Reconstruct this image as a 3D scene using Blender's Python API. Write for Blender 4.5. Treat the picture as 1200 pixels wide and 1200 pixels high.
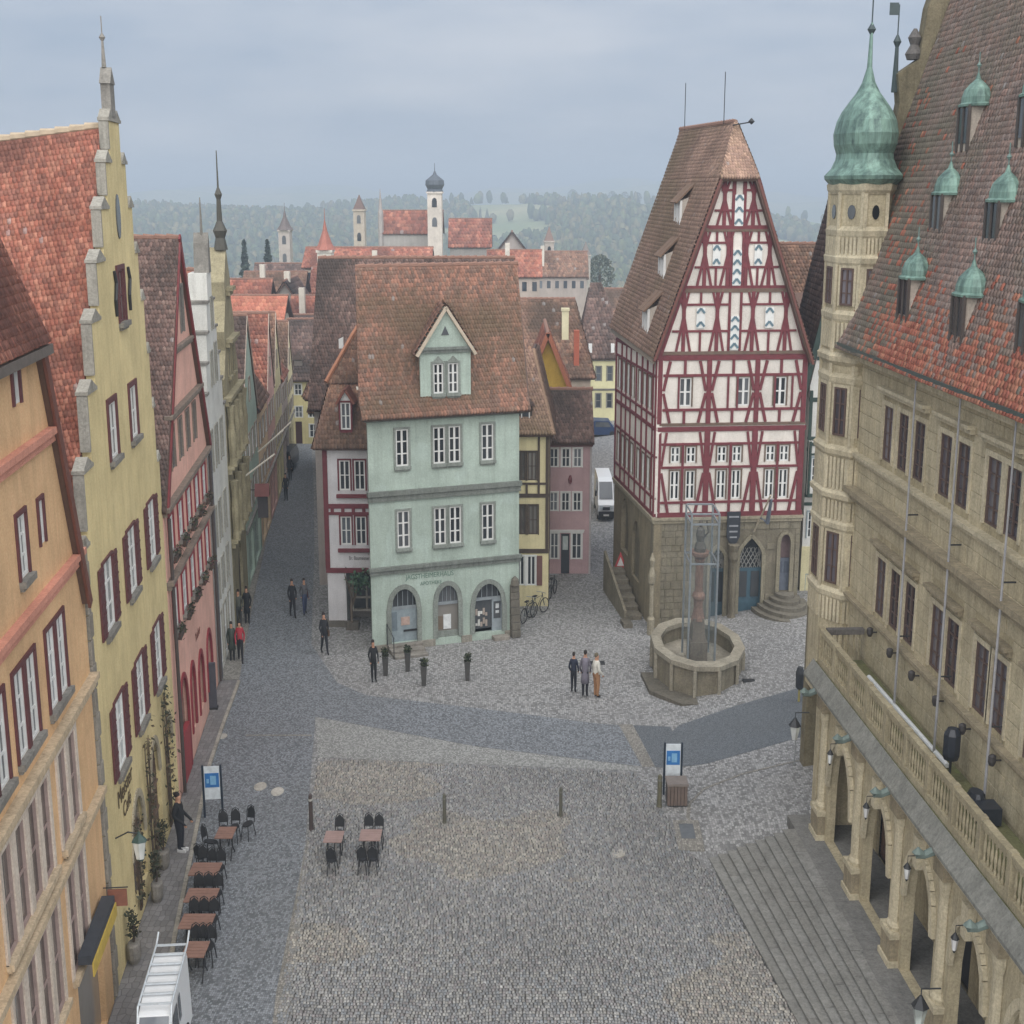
import bpy, bmesh, math, random
import numpy as np
from mathutils import Vector, Matrix
from mathutils.geometry import tessellate_polygon
random.seed(7)
S = bpy.context.scene
for _o in list(bpy.data.objects): bpy.data.objects.remove(_o)
R = math.radians
PI = math.pi
# ------------------------------------------------------------------ camera
cd = bpy.data.cameras.new('camera'); cam = bpy.data.objects.new('camera', cd); S.collection.objects.link(cam)
cam.location = (0, 0, 18.5); cam.rotation_euler = (R(90 - 13.19), 0, 0)
cd.sensor_fit = 'HORIZONTAL'; cd.sensor_width = 36; cd.lens = 48.0; cd.clip_start = .3; cd.clip_end = 6000
S.camera = cam
# ------------------------------------------------------------------ sky and sun (overcast)
SUN_EL, SUN_AZ = 46, 174
w = bpy.data.worlds.new('World'); S.world = w; w.use_nodes = True
nt = w.node_tree; nt.nodes.clear()
out = nt.nodes.new('ShaderNodeOutputWorld'); bg = nt.nodes.new('ShaderNodeBackground'); bg.inputs[1].default_value = 0.05
sky = nt.nodes.new('ShaderNodeTexSky'); sky.sky_type = 'NISHITA'; sky.sun_disc = False
sky.sun_elevation = R(SUN_EL); sky.sun_rotation = R(SUN_AZ); sky.air_density = 1.0; sky.dust_density = 2.5
tc = nt.nodes.new('ShaderNodeTexCoord'); mp = nt.nodes.new('ShaderNodeMapping'); mp.inputs['Scale'].default_value = (1.6, 1.6, 6)
nz = nt.nodes.new('ShaderNodeTexNoise'); nz.inputs['Scale'].default_value = 2.2; nz.inputs['Detail'].default_value = 5; nz.inputs['Roughness'].default_value = .55
rp = nt.nodes.new('ShaderNodeValToRGB'); rp.color_ramp.elements[0].position = .36; rp.color_ramp.elements[1].position = .66
rp.color_ramp.elements[0].color = (2.15, 2.6, 3.35, 1); rp.color_ramp.elements[1].color = (3.5, 3.7, 4.15, 1)
mx = nt.nodes.new('ShaderNodeMix'); mx.data_type = 'RGBA'; mx.inputs[0].default_value = .93
nt.links.new(tc.outputs['Generated'], mp.inputs[0]); nt.links.new(mp.outputs[0], nz.inputs['Vector']); nt.links.new(nz.outputs['Fac'], rp.inputs[0])
nt.links.new(sky.outputs[0], mx.inputs[6]); nt.links.new(rp.outputs[0], mx.inputs[7]); nt.links.new(mx.outputs[2], bg.inputs[0]); nt.links.new(bg.outputs[0], out.inputs[0])
sd = bpy.data.lights.new('sun', 'SUN'); sd.energy = 1.5; sd.angle = R(108); sd.color = (1, .96, .9)
sun = bpy.data.objects.new('sun', sd); S.collection.objects.link(sun)
_az, _el = R(SUN_AZ), R(SUN_EL)
_d = Vector((math.sin(_az) * math.cos(_el), math.cos(_az) * math.cos(_el), math.sin(_el)))
sun.rotation_euler = (-_d).to_track_quat('-Z', 'Y').to_euler(); sun.location = (0, 0, 60)
vs = S.view_settings; vs.view_transform = 'Standard'; vs.look = 'None'; vs.exposure = 1.78; vs.gamma = 1; vs.use_curve_mapping = False
S.cycles.use_denoising = True
S.cycles.max_bounces = 5; S.cycles.diffuse_bounces = 3; S.cycles.glossy_bounces = 2; S.cycles.transparent_max_bounces = 8; S.cycles.volume_bounces = 0
S.cycles.caustics_reflective = False; S.cycles.caustics_refractive = False

# ------------------------------------------------------------------ helpers
def hexc(h):
    h = h.lstrip('#'); c = [int(h[i:i + 2], 16) / 255 for i in (0, 2, 4)]
    return tuple((x / 12.92 if x <= .04045 else ((x + .055) / 1.055) ** 2.4) for x in c)

class NT:
    def __init__(s, name):
        s.m = bpy.data.materials.new(name); s.m.use_nodes = True; s.t = s.m.node_tree; s.b = s.t.nodes['Principled BSDF']
    def n(s, t, **k):
        x = s.t.nodes.new(t)
        for a, v in k.items(): setattr(x, a, v)
        return x
    def l(s, a, b): s.t.links.new(a, b)
    def noise(s, vec, sc, det=4, rough=.6):
        x = s.n('ShaderNodeTexNoise'); x.inputs['Scale'].default_value = sc; x.inputs['Detail'].default_value = det; x.inputs['Roughness'].default_value = rough
        if vec is not None: s.l(vec, x.inputs['Vector'])
        return x.outputs['Fac']
    def ramp(s, f, a, b, p0=.3, p1=.7):
        x = s.n('ShaderNodeValToRGB'); e = x.color_ramp.elements; e[0].position = p0; e[1].position = p1
        e[0].color = (*a, 1); e[1].color = (*b, 1); s.l(f, x.inputs[0]); return x.outputs[0]
    def mix(s, f, a, b, mode='MIX'):
        x = s.n('ShaderNodeMix', data_type='RGBA', blend_type=mode)
        if isinstance(f, (int, float)): x.inputs[0].default_value = f
        else: s.l(f, x.inputs[0])
        for i, v in ((6, a), (7, b)):
            if isinstance(v, tuple): x.inputs[i].default_value = (*v[:3], 1)
            else: s.l(v, x.inputs[i])
        return x.outputs[2]
    def bump(s, h, st=.3, d=.02):
        x = s.n('ShaderNodeBump'); x.inputs['Strength'].default_value = st; x.inputs['Distance'].default_value = d; s.l(h, x.inputs['Height']); s.l(x.outputs[0], s.b.inputs['Normal'])
    def coord(s, sc=(1, 1, 1), which='Object'):
        x = s.n('ShaderNodeTexCoord'); m = s.n('ShaderNodeMapping'); m.inputs['Scale'].default_value = sc; s.l(x.outputs[which], m.inputs[0]); return m.outputs[0]
    def world(s, sc=(1, 1, 1)):
        x = s.n('ShaderNodeNewGeometry'); m = s.n('ShaderNodeMapping'); m.inputs['Scale'].default_value = sc; s.l(x.outputs['Position'], m.inputs[0]); return m.outputs[0]

_M = {}
def mul(c, k): return tuple(min(1, x * k) for x in c)
def plaster(h, rough=.9, dirt=.8, name=None):
    """painted render: large soft blotches, rain streaks, fine grain"""
    k = ('pl', h)
    if k in _M: return _M[k]
    c = hexc(h); t = NT(name or 'plaster_' + h.strip('#')); W = t.world()
    a = t.ramp(t.noise(W, .5, 7, .68), mul(c, .74), mul(c, 1.14), .28, .72)
    pt = t.noise(t.world((.8, .8, .5)), 1.1, 2, .4)
    a = t.mix(t.ramp(pt, (0,) * 3, (.3 * dirt,) * 3, .6, .63), a, mul((c[0], c[1] * 1.01, c[2] * 1.06), 1.16))
    st = t.noise(t.world((3.2, 3.2, .16)), 1.5, 6, .75)
    b = t.mix(t.ramp(st, (0, 0, 0), (.62 * dirt,) * 3, .47, .78), a, mul((c[0], c[1] * .97, c[2] * .95), .55))
    g = t.noise(W, 24, 4, .75)
    b = t.mix(.34, b, t.ramp(g, (.2,) * 3, (.82,) * 3), 'OVERLAY')
    t.l(b, t.b.inputs['Base Color']); t.b.inputs['Roughness'].default_value = rough; t.b.inputs['Specular IOR Level'].default_value = .2
    t.bump(g, .25, .02); _M[k] = t.m; return t.m
def stone(h, var=.35, sc=1.0, name=None, moss=0.0):
    """weathered sandstone, tone differs per piece"""
    k = ('st', h, var, sc, moss)
    if k in _M: return _M[k]
    c = hexc(h); t = NT(name or 'stone_' + h.strip('#')); W = t.world()
    oi = t.n('ShaderNodeObjectInfo')
    a = t.ramp(t.noise(W, 1.3 * sc, 6, .7), mul(c, 1 - var), mul(c, 1 + var * .55), .3, .72)
    a = t.mix(t.ramp(oi.outputs['Random'], (0,) * 3, (.4,) * 3, 0, 1), a, mul((c[0], c[1] * .96, c[2] * .9), .68))
    st = t.noise(t.world((3, 3, .3)), 1.7 * sc, 5, .75)
    a = t.mix(t.ramp(st, (0,) * 3, (.72,) * 3, .46, .76), a, mul(c, .4))
    if moss: a = t.mix(t.ramp(t.noise(W, 2.1, 4, .7), (0,) * 3, (moss,) * 3, .52, .7), a, hexc('#6d7446'))
    g = t.noise(W, 16 * sc, 4, .75)
    a = t.mix(.35, a, t.ramp(g, (.15,) * 3, (.85,) * 3), 'OVERLAY')
    t.l(a, t.b.inputs['Base Color']); t.b.inputs['Roughness'].default_value = .92; t.b.inputs['Specular IOR Level'].default_value = .2
    t.bump(g, .5, .03); _M[k] = t.m; return t.m
def paint(h, rough=.6, var=.22, metal=0.0):
    k = ('pa', h, rough, metal)
    if k in _M: return _M[k]
    c = hexc(h); t = NT('paint_' + h.strip('#')); W = t.world(); oi = t.n('ShaderNodeObjectInfo')
    a = t.ramp(t.noise(W, 5, 4, .7), mul(c, 1 - var), mul(c, 1 + var * .6), .3, .7)
    a = t.mix(t.ramp(oi.outputs['Random'], (0,) * 3, (.25,) * 3, 0, 1), a, mul(c, .75))
    t.l(a, t.b.inputs['Base Color']); t.b.inputs['Roughness'].default_value = rough; t.b.inputs['Metallic'].default_value = metal
    t.bump(t.noise(t.world((1, 1, .3)), 22, 3, .7), .2, .01); _M[k] = t.m; return t.m
def glass(h='#20262c'):
    k = ('gl', h)
    if k in _M: return _M[k]
    c = hexc(h); t = NT('window_glass_' + h.strip('#')); oi = t.n('ShaderNodeObjectInfo')
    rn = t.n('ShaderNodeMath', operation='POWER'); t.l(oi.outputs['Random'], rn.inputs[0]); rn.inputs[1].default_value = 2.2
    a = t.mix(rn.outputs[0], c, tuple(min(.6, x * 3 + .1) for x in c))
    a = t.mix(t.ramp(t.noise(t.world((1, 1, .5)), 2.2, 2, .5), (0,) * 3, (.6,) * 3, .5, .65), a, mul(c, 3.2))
    t.l(a, t.b.inputs['Base Color']); t.b.inputs['Roughness'].default_value = .12; t.b.inputs['Specular IOR Level'].default_value = .45
    t.bump(t.noise(t.world(), 3, 2), .12, .02); _M[k] = t.m; return t.m
def vcol(name, rough=.9, grain=14, spec=.2, bstr=.35):
    """per-piece tone stored on the mesh, plus grain and stains"""
    k = ('vc', name)
    if k in _M: return _M[k]
    t = NT(name); W = t.world(); at = t.n('ShaderNodeVertexColor', layer_name='Col')
    g = t.noise(W, grain, 4, .7)
    a = t.mix(.4, at.outputs['Color'], t.ramp(g, (.15,) * 3, (.85,) * 3), 'OVERLAY')
    t.l(a, t.b.inputs['Base Color']); t.b.inputs['Roughness'].default_value = rough; t.b.inputs['Specular IOR Level'].default_value = spec
    t.bump(g, bstr, .02); _M[k] = t.m; return t.m
def copper():
    k = 'copper'
    if k in _M: return _M[k]
    t = NT('copper_patina'); st = t.noise(t.world((3, 3, .35)), 1.6, 5, .7); W = t.world()
    a = t.ramp(st, hexc('#86a598'), hexc('#48605a'), .35, .68)
    a = t.mix(t.ramp(t.noise(W, 3, 5, .7), (0,) * 3, (.6,) * 3, .52, .7), a, hexc('#38494a'))
    t.l(a, t.b.inputs['Base Color']); t.b.inputs['Roughness'].default_value = .6; t.b.inputs['Metallic'].default_value = .15
    t.bump(t.noise(W, 9, 3), .3, .02); _M[k] = t.m; return t.m
def setts(name, h, sx, sy, rot=0, joint=.06, var=.35, rough=.85, patch=.25):
    """small stone setts laid in rows (too small to tell apart one by one)"""
    t = NT(name); c = hexc(h); g = t.n('ShaderNodeNewGeometry'); m = t.n('ShaderNodeMapping'); m.inputs['Rotation'].default_value = (0, 0, rot)
    m.inputs['Scale'].default_value = (1 / sx, 1 / sy, 1); t.l(g.outputs['Position'], m.inputs[0])
    wv = t.noise(t.world(), 1.1, 3); wm = t.n('ShaderNodeVectorMath', operation='MULTIPLY_ADD'); 
    cx = t.n('ShaderNodeCombineXYZ'); t.l(wv, cx.inputs[0]); t.l(wv, cx.inputs[1]); t.l(cx.outputs[0], wm.inputs[0]); wm.inputs[1].default_value = (.7, .9, 0); t.l(m.outputs[0], wm.inputs[2])
    v = t.n('ShaderNodeTexVoronoi', feature='F1'); v.inputs['Scale'].default_value = 1; v.inputs['Randomness'].default_value = .42; t.l(wm.outputs[0], v.inputs['Vector'])
    v2 = t.n('ShaderNodeTexVoronoi', feature='DISTANCE_TO_EDGE'); v2.inputs['Scale'].default_value = 1; v2.inputs['Randomness'].default_value = .42; t.l(wm.outputs[0], v2.inputs['Vector'])
    sp = t.n('ShaderNodeSeparateColor'); t.l(v.outputs['Color'], sp.inputs[0])
    a = t.ramp(sp.outputs[0], mul(c, 1 - var), mul(c, 1 + var), .1, .9)
    a = t.mix(t.ramp(v2.outputs['Distance'], (.75,) * 3, (0,) * 3, 0, joint * 2.2), a, mul(c, .42))
    a = t.mix(t.ramp(t.noise(t.world(), .25, 6, .6), (0,) * 3, (patch,) * 3, .35, .75), a, mul((c[0] * 1.04, c[1], c[2] * .93), .68))
    a = t.mix(t.ramp(t.noise(t.world(), .9, 6, .7), (0,) * 3, (patch * .5,) * 3, .45, .8), a, mul(c, 1.3))
    t.l(a, t.b.inputs['Base Color']); t.b.inputs['Roughness'].default_value = rough; t.b.inputs['Specular IOR Level'].default_value = .3
    t.bump(t.ramp(v2.outputs['Distance'], (0,) * 3, (1,) * 3, 0, joint * 4), .55, .02); return t.m

class MB:
    def __init__(s): s.v = []; s.f = []; s.m = []; s.cur = 0
    def add(s, vs, fs):
        o = len(s.v); s.v += [tuple(x) for x in vs]
        for f in fs: s.f.append(tuple(i + o for i in f)); s.m.append(s.cur)
    def poly(s, pts): s.add(pts, [tuple(range(len(pts)))])
    def box(s, x0, x1, y0, y1, z0, z1):
        s.add([(x0, y0, z0), (x1, y0, z0), (x1, y1, z0), (x0, y1, z0), (x0, y0, z1), (x1, y0, z1), (x1, y1, z1), (x0, y1, z1)],
              [(3, 2, 1, 0), (4, 5, 6, 7), (0, 1, 5, 4), (1, 2, 6, 5), (2, 3, 7, 6), (3, 0, 4, 7)]); return s
    def prism(s, P, y0, y1):
        n = len(P); tr = tessellate_polygon([[Vector((x, z, 0)) for x, z in P]])
        ar = sum(P[i][0] * P[(i + 1) % n][1] - P[(i + 1) % n][0] * P[i][1] for i in range(n))
        if ar < 0: P = P[::-1]; tr = tessellate_polygon([[Vector((x, z, 0)) for x, z in P]])
        vs = [(x, y0, z) for x, z in P] + [(x, y1, z) for x, z in P]; fs = []
        for a, b, c in tr:
            A, B, C = P[a], P[b], P[c]
            if (B[0] - A[0]) * (C[1] - A[1]) - (C[0] - A[0]) * (B[1] - A[1]) < 0: a, c = c, a
            fs.append((a, b, c)); fs.append((c + n, b + n, a + n))
        for i in range(n): j = (i + 1) % n; fs.append((i, i + n, j + n, j))
        s.add(vs, fs); return s
    def hprism(s, P, z0, z1, sc=1.0):
        n = len(P); cx = sum(p[0] for p in P) / n; cy = sum(p[1] for p in P) / n
        s.add([(x, y, z0) for x, y in P] + [(cx + (x - cx) * sc, cy + (y - cy) * sc, z1) for x, y in P],
              [tuple(range(n - 1, -1, -1)), tuple(range(n, 2 * n))] + [(i, (i + 1) % n, (i + 1) % n + n, i + n) for i in range(n)]); return s
    def beam(s, x1, z1, x2, z2, wd, y0, y1):
        dx, dz = x2 - x1, z2 - z1; L = math.hypot(dx, dz) or 1e-6; nx, nz_ = -dz / L * wd / 2, dx / L * wd / 2
        return s.prism([(x1 - nx, z1 - nz_), (x2 - nx, z2 - nz_), (x2 + nx, z2 + nz_), (x1 + nx, z1 + nz_)], y0, y1)
    def lathe(s, prof, n=12, cx=0, cy=0, sx=1, sy=1, a0=0):
        vs = []; fs = []; m = len(prof)
        for r, z in prof:
            for k in range(n):
                a = a0 + 2 * PI * k / n; vs.append((cx + r * sx * math.cos(a), cy + r * sy * math.sin(a), z))
        for i in range(m - 1):
            for k in range(n): j = (k + 1) % n; fs.append((i * n + k, i * n + j, (i + 1) * n + j, (i + 1) * n + k))
        fs.append(tuple(range(n - 1, -1, -1))); fs.append(tuple((m - 1) * n + k for k in range(n))); s.add(vs, fs); return s
    def tube(s, pts, r, n=6):
        pts = [Vector(p) for p in pts]; vs = []; fs = []; rr = r if isinstance(r, (list, tuple)) else [r] * len(pts)
        for i, p in enumerate(pts):
            d = (pts[min(i + 1, len(pts) - 1)] - pts[max(i - 1, 0)]).normalized()
            a = d.orthogonal().normalized() if abs(d.z) < .9 else Vector((1, 0, 0)); a = (a - d * a.dot(d)).normalized(); b = d.cross(a)
            for k in range(n): t = 2 * PI * k / n; vs.append(p + (a * math.cos(t) + b * math.sin(t)) * rr[i])
        for i in range(len(pts) - 1):
            for k in range(n): j = (k + 1) % n; fs.append((i * n + k, i * n + j, (i + 1) * n + j, (i + 1) * n + k))
        fs.append(tuple(range(n - 1, -1, -1))); fs.append(tuple((len(pts) - 1) * n + k for k in range(n))); s.add(vs, fs); return s
    def mesh(s, name, mats, smooth=False):
        me = bpy.data.meshes.new(name); me.from_pydata(s.v, [], s.f)
        mats = mats if isinstance(mats, (list, tuple)) else [mats]
        for m in mats: me.materials.append(m)
        if len(mats) > 1: me.polygons.foreach_set('material_index', s.m)
        if smooth: me.polygons.foreach_set('use_smooth', [True] * len(me.polygons))
        me.update(); return me
    def obj(s, name, mats, parent=None, loc=(0, 0, 0), rot=(0, 0, 0), smooth=False): return put(name, s.mesh(name, mats, smooth), parent, loc, rot)
def put(name, me, parent=None, loc=(0, 0, 0), rot=(0, 0, 0), scale=None):
    o = bpy.data.objects.new(name, me); S.collection.objects.link(o); o.location = loc; o.rotation_euler = rot
    if scale: o.scale = scale
    if parent is not None: o.parent = parent
    return o
def tag(o, label, cat, group=None):
    o['label'] = label; o['category'] = cat
    if group: o['group'] = group
    return o
def thing(name, label, cat, loc=(0, 0, 0), rz=0, group=None): return tag(put(name, None, None, loc, (0, 0, rz)), label, cat, group)
def kind(o, k): o['kind'] = k; return o
_UB = {}
def piece(P, name, mat, x0, x1, y0, y1, z0, z1, ry=0, rz=0):
    """one block, beam or slab: shared chamfered unit block, placed and scaled"""
    if mat not in _UB:
        bm = bmesh.new(); bmesh.ops.create_cube(bm, size=1); bmesh.ops.bevel(bm, geom=bm.edges[:], offset=.035, segments=1, affect='EDGES')
        me = bpy.data.meshes.new('block'); bm.to_mesh(me); bm.free(); me.materials.append(mat); _UB[mat] = me
    return put(name, _UB[mat], P, ((x0 + x1) / 2, (y0 + y1) / 2, (z0 + z1) / 2), (0, ry, rz), (x1 - x0, y1 - y0, z1 - z0))
def timber(P, mat, x1, z1, x2, z2, wd=.16, pr=.05, name='beam', y=0):
    L = math.hypot(x2 - x1, z2 - z1); a = math.atan2(z2 - z1, x2 - x1); cx, cz = (x1 + x2) / 2, (z1 + z2) / 2
    pr = pr + random.uniform(0, .012)
    return piece(P, name, mat, cx - L / 2, cx + L / 2, y - pr, y + .08, cz - wd / 2, cz + wd / 2, ry=-a)
def rect(x0, x1, z0, z1): return [(x0, z0), (x1, z0), (x1, z1), (x0, z1)]
def arch(x0, x1, z0, za, pointed=False, n=8):
    w2 = (x1 - x0) / 2; c = (x0 + x1) / 2; zs = za - (w2 * 1.5 if pointed else w2 * 1.5); P = [(x0, z0), (x1, z0)]
    for i in range(2 * n + 1):
        t = i / (2 * n); u = 1 - 2 * t
        h = (math.cos(abs(u) * PI / 2) ** .62 if not pointed else (1 - abs(u) ** 1.35)) if True else 0
        h = math.sqrt(max(0, 1 - u * u)) if not pointed else (1 - abs(u)) ** .62
        P.append((c + w2 * u, zs + (za - zs) * h))
    return P
def wall(P, name, mat, outline, holes=(), t=.16, depth=5.0):
    mb = MB(); ring = [list(outline)] + [list(h) for h in holes]
    flat = [p for r in ring for p in r]
    vs = [(x, 0, z) for x, z in flat]; fs = []
    for a, b, c in tessellate_polygon([[Vector((x, z, 0)) for x, z in r] for r in ring]):
        A, B, C = flat[a], flat[b], flat[c]
        if (B[0] - A[0]) * (C[1] - A[1]) - (C[0] - A[0]) * (B[1] - A[1]) < 0: a, c = c, a
        fs.append((a, b, c))
    mb.add(vs, fs)
    n = len(outline)
    for i in range(n):
        (x0, z0), (x1, z1) = outline[i], outline[(i + 1) % n]
        mb.poly([(x0, 0, z0), (x0, depth, z0), (x1, depth, z1), (x1, 0, z1)])
    tb = tessellate_polygon([[Vector((x, z, 0)) for x, z in outline]])
    mb.add([(x, depth, z) for x, z in outline], [tuple(q) for q in tb])
    for h in holes:
        for i in range(len(h)):
            (x0, z0), (x1, z1) = h[i], h[(i + 1) % len(h)]
            mb.poly([(x0, 0, z0), (x1, 0, z1), (x1, t, z1), (x0, t, z0)])
    return mb.obj(name, mat, P)
_WC = {}
def win(P, x, z, wd, h, fr, nx=2, ny=3, gl=None, sur=None, sw=.1, sill=None, shut=None, head=None, bars=.035, t=.05, name='window', box=None, y=0):
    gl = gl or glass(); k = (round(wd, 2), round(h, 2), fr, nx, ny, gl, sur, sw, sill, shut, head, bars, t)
    if k not in _WC:
        d = []
        m = MB(); e = .055
        m.box(-wd / 2, -wd / 2 + e, t - .05, t + .03, 0, h); m.box(wd / 2 - e, wd / 2, t - .05, t + .03, 0, h)
        m.box(-wd / 2 + e, wd / 2 - e, t - .05, t + .03, 0, e); m.box(-wd / 2 + e, wd / 2 - e, t - .05, t + .03, h - e, h)
        for i in range(1, nx):
            c = -wd / 2 + wd * i / nx; b = bars * (1.6 if (nx % 2 == 0 and i == nx // 2) else 1); m.box(c - b / 2, c + b / 2, t - .04, t + .02, e, h - e)
        for j in range(1, ny):
            c = h * j / ny; m.box(-wd / 2 + e, wd / 2 - e, t - .03, t + .015, c - bars / 2, c + bars / 2)
        d.append(('window', m.mesh('window', fr)))
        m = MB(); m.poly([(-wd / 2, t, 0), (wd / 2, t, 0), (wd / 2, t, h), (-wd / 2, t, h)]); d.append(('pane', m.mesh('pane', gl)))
        if sur:
            m = MB(); m.box(-wd / 2 - sw, -wd / 2 - .003, -.045, .05, -sw * .2, h + sw); m.box(wd / 2 + .003, wd / 2 + sw, -.045, .05, -sw * .2, h + sw)
            m.box(-wd / 2 - .003, wd / 2 + .003, -.045, .05, h + .003, h + sw); d.append(('surround', m.mesh('surround', sur)))
        if head:
            m = MB(); m.prism([(-wd / 2 - sw * 1.6, h + sw), (wd / 2 + sw * 1.6, h + sw), (wd / 2 + sw * 2, h + sw + .14), (-wd / 2 - sw * 2, h + sw + .14)], -.16, .0); d.append(('window_head', m.mesh('window_head', head)))
        if sill:
            m = MB(); m.box(-wd / 2 - sw, wd / 2 + sw, -.13, .06, -.13, -.004); m.box(-wd / 2 - sw * .6, wd / 2 + sw * .6, -.07, .0, -.2, -.13); d.append(('sill', m.mesh('sill', sill)))
        if shut:
            for sg in (-1, 1):
                m = MB(); a = wd / 2 + .02 if sg > 0 else -wd / 2 - .02 - wd * .46; b = a + wd * .46
                m.box(a, b, -.05, -.012, 0, h)
                for q in range(7): zz = .08 + (h - .16) * q / 6; m.box(a + .04, b - .04, -.07, -.05, zz - .02, zz + .03)
                d.append(('shutter', m.mesh('shutter', shut)))
        _WC[k] = d
    d = _WC[k]; r = put(name, d[0][1], P, (x, y, z))
    for n_, me in d[1:]: put(n_, me, r)
    return r
def facade(P, mat, outline, wins, holes=(), depth=5.0, t=.16, name='wall'):
    """wall with real openings, a window set back into each"""
    hs = [rect(a[0] - a[2] / 2, a[0] + a[2] / 2, a[1], a[1] + a[3]) for a in wins] + list(holes)
    wl = wall(P, name, mat, outline, hs, t, depth)
    for a in wins: win(P, a[0], a[1], a[2], a[3], **a[4])
    return wl
def arcade(P, name, mat, outline, holes, d):
    """wall pierced right through"""
    mb = MB(); ring = [list(outline)] + [list(h) for h in holes]; flat = [p for r in ring for p in r]
    tr = tessellate_polygon([[Vector((x, z, 0)) for x, z in r] for r in ring])
    for y in (0, d): mb.add([(x, y, z) for x, z in flat], [tuple(q) if (y > 0) else tuple(q)[::-1] for q in tr])
    for r in ring:
        for i in range(len(r)):
            (x0, z0), (x1, z1) = r[i], r[(i + 1) % len(r)]; mb.poly([(x0, 0, z0), (x1, 0, z1), (x1, d, z1), (x0, d, z0)])
    return mb.obj(name, mat, P)
# ---- tiles
def _noise2(u, v, seed):
    r = np.random.RandomState(seed); o = np.zeros_like(u)
    for k in range(5):
        a, b, p = r.uniform(.25, 1.3) * (k + 1) * .7, r.uniform(.25, 1.3) * (k + 1) * .7, r.uniform(0, 6.28, 2)
        o += np.sin(u * a + p[0] + 1.3 * np.sin(v * b * .7 + p[1])) * np.cos(v * b + p[1]) / (k + 1)
    return o
def colour_mesh(name, V, F, C, mat):
    """V (n,3), F list of arrays (m,k), C (n,3)"""
    me = bpy.data.meshes.new(name); V = np.asarray(V, np.float32); me.vertices.add(len(V)); me.vertices.foreach_set('co', V.ravel())
    tot = np.concatenate([np.full(len(f), f.shape[1]) for f in F]); lv = np.concatenate([f.ravel() for f in F])
    me.loops.add(len(lv)); me.loops.foreach_set('vertex_index', lv.astype(np.int32)); me.polygons.add(len(tot))
    me.polygons.foreach_set('loop_start', np.concatenate([[0], np.cumsum(tot)[:-1]]).astype(np.int32)); me.polygons.foreach_set('loop_total', tot.astype(np.int32))
    ca = me.color_attributes.new('Col', 'FLOAT_COLOR', 'POINT'); ca.data.foreach_set('color', np.hstack([C, np.ones((len(C), 1))]).astype(np.float32).ravel())
    me.materials.append(mat); me.update(); me.validate(); return me
PAL = {
 'red': (['#b0654a', '#a8583f', '#bb7355', '#96513f', '#8b5a4b', '#c07e60', '#7d5044'], '#6a4a42', .35),
 'fresh': (['#b86448', '#c06a4c', '#ab5a42', '#b4704f', '#c47a58'], '#8c5f50', .2),
 'brown': (['#83604e', '#8f6a55', '#765546', '#9c7258', '#6b5146', '#a87e60', '#7f6a58'], '#55483f', .5),
 'dark': (['#66514a', '#5a4944', '#74594f', '#80635a', '#524743', '#8e7468'], '#463f3c', .5),
 'moss': (['#96664f', '#85604e', '#a26c52', '#745a4d', '#ae775c', '#7d6858', '#69584f'], '#685848', .5),
 'hall': (['#8d7d74', '#957d71', '#81736b', '#a08273', '#8f7668', '#ab8474', '#9a8b82'], '#7b7568', .55),
 'greybrown': (['#9c7a66', '#8f6f5e', '#a68270', '#84695c', '#b28e74', '#9a7c64'], '#7c6b58', .42)}
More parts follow.
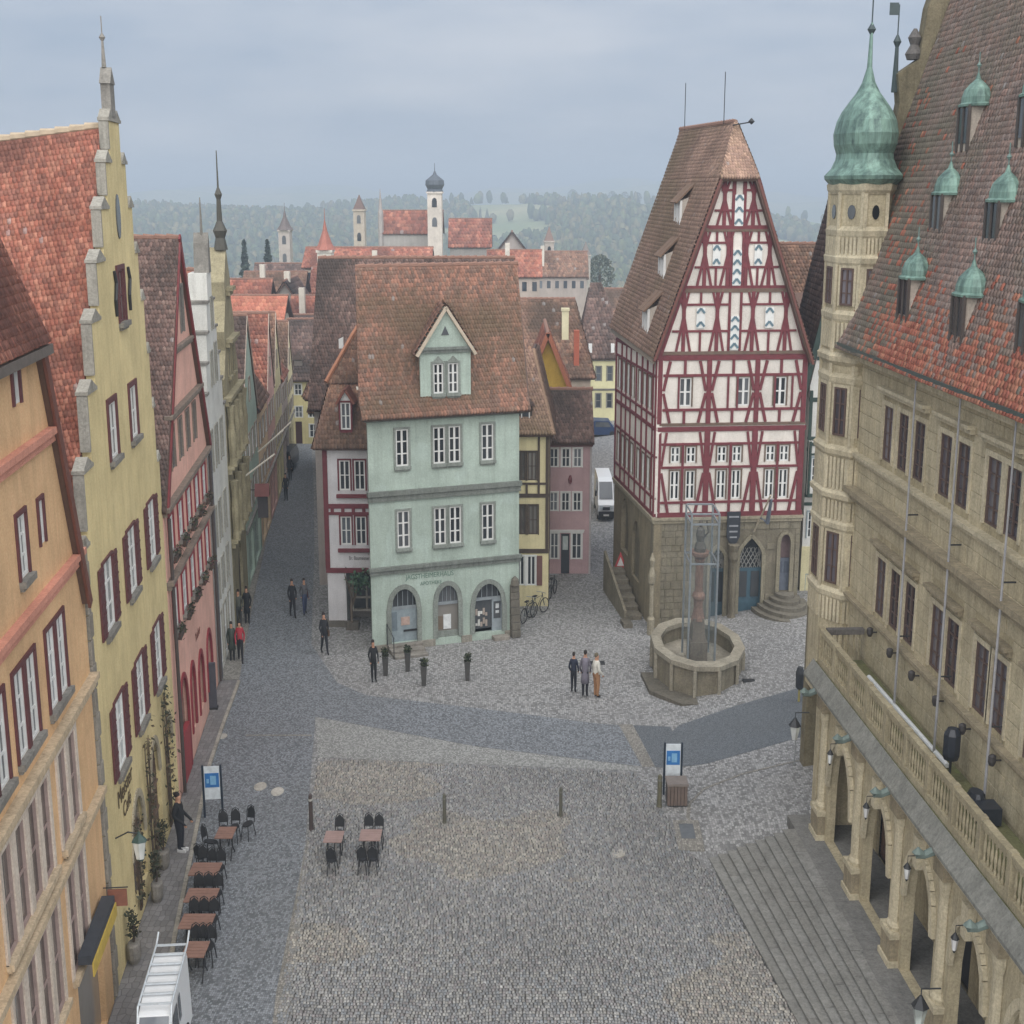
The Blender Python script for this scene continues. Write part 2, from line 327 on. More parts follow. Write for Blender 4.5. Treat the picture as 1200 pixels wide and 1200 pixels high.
def tiles(P, A, B, C, D, tw, th, pal, seed=1, lift=.09, name='roof_tiles', fresh=None):
    A, B, C, D = [np.array(q, float) for q in (A, B, C, D)]
    nrm = np.cross(B - A, D - A) if np.linalg.norm(B - A) > .01 else np.cross(C - B, D - A); nrm /= np.linalg.norm(nrm)
    sl = np.linalg.norm((D + C) / 2 - (A + B) / 2); n = max(2, int(sl / th)); rng = np.random.RandomState(seed)
    ax = (B - A) if np.linalg.norm(B - A) > np.linalg.norm(C - D) else (C - D); ax = ax / np.linalg.norm(ax)
    V = []; CO = []; base = None
    cols = np.array([hexc(h) for h in PAL[pal][0]]); old = np.array(hexc(PAL[pal][1])); amt = PAL[pal][2]; cols = cols * .76 + cols.mean(1, keepdims=True) * np.array([[.27, .245, .245]])
    for i in range(n):
        t0 = (i) / n; t1 = min(1, (i + 1.45) / n)
        L0, R0, L1, R1 = A + (D - A) * t0, B + (C - B) * t0, A + (D - A) * t1, B + (C - B) * t1
        W0 = np.linalg.norm(R0 - L0); ax = (R0 - L0) / W0 if W0 > .02 else ax
        if W0 < tw * .5: continue
        e = np.concatenate([[0], np.arange((.5 if i % 2 else 1.0) * tw, W0, tw), [W0]])
        a, b = e[:-1], e[1:]; ok = b - a > .012; a, b = a[ok], b[ok]
        up = ((L1 + R1) / 2 - (L0 + R0) / 2); up = up - ax * np.dot(up, ax)
        m = len(a); j = rng.uniform(-1, 1, (m, 3))
        base0 = L0 - 0; h0 = (lift + .026 + j[:, 0] * .006)[:, None] * nrm; h1 = (lift + .004) * nrm
        dn = j[:, 1][:, None] * up * .05 / 1.45
        wv = b - a
        def pt(x, y, h): return base0 + ax * x[:, None] + up * y + h
        q = [pt(a, 1, h1), pt(b, 1, h1), pt(b - .006, .16, h0) - dn, pt(b - wv * .24, 0, h0) - dn, pt(a + wv * .24, 0, h0) - dn, pt(a + .006, .16, h0) - dn,
             pt(b - .006, .16, h1 * .2) - dn, pt(b - wv * .24, 0, h1 * .2) - dn, pt(a + wv * .24, 0, h1 * .2) - dn, pt(a + .006, .16, h1 * .2) - dn]
        Q_ = np.stack(q, 1).reshape(-1, 3); Q_ -= nrm * (.018 * (1 + _noise2(np.repeat((a + b) / 2, 10) * .7, np.full(len(Q_), t0 * sl) * .7, seed + 9)))[:, None] * (1 if lift > .01 else 0); V.append(Q_)
        uu = (a + b) / 2 + np.dot(L0 - A, ax); vv = np.full(m, t0 * sl)
        ns = _noise2(uu, vv, seed); c = cols[rng.randint(0, len(cols), m)]
        c = c * .55 + cols.mean(0) * .45; st = _noise2(uu * 3.1, vv * .22, seed + 50); c = c * (rng.uniform(.82, 1.14, m) * (1 + .13 * st))[:, None]; f = np.clip(ns * .6 + amt - .2 + rng.uniform(-.16, .16, m), 0, .92)[:, None]
        c = c * (1 - f) + old * rng.uniform(.85, 1.15, m)[:, None] * f
        if fresh is not None:
            pf = fresh(uu, t0) + .18 * ns; k2 = rng.rand(m) < pf; cf = np.array([hexc(h) for h in PAL['fresh'][0]]); cf = cf * .72 + cf.mean(1, keepdims=True) * np.array([[.3, .27, .26]]); c[k2] = (cf[rng.randint(0, len(cf), m)] * rng.uniform(.8, 1.15, m)[:, None])[k2]
        wh = rng.rand(m) < .006; c[wh] = c[wh] * .6 + .15
        CO.append(np.repeat(c, 10, 0))
    V = np.concatenate(V); CO = np.concatenate(CO); m = len(V) // 10; o = (np.arange(m) * 10)[:, None]
    F = [o + np.array([[1, 0, 5, 4, 3, 2]])] + [o + np.array([q]) for q in ([2, 3, 7, 6], [3, 4, 8, 7], [4, 5, 9, 8])]
    ob = put(name, colour_mesh(name, V, F, np.clip(CO, 0, 1), vcol('clay_tiles', grain=11)), P); kind(ob, 'stuff'); return ob
def slab(mb, A, B, C, D, t=.12):
    A, B, C, D = [Vector(q) for q in (A, B, C, D)]; n = ((B - A).cross(D - A) if (B - A).length > .01 else (C - B).cross(D - A)).normalized() * t
    mb.add([A, B, C, D, A - n, B - n, C - n, D - n], [(0, 1, 2, 3), (7, 6, 5, 4), (0, 4, 5, 1), (1, 5, 6, 2), (2, 6, 7, 3), (3, 7, 4, 0)])
_sd = [10]
def roof(P, quads, pal, tw=.14, th=.2, board=None, name='roof', ridge=None, fresh=None):
    """boarded slopes; the tiles, too small to pick apart, are one part"""
    mb = MB()
    for q in quads: slab(mb, *q)
    r = mb.obj(name, board or paint('#5b463c'), P)
    for q in quads:
        _sd[0] += 1; tiles(r, *q, tw, th, pal, _sd[0], fresh=fresh)
    if ridge:
        a, b = Vector(ridge[0]), Vector(ridge[1]); n = max(3, int((b - a).length / .36)); m = MB(); cm = vcol('clay_tiles')
        for i in range(n):
            p, q = a + (b - a) * (i / n), a + (b - a) * ((i + 1.12) / n); m.tube([p + Vector((0, 0, .0)), q + Vector((0, 0, .025))], [.09, .115], 7)
        o = m.obj('ridge_tiles', paint(ridge[2] if len(ridge) > 2 else '#8a6a5c', .9), r)
    return r
def roof_y(P, x0, x1, zE, xr, zR, y0, y1, pal, tw=.14, th=.2, **k):
    return roof(P, [((x0, y1, zE), (x0, y0, zE), (xr, y0, zR), (xr, y1, zR)), ((x1, y0, zE), (x1, y1, zE), (xr, y1, zR), (xr, y0, zR))], pal, tw, th, ridge=((xr, y0, zR + .06), (xr, y1, zR + .06)), **k)
def roof_x(P, x0, x1, y0, y1, zE, zR, pal, tw=.12, th=.2, hl=0, hr=0, **k):
    yr = (y0 + y1) / 2; q = [((x0, y0, zE), (x1, y0, zE), (x1 - hr, yr, zR), (x0 + hl, yr, zR)), ((x1, y1, zE), (x0, y1, zE), (x0 + hl, yr, zR), (x1 - hr, yr, zR))]
    if hl: q.append(((x0, y1, zE), (x0, y0, zE), (x0 + hl, yr, zR), (x0 + hl, yr, zR)))
    if hr: q.append(((x1, y0, zE), (x1, y1, zE), (x1 - hr, yr, zR), (x1 - hr, yr, zR)))
    return roof(P, q, pal, tw, th, ridge=((x0 + hl, yr, zR + .06), (x1 - hr, yr, zR + .06)), **k)
def shear(H, k):
    """the plot is not square: rear parts of the body stand further along the street"""
    for o in [H] + list(H.children_recursive):
        if o.type == 'MESH' and o.name.split('.')[0] in ('wall', 'roof', 'roof_tiles', 'ridge_tiles'):
            n = len(o.data.vertices); a = np.empty(n * 3, np.float32); o.data.vertices.foreach_get('co', a); a = a.reshape(-1, 3); a[:, 0] += k * np.maximum(a[:, 1], 0); o.data.vertices.foreach_set('co', a.ravel()); o.data.update()
def leaves(P, name, cols, pts, size, seed=1, mat=None):
    rng = np.random.RandomState(seed); p = np.asarray(pts, float); n = len(p); a = rng.normal(size=(n, 3)); a /= np.linalg.norm(a, axis=1)[:, None]
    b = rng.normal(size=(n, 3)); b -= a * (a * b).sum(1)[:, None]; b /= np.linalg.norm(b, axis=1)[:, None]; s = size * rng.uniform(.6, 1.3, n)[:, None]
    V = np.stack([p - a * s, p - b * s * .55, p + a * s, p + b * s * .55], 1).reshape(-1, 3); o = (np.arange(n) * 4)[:, None]
    cc = np.array([hexc(h) for h in cols])[rng.randint(0, len(cols), n)] * rng.uniform(.7, 1.3, n)[:, None]
    return put(name, colour_mesh(name, V, [o + np.array([[0, 1, 2, 3]])], np.repeat(np.clip(cc, 0, 1), 4, 0), vcol('leaf')), P)
def text(P, name, s, mat, loc, rot, size, sx=1.0):
    cu = bpy.data.curves.new(name, 'FONT'); cu.body = s; cu.size = size; cu.extrude = .004; cu.align_x = 'CENTER'
    o = bpy.data.objects.new(name, cu); S.collection.objects.link(o); me = bpy.data.meshes.new_from_object(o.evaluated_get(bpy.context.evaluated_depsgraph_get()))
    bpy.data.objects.remove(o); me.materials.clear(); me.materials.append(mat); return put(name, me, P, loc, rot, (sx, 1, 1))
# ------------------------------------------------------------------ ground, roads, hills
def sm(t): t = min(1, max(0, t)); return t * t * (3 - 2 * t)
def gz(x, y):
    k = sm((y - 35.6) / 2.2)
    return min(1.05, .15 * max(0, x - 5.8)) * k - .35 * sm((x - 1.0) / 4.5) * (1 - k)
RID = [(-700, 2), (-420, -6), (-330, -2), (-240, -3), (-150, 0), (-60, 4), (20, 8), (110, 9), (180, 2), (240, -8), (320, -14), (420, -20), (700, -25)]
def rid(x):
    for (a, b), (c, d) in zip(RID, RID[1:]):
        if a <= x <= c: return b + (d - b) * sm((x - a) / (c - a))
    return RID[0][1] if x < 0 else RID[-1][1]
def far(x, y):
    if y < 250: return 0
    d = -46 * sm((y - 250) / 240)
    if y > 520:
        xs_ = x * 1300 / max(y, 600)
        d += (rid(xs_) + 46) * (sm((y - 520) / 780) * .85 + .15 * min(1, (y - 520) / 780)) + 3 * math.sin(x * .021) * math.sin(y * .013)
    if y > 1300: d -= (y - 1300) * .03
    return d
xs = sorted(set([-1500, -1000, -700] + list(range(-520, -39, 24)) + [-30, -24] + [i * .5 for i in range(-40, 41)] + [24, 30] + list(range(40, 521, 24)) + [700, 1000, 1500]))
ys = sorted(set([-60, -30, 0, 10] + [i * .5 for i in range(30, 150)] + list(range(76, 250, 10)) + list(range(250, 1320, 22)) + [1400, 1600, 2000]))
V = [(x, y, gz(x, y) + far(x, y)) for y in ys for x in xs]; nxs = len(xs)
F = [(j * nxs + i, j * nxs + i + 1, (j + 1) * nxs + i + 1, (j + 1) * nxs + i) for j in range(len(ys) - 1) for i in range(nxs - 1)]
me = bpy.data.meshes.new('ground'); me.from_pydata(V, [], F)
SETT = setts('sett_paving', '#8f8f8f', .075, .12, var=.4, patch=.3)
t = NT('far_country'); cW = t.world()
a = t.ramp(t.noise(t.world((.006, .004, .006)), 1, 4, .6), hexc('#7d8a60'), hexc('#a3a077'), .4, .6)
t.l(t.mix(.3, a, t.ramp(t.noise(cW, .08, 4), (.2,) * 3, (.8,) * 3), 'OVERLAY'), t.b.inputs['Base Color']); t.b.inputs['Roughness'].default_value = 1
me.materials.append(SETT); me.materials.append(t.m)
for p in me.polygons: p.material_index = 1 if p.center.y > 190 or abs(p.center.x) > 60 else 0; p.use_smooth = True
kind(put('ground', me), 'structure')
def sheet(name, poly, mat, dz, knd='structure', step=1.0, th=0):
    bm = bmesh.new(); vs = [bm.verts.new((x, y, 0)) for x, y in poly]
    for a_, b_, c_ in tessellate_polygon([[Vector((x, y, 0)) for x, y in poly]]): bm.faces.new((vs[a_], vs[b_], vs[c_]))
    X = [p[0] for p in poly]; Y = [p[1] for p in poly]
    for ax, lo, hi in ((0, min(X), max(X)), (1, min(Y), max(Y))):
        k = math.ceil(lo / step) * step
        while k < hi:
            co = [0, 0, 0]; co[ax] = k; no = [0, 0, 0]; no[ax] = 1
            bmesh.ops.bisect_plane(bm, geom=bm.verts[:] + bm.edges[:] + bm.faces[:], plane_co=co, plane_no=no); k += step
    for v in bm.verts: v.co.z = gz(v.co.x, v.co.y) + dz
    bmesh.ops.recalc_face_normals(bm, faces=bm.faces[:])
    if bm.faces and bm.faces[:][0].normal.z < 0: bmesh.ops.reverse_faces(bm, faces=bm.faces[:])
    if th:
        r = bmesh.ops.extrude_face_region(bm, geom=bm.faces[:]); 
        for v in r['geom']:
            if isinstance(v, bmesh.types.BMVert): v.co.z -= th
        bmesh.ops.recalc_face_normals(bm, faces=bm.faces[:])
    me = bpy.data.meshes.new(name); bm.to_mesh(me); bm.free(); me.materials.append(mat); return kind(put(name, me), knd)
ROAD = setts('road_setts', '#7d8186', .055, .085, rot=.1, joint=.07, var=.42, patch=.35)
ASPH = setts('asphalt', '#6c7176', .03, .04, joint=.05, var=.3, patch=.35)
PALE = setts('pale_setts', '#8b8882', .06, .09, joint=.08, var=.3)
PAVE = setts('pavement_slabs', '#7a7878', .16, .26, joint=.03, var=.16, patch=.35)
LEFTROAD = [(-10.57, 49.97), (-10.28, 45.63), (-9.99, 41.92), (-9.19, 35.96), (-8.58, 31.35), (-7.99, 27.69), (-7.3, 22.5), (-4.7, 22.5), (-5.42, 27.69), (-6.05, 36.75), (-7.11, 46.44),
            (-1.17, 43.7), (4.29, 42.06), (3.8, 45.63), (3.05, 45.79), (-1.26, 47.28), (-5.47, 48.59), (-6.77, 49.97), (-8.43, 54.58), (-10.6, 70.91), (-13.2, 88.88), (-15.4, 103), (-16.6, 103), (-15.26, 90.29), (-13.92, 76.77), (-12.08, 61.4)]
sheet('road', LEFTROAD, ROAD, .006)
sheet('cross_road', [(4.32, 45.63), (5.76, 45.47), (8.06, 46.6), (11.24, 47.71), (16, 49.3), (16, 45.0), (10.44, 43.34), (6.49, 42.06), (4.74, 41.99)], ASPH, .008)
sheet('stone_strip', [(3.82, 45.7), (4.3, 45.7), (4.72, 42.0), (4.31, 42.0)], PALE, .012)
sheet('stone_strip', [(-6.0, 36.75), (-5.94, 36.75), (-4.64, 22.5), (-4.95, 22.5), (-5.6, 29)], PALE, .014)
sheet('stone_strip', [(-9.3, 44.74), (-7.0, 44.74), (-7.0, 44.62), (-9.3, 44.62)], PALE, .016)
sheet('stone_strip', [(-7.12, 46.4), (-6.53, 42.8), (-1.13, 42.2), (4.05, 41.7), (4.25, 42.0), (-1.17, 43.66)], setts('light_setts', '#989997', .05, .08, joint=.08, var=.35), .01)
sheet('kerb_line', [(9.46, 41.4), (7.44, 40.96), (6.08, 40.27), (5.46, 39.25), (5.28, 38.26), (5.43, 37.66), (5.5, 37.7), (5.4, 38.26), (5.56, 39.19), (6.12, 40.15), (7.44, 40.85), (9.46, 41.3)], PALE, .012)
# pavement in front of the left row, raised by a kerb
PV = [(-10.57, 49.97), (-10.28, 45.63), (-9.99, 41.92), (-9.19, 35.96), (-8.58, 31.35), (-7.99, 27.69), (-7.3, 22.5), (-8.6, 22.5), (-9.35, 29.06), (-9.9, 35.0), (-11.32, 50.0)]
sheet('pavement', PV, PAVE, .1, th=.1)
sheet('pavement', [(-10.6, 50.1), (-12.1, 61.4), (-13.95, 76.77), (-15.3, 90.29), (-16.6, 103), (-17.0, 103), (-16.1, 92), (-14.9, 80), (-13.3, 67.7), (-11.33, 50.1)], PALE, .08, th=.08)
kerb = kind(put('kerb', None), 'structure'); KM = stone('#a9a49a')
for (ax_, ay_), (bx_, by_) in zip(PV[:6], PV[1:7]):
    L = math.hypot(bx_ - ax_, by_ - ay_); n = max(1, int(L / .9)); an = math.atan2(by_ - ay_, bx_ - ax_)
    for i in range(n):
        cx_, cy_ = ax_ + (bx_ - ax_) * (i + .5) / n, ay_ + (by_ - ay_) * (i + .5) / n
        piece(kerb, 'kerb_stone', KM, cx_ - L / n / 2 + .01, cx_ + L / n / 2 - .01, cy_ - .055, cy_ + .055, .02, .112 + random.uniform(0, .006), rz=an)
# large cobbles of the square, each a low domed stone
def inside(px, py, poly):
    r = np.zeros(px.shape, bool); n = len(poly)
    for i in range(n):
        x0, y0 = poly[i]; x1, y1 = poly[(i + 1) % n]
        c = ((y0 > py) != (y1 > py)) & (px < (x1 - x0) * (py - y0) / (y1 - y0 + 1e-12) + x0); r ^= c
    return r
PLAZA = [(-6.50, 42.72), (-1.13, 42.1), (4.05, 41.55), (5.0, 36.75), (5.76, 35.44), (6.72, 27.69), (7.2, 23.5), (-4.6, 23.0), (-5.38, 27.69), (-5.98, 36.75)]
rng = np.random.RandomState(3); cw, ch = .078, .118
gy, gx = np.meshgrid(np.arange(23, 43, ch), np.arange(-7, 8, cw), indexing='ij'); rows = np.arange(gy.shape[0])
wob = .10 * np.sin(gx * .9) + .05 * np.sin(gx * 2.3 + gy * .3)
cx = gx + (rng.rand(len(rows)) * cw)[:, None] + rng.uniform(-.017, .017, gx.shape); cy = gy + wob + rng.uniform(-.009, .009, gx.shape)
cx, cy = cx.ravel(), cy.ravel(); ok = inside(cx, cy, PLAZA); cx, cy = cx[ok], cy[ok]; m = len(cx)
hx = cw * .5 * rng.uniform(.72, 1.0, m); hy = ch * .5 * rng.uniform(.76, .9, m); hz = .02 + rng.uniform(0, .012, m); an = rng.normal(0, .07, m)
def cp(sx_, sy_, z_):
    x_, y_ = hx * sx_, hy * sy_; return np.stack([cx + x_ * np.cos(an) - y_ * np.sin(an), cy + x_ * np.sin(an) + y_ * np.cos(an), z_ + 0 * cx], 1)
tl = rng.normal(0, .004, (2, m))
Vc = np.stack([cp(a_, b_, -.01) for a_, b_ in ((-1, -1), (1, -1), (1, 1), (-1, 1))] + [cp(a_ * .72, b_ * .72, hz + a_ * tl[0] + b_ * tl[1]) for a_, b_ in ((-1, -1), (1, -1), (1, 1), (-1, 1))], 1).reshape(-1, 3)
Vc[:, 2] += .016 + np.array([gz(a_, b_) for a_, b_ in zip(Vc[:, 0], Vc[:, 1])]); o = (np.arange(m) * 8)[:, None]; Fc = [o + np.array([q]) for q in ([4, 5, 6, 7], [0, 1, 5, 4], [1, 2, 6, 5], [2, 3, 7, 6], [3, 0, 4, 7])]
pc = np.array([hexc(h) for h in ('#949392', '#9e9c99', '#878686', '#908b8a', '#a5a39f', '#828282', '#989590', '#8c8e90')])
cc = pc[rng.randint(0, len(pc), m)] * rng.uniform(.70, 1.02, m)[:, None]; nn = _noise2(cx * .5, cy * .5, 4)
cc = cc * (1 + .10 * nn)[:, None] * np.where((nn > .5)[:, None], np.array([[1.03, 1, .94]]), np.array([[.98, 1, 1.02]]))
wh = rng.rand(m) < .008; cc[wh] = cc[wh] * 1.35
_ = put('cobblestones', colour_mesh('cobblestones', Vc, Fc, np.repeat(np.clip(cc, 0, 1), 8, 0), vcol('cobble', rough=.75, grain=30, spec=.35)))
kind(_, 'stuff'); _['label'] = 'rows of small grey cobblestones paving the square'; _['category'] = 'cobblestones'
sheet('square_bed', PLAZA, paint('#504e4b', .95), .0035, step=.5)
# drain covers and manholes
IRON = paint('#3a3b3d', .55, metal=.4)
def cover(x, y, rx, ry, label, mat=IRON, rnd=True):
    z = gz(x, y) + .012; m = MB()
    P = [(x + rx * math.cos(2 * PI * k / 16), y + ry * math.sin(2 * PI * k / 16)) for k in range(16)] if rnd else [(x - rx, y - ry), (x + rx, y - ry), (x + rx, y + ry), (x - rx, y + ry)]
    m.hprism(P, z - .03, z + .012); m.hprism([(x + (a - x) * .78, y + (b - y) * .78) for a, b in P], z + .012, z + .02, .97)
    return tag(m.obj('manhole_cover' if rnd else 'drain_cover', mat), label, 'drain cover')
LT = stone('#b9b5ad')
cover(-8.04, 40.46, .2, .32, 'pale round manhole cover in the road, further left of two', LT); cover(-7.43, 40.08, .2, .32, 'pale round manhole cover in the road, nearer the bollard', LT)
cover(3.05, 36.2, .22, .3, 'pale round manhole cover in the cobbles before the steps', LT); cover(3.44, 52.23, .3, .2, 'dark rectangular drain cover near the three standing people', IRON, False)
cover(9.0, 48.9, .26, .16, 'dark drain grate in the ground right of the fountain', IRON, False); cover(-10.1, 44.6, .16, .24, 'pale small manhole cover on the pavement beside the kerb', LT)
g_ = tag(put('utility_hatch', None, None, (0, 0, 0)), 'pale stone hatch with dark metal lid at the head of the steps', 'hatch')
for nm_, pl_, mt_, dz_ in (('frame', [(4.85, 36.5), (5.62, 36.5), (5.62, 38.0), (4.85, 38.0)], PALE, .045), ('lid', [(5.0, 37.0), (5.42, 37.0), (5.42, 37.75), (5.0, 37.75)], paint('#5c6064', .6), .055)):
    o_ = sheet(nm_, pl_, mt_, dz_, step=.4, th=.05); del o_['kind']; o_.parent = g_
# far wood on the valley side: one mass of trees
def wood(name, n, seed, cond, cols, label):
    rng = np.random.RandomState(seed); P = []
    while len(P) < n:
        y = 520 + 790 * rng.rand() ** .8; x = rng.uniform(-.36, .30) * y
        if cond(x, y, rng): P.append((x, y, far(x, y)))
    P = np.array(P); k = 6; h = rng.uniform(7, 13, n); r = rng.uniform(2.6, 5.2, n); con = rng.rand(n) < .14
    prof = [(np.where(con, .9, .55), .12), (np.where(con, .62, 1.0), .45), (np.where(con, .34, .9), .78), (np.where(con, .05, .4), 1.0)]
    V = []; C = []; cs = np.array([hexc(q) for q in cols]); base = cs[rng.randint(0, len(cs), n)] * rng.uniform(.7, 1.25, n)[:, None]; base[con] *= np.array([.72, .8, .78])
    for pr, hz_ in prof:
        for q in range(k):
            a = 2 * PI * q / k + rng.uniform(0, .6, n); rr = r * pr * rng.uniform(.75, 1.2, n)
            V.append(np.stack([P[:, 0] + rr * .75 * np.cos(a), P[:, 1] + rr * np.sin(a), P[:, 2] + h * (hz_ + rng.uniform(-.05, .05, n))], 1)); C.append(base * rng.uniform(.8, 1.2, n)[:, None])
    V = np.stack(V, 1); nv = V.shape[1]; C = np.stack(C, 1).reshape(-1, 3); V = V.reshape(-1, 3); o = (np.arange(n) * nv)[:, None]; F = []
    for i in range(3):
        for q in range(k): F.append(o + np.array([[i * k + q, i * k + (q + 1) % k, (i + 1) * k + (q + 1) % k, (i + 1) * k + q]]))
    ob = put(name, colour_mesh(name, V, F, np.clip(C, 0, 1), vcol('far_foliage', grain=.5, bstr=0)))
    kind(ob, 'stuff'); ob['label'] = label; ob['category'] = 'forest'
def _cond(x, y, rng):
    if y > 1290: return rng.rand() < .25
    u = x / y
    if u > .13: return math.sin(x * .03 + y * .012) > .45 or y < 640
    if -.03 < u < .12 and y > 1080: return math.sin(x * .05 + y * .02) > .88
    if y > 1180 and -.2 < u: return math.sin(x * .04 + y * .03) > .2
    return math.sin(x * .017 + 2) * math.sin(y * .011) > -.6
wood('forest', 11000, 5, _cond, ['#56603e', '#626a44', '#4e5a42', '#6e6c4c', '#59664a', '#76704f'], 'hazy wood covering the far side of the valley')
# faint ridge beyond
m = MB(); n = 60
for y_, k in ((2600, 0), (3200, 1)):
    pts = [(-1400 + 2800 * i / n, y_, (9 + 12 * math.sin(i * .37 + 1) + 7 * math.sin(i * .9 + k) + (8 if 28 < i < 40 else 0)) + 14 * k) for i in range(n + 1)]
    for a, b in zip(pts, pts[1:]):
        m.poly([(a[0], a[1] - 500, -60), (b[0], b[1] - 500, -60), b, a]); m.poly([a, b, (b[0], b[1] + 400, -60), (a[0], a[1] + 400, -60)])
kind(m.obj('hills', t.m, smooth=True), 'structure')
# ------------------------------------------------------------------ left row of houses (local x runs away from the camera, -y faces the street)
LA = PI / 2 + .0948
def left(s): return (-9.35 - .0947 * s, 29.06 + .9955 * s, 0)
WH = paint('#d9dad8', .6, .1); MAROON = paint('#5e3436', .6); DKRED = paint('#8a3038', .65); GREY = stone('#8d8a84'); SAND = stone('#b8a888'); PLINK = plaster('#c98f7c')
G1 = glass('#2b3036'); G2 = glass('#4a4742'); G3 = glass('#1c2024')
def band(P, mat, x0, x1, z0, z1, pr, name='cornice', steps=2):
    m = MB(); m.box(x0, x1, -pr * .6, .05, z0, z0 + (z1 - z0) * .55); m.box(x0 - .03, x1 + .03, -pr, .05, z0 + (z1 - z0) * .55, z1); return m.obj(name, mat, P)
# ---- 1 orange corner house with half-hipped gable
H = thing('town_house', 'orange plastered gabled house nearest the camera at the left edge', 'house', left(-10), LA, 'houses along the left side of the street')
OR = plaster('#d9b48a'); OS = stone('#c9b79c', .2)
w1 = dict(fr=WH, nx=2, ny=3, gl=G1, sur=MAROON, sw=.09, sill=GREY)
w2 = dict(fr=paint('#a08c86'), nx=1, ny=2, gl=glass('#3f3834'), sur=stone('#d5c9bc', .15), sw=.14, sill=OS, t=.04)
W = [(5.25, 14.8, .42, .8, dict(fr=WH, nx=1, ny=1, gl=G3, sur=MAROON, sw=.1)), (4.8, 11.7, .6, 1.15, w1), (6.25, 11.95, .36, .85, dict(fr=WH, nx=1, ny=2, gl=G3, sur=MAROON, sw=.08))]
for x in (3.75, 4.6, 6.15, 6.98): W.append((x, 8.65, .66, 1.62, w1))
for x in (1.7, 2.45): W.append((x, 8.65, .66, 1.62, w1))
for x in (2.1, 3.0, 3.9, 4.8, 6.25, 7.15): W.append((x, 5.75, .62, 1.95, w2)); W.append((x, 2.85, .62, 2.2, w2))
wall_o = facade(H, OR, [(0, 0), (9.4, 0), (9.4, 10.0), (9.1, 10.0), (6.65, 15.9), (2.15, 15.9), (0, 10.4)], W, [rect(3.4, 5.4, .3, 2.5), rect(6.2, 8.6, .1, 2.6)], depth=7)
for x0, x1, z in ((3.0, 7.8, 13.72), (.0, 9.2, 10.8)): band(H, PLINK, x0, x1, z, z + .3, .16)
band(H, OS, 0, 9.42, 7.9, 8.2, .2); band(H, OS, 0, 9.42, 5.2, 5.5, .18)
m = MB(); m.poly([(3.4, .14, .3), (5.4, .14, .3), (5.4, .14, 2.5), (3.4, .14, 2.5)]); m.poly([(6.2, .14, .1), (8.6, .14, .1), (8.6, .14, 2.6), (6.2, .14, 2.6)]); m.obj('shop_pane', G2, H)
VB = paint('#6b4136')
roof(H, [((9.25, -.12, 9.9), (9.25, 5, 9.9), (4.5, 5, 21.6), (4.5, 1.5, 21.6)), ((9.25, -.12, 9.9), (4.5, 1.5, 21.6), (4.5, 1.5, 21.6), (6.75, -.12, 15.9)),
         ((1.9, -.2, 15.7), (7.0, -.2, 15.7), (4.5, 1.5, 21.6), (4.5, 1.5, 21.6))], 'red', .1, .17)
m = MB(); m.beam(9.28, 9.8, 6.78, 15.85, .26, -.18, -.12); m.obj('bargeboard', VB, H)
m = MB(); m.box(1.8, 7.05, -.3, -.2, 15.5, 15.68); m.obj('gutter', paint('#77706a', .5, metal=.5), H)
aw = tag(put('awning', None, None, left(-2.6), (0, 0, LA)), 'dark folded shop awning with yellow edge on the orange house', 'awning')
m = MB(); m.prism([(-1.25, 3.0), (1.25, 3.0), (1.25, 3.2), (-1.25, 3.2)], -.34, -.06); m.obj('canopy', paint('#3b3e44', .8), aw)
m = MB(); m.box(-1.25, 1.25, -.37, -.34, 2.72, 3.03); m.obj('valance', paint('#c0a54a', .8), aw)
sg = tag(put('hanging_sign', None, None, left(-.9), (0, 0, LA)), 'small brown sign board on a bracket between orange and yellow house', 'sign')
m = MB(); m.tube([(0, 0, 3.15), (0, -.55, 3.15)], .015); m.obj('bracket', IRON, sg); m = MB(); m.box(-.03, .03, -.52, -.1, 2.7, 3.1); m.obj('board', paint('#8b5a48', .8), sg)
# ---- 2 yellow house with stepped gable
H = thing('town_house', 'pale yellow house with tall stepped gable and maroon shutters', 'house', left(-.4), LA, 'houses along the left side of the street')
YE = plaster('#dac998'); COP = stone('#a3a097', .25)
sh = dict(fr=WH, nx=2, ny=3, gl=glass('#5a5f60'), sur=MAROON, sw=.07, sill=GREY, shut=MAROON)
W = [(6.3, 15.3, .85, 1.3, dict(fr=MAROON, nx=2, ny=2, gl=G2, sur=MAROON, sw=.12, sill=GREY)), (4.1, 12.2, .95, 1.35, dict(fr=WH, nx=2, ny=2, gl=G2, sur=MAROON, sw=.14, sill=GREY)), (6.95, 12.2, .95, 1.35, dict(fr=WH, nx=2, ny=2, gl=G2, sur=MAROON, sw=.14, sill=GREY))]
for x in (2.3, 5.4, 8.55): W.append((x, 8.4, 1.1, 1.7, sh))
for x in (2.5, 5.4, 8.35): W.append((x, 4.8, 1.1, 1.8, sh))
lx = [0, .6, 1.35, 2.15, 3.0, 3.85, 4.65, 5.25]; rx = [10.6, 10.2, 9.85, 9.4, 8.85, 8.3, 7.65, 7.0]; lz = [10.9, 12.5, 14.1, 15.6, 16.9, 18.1, 19.2, 20.2]
for i in range(1, 8): k_ = max(0, lz[i] - 12.5) * .11; lx[i] += k_; rx[i] += k_ * .6
OUT = [(0, 0), (10.6, 0), (10.6, lz[0])]
for i in range(1, 8): OUT += [(rx[i], lz[i - 1]), (rx[i], lz[i])]
for i in range(7, 0, -1): OUT += [(lx[i], lz[i]), (lx[i], lz[i - 1])]
OUT += [(0, lz[0])]
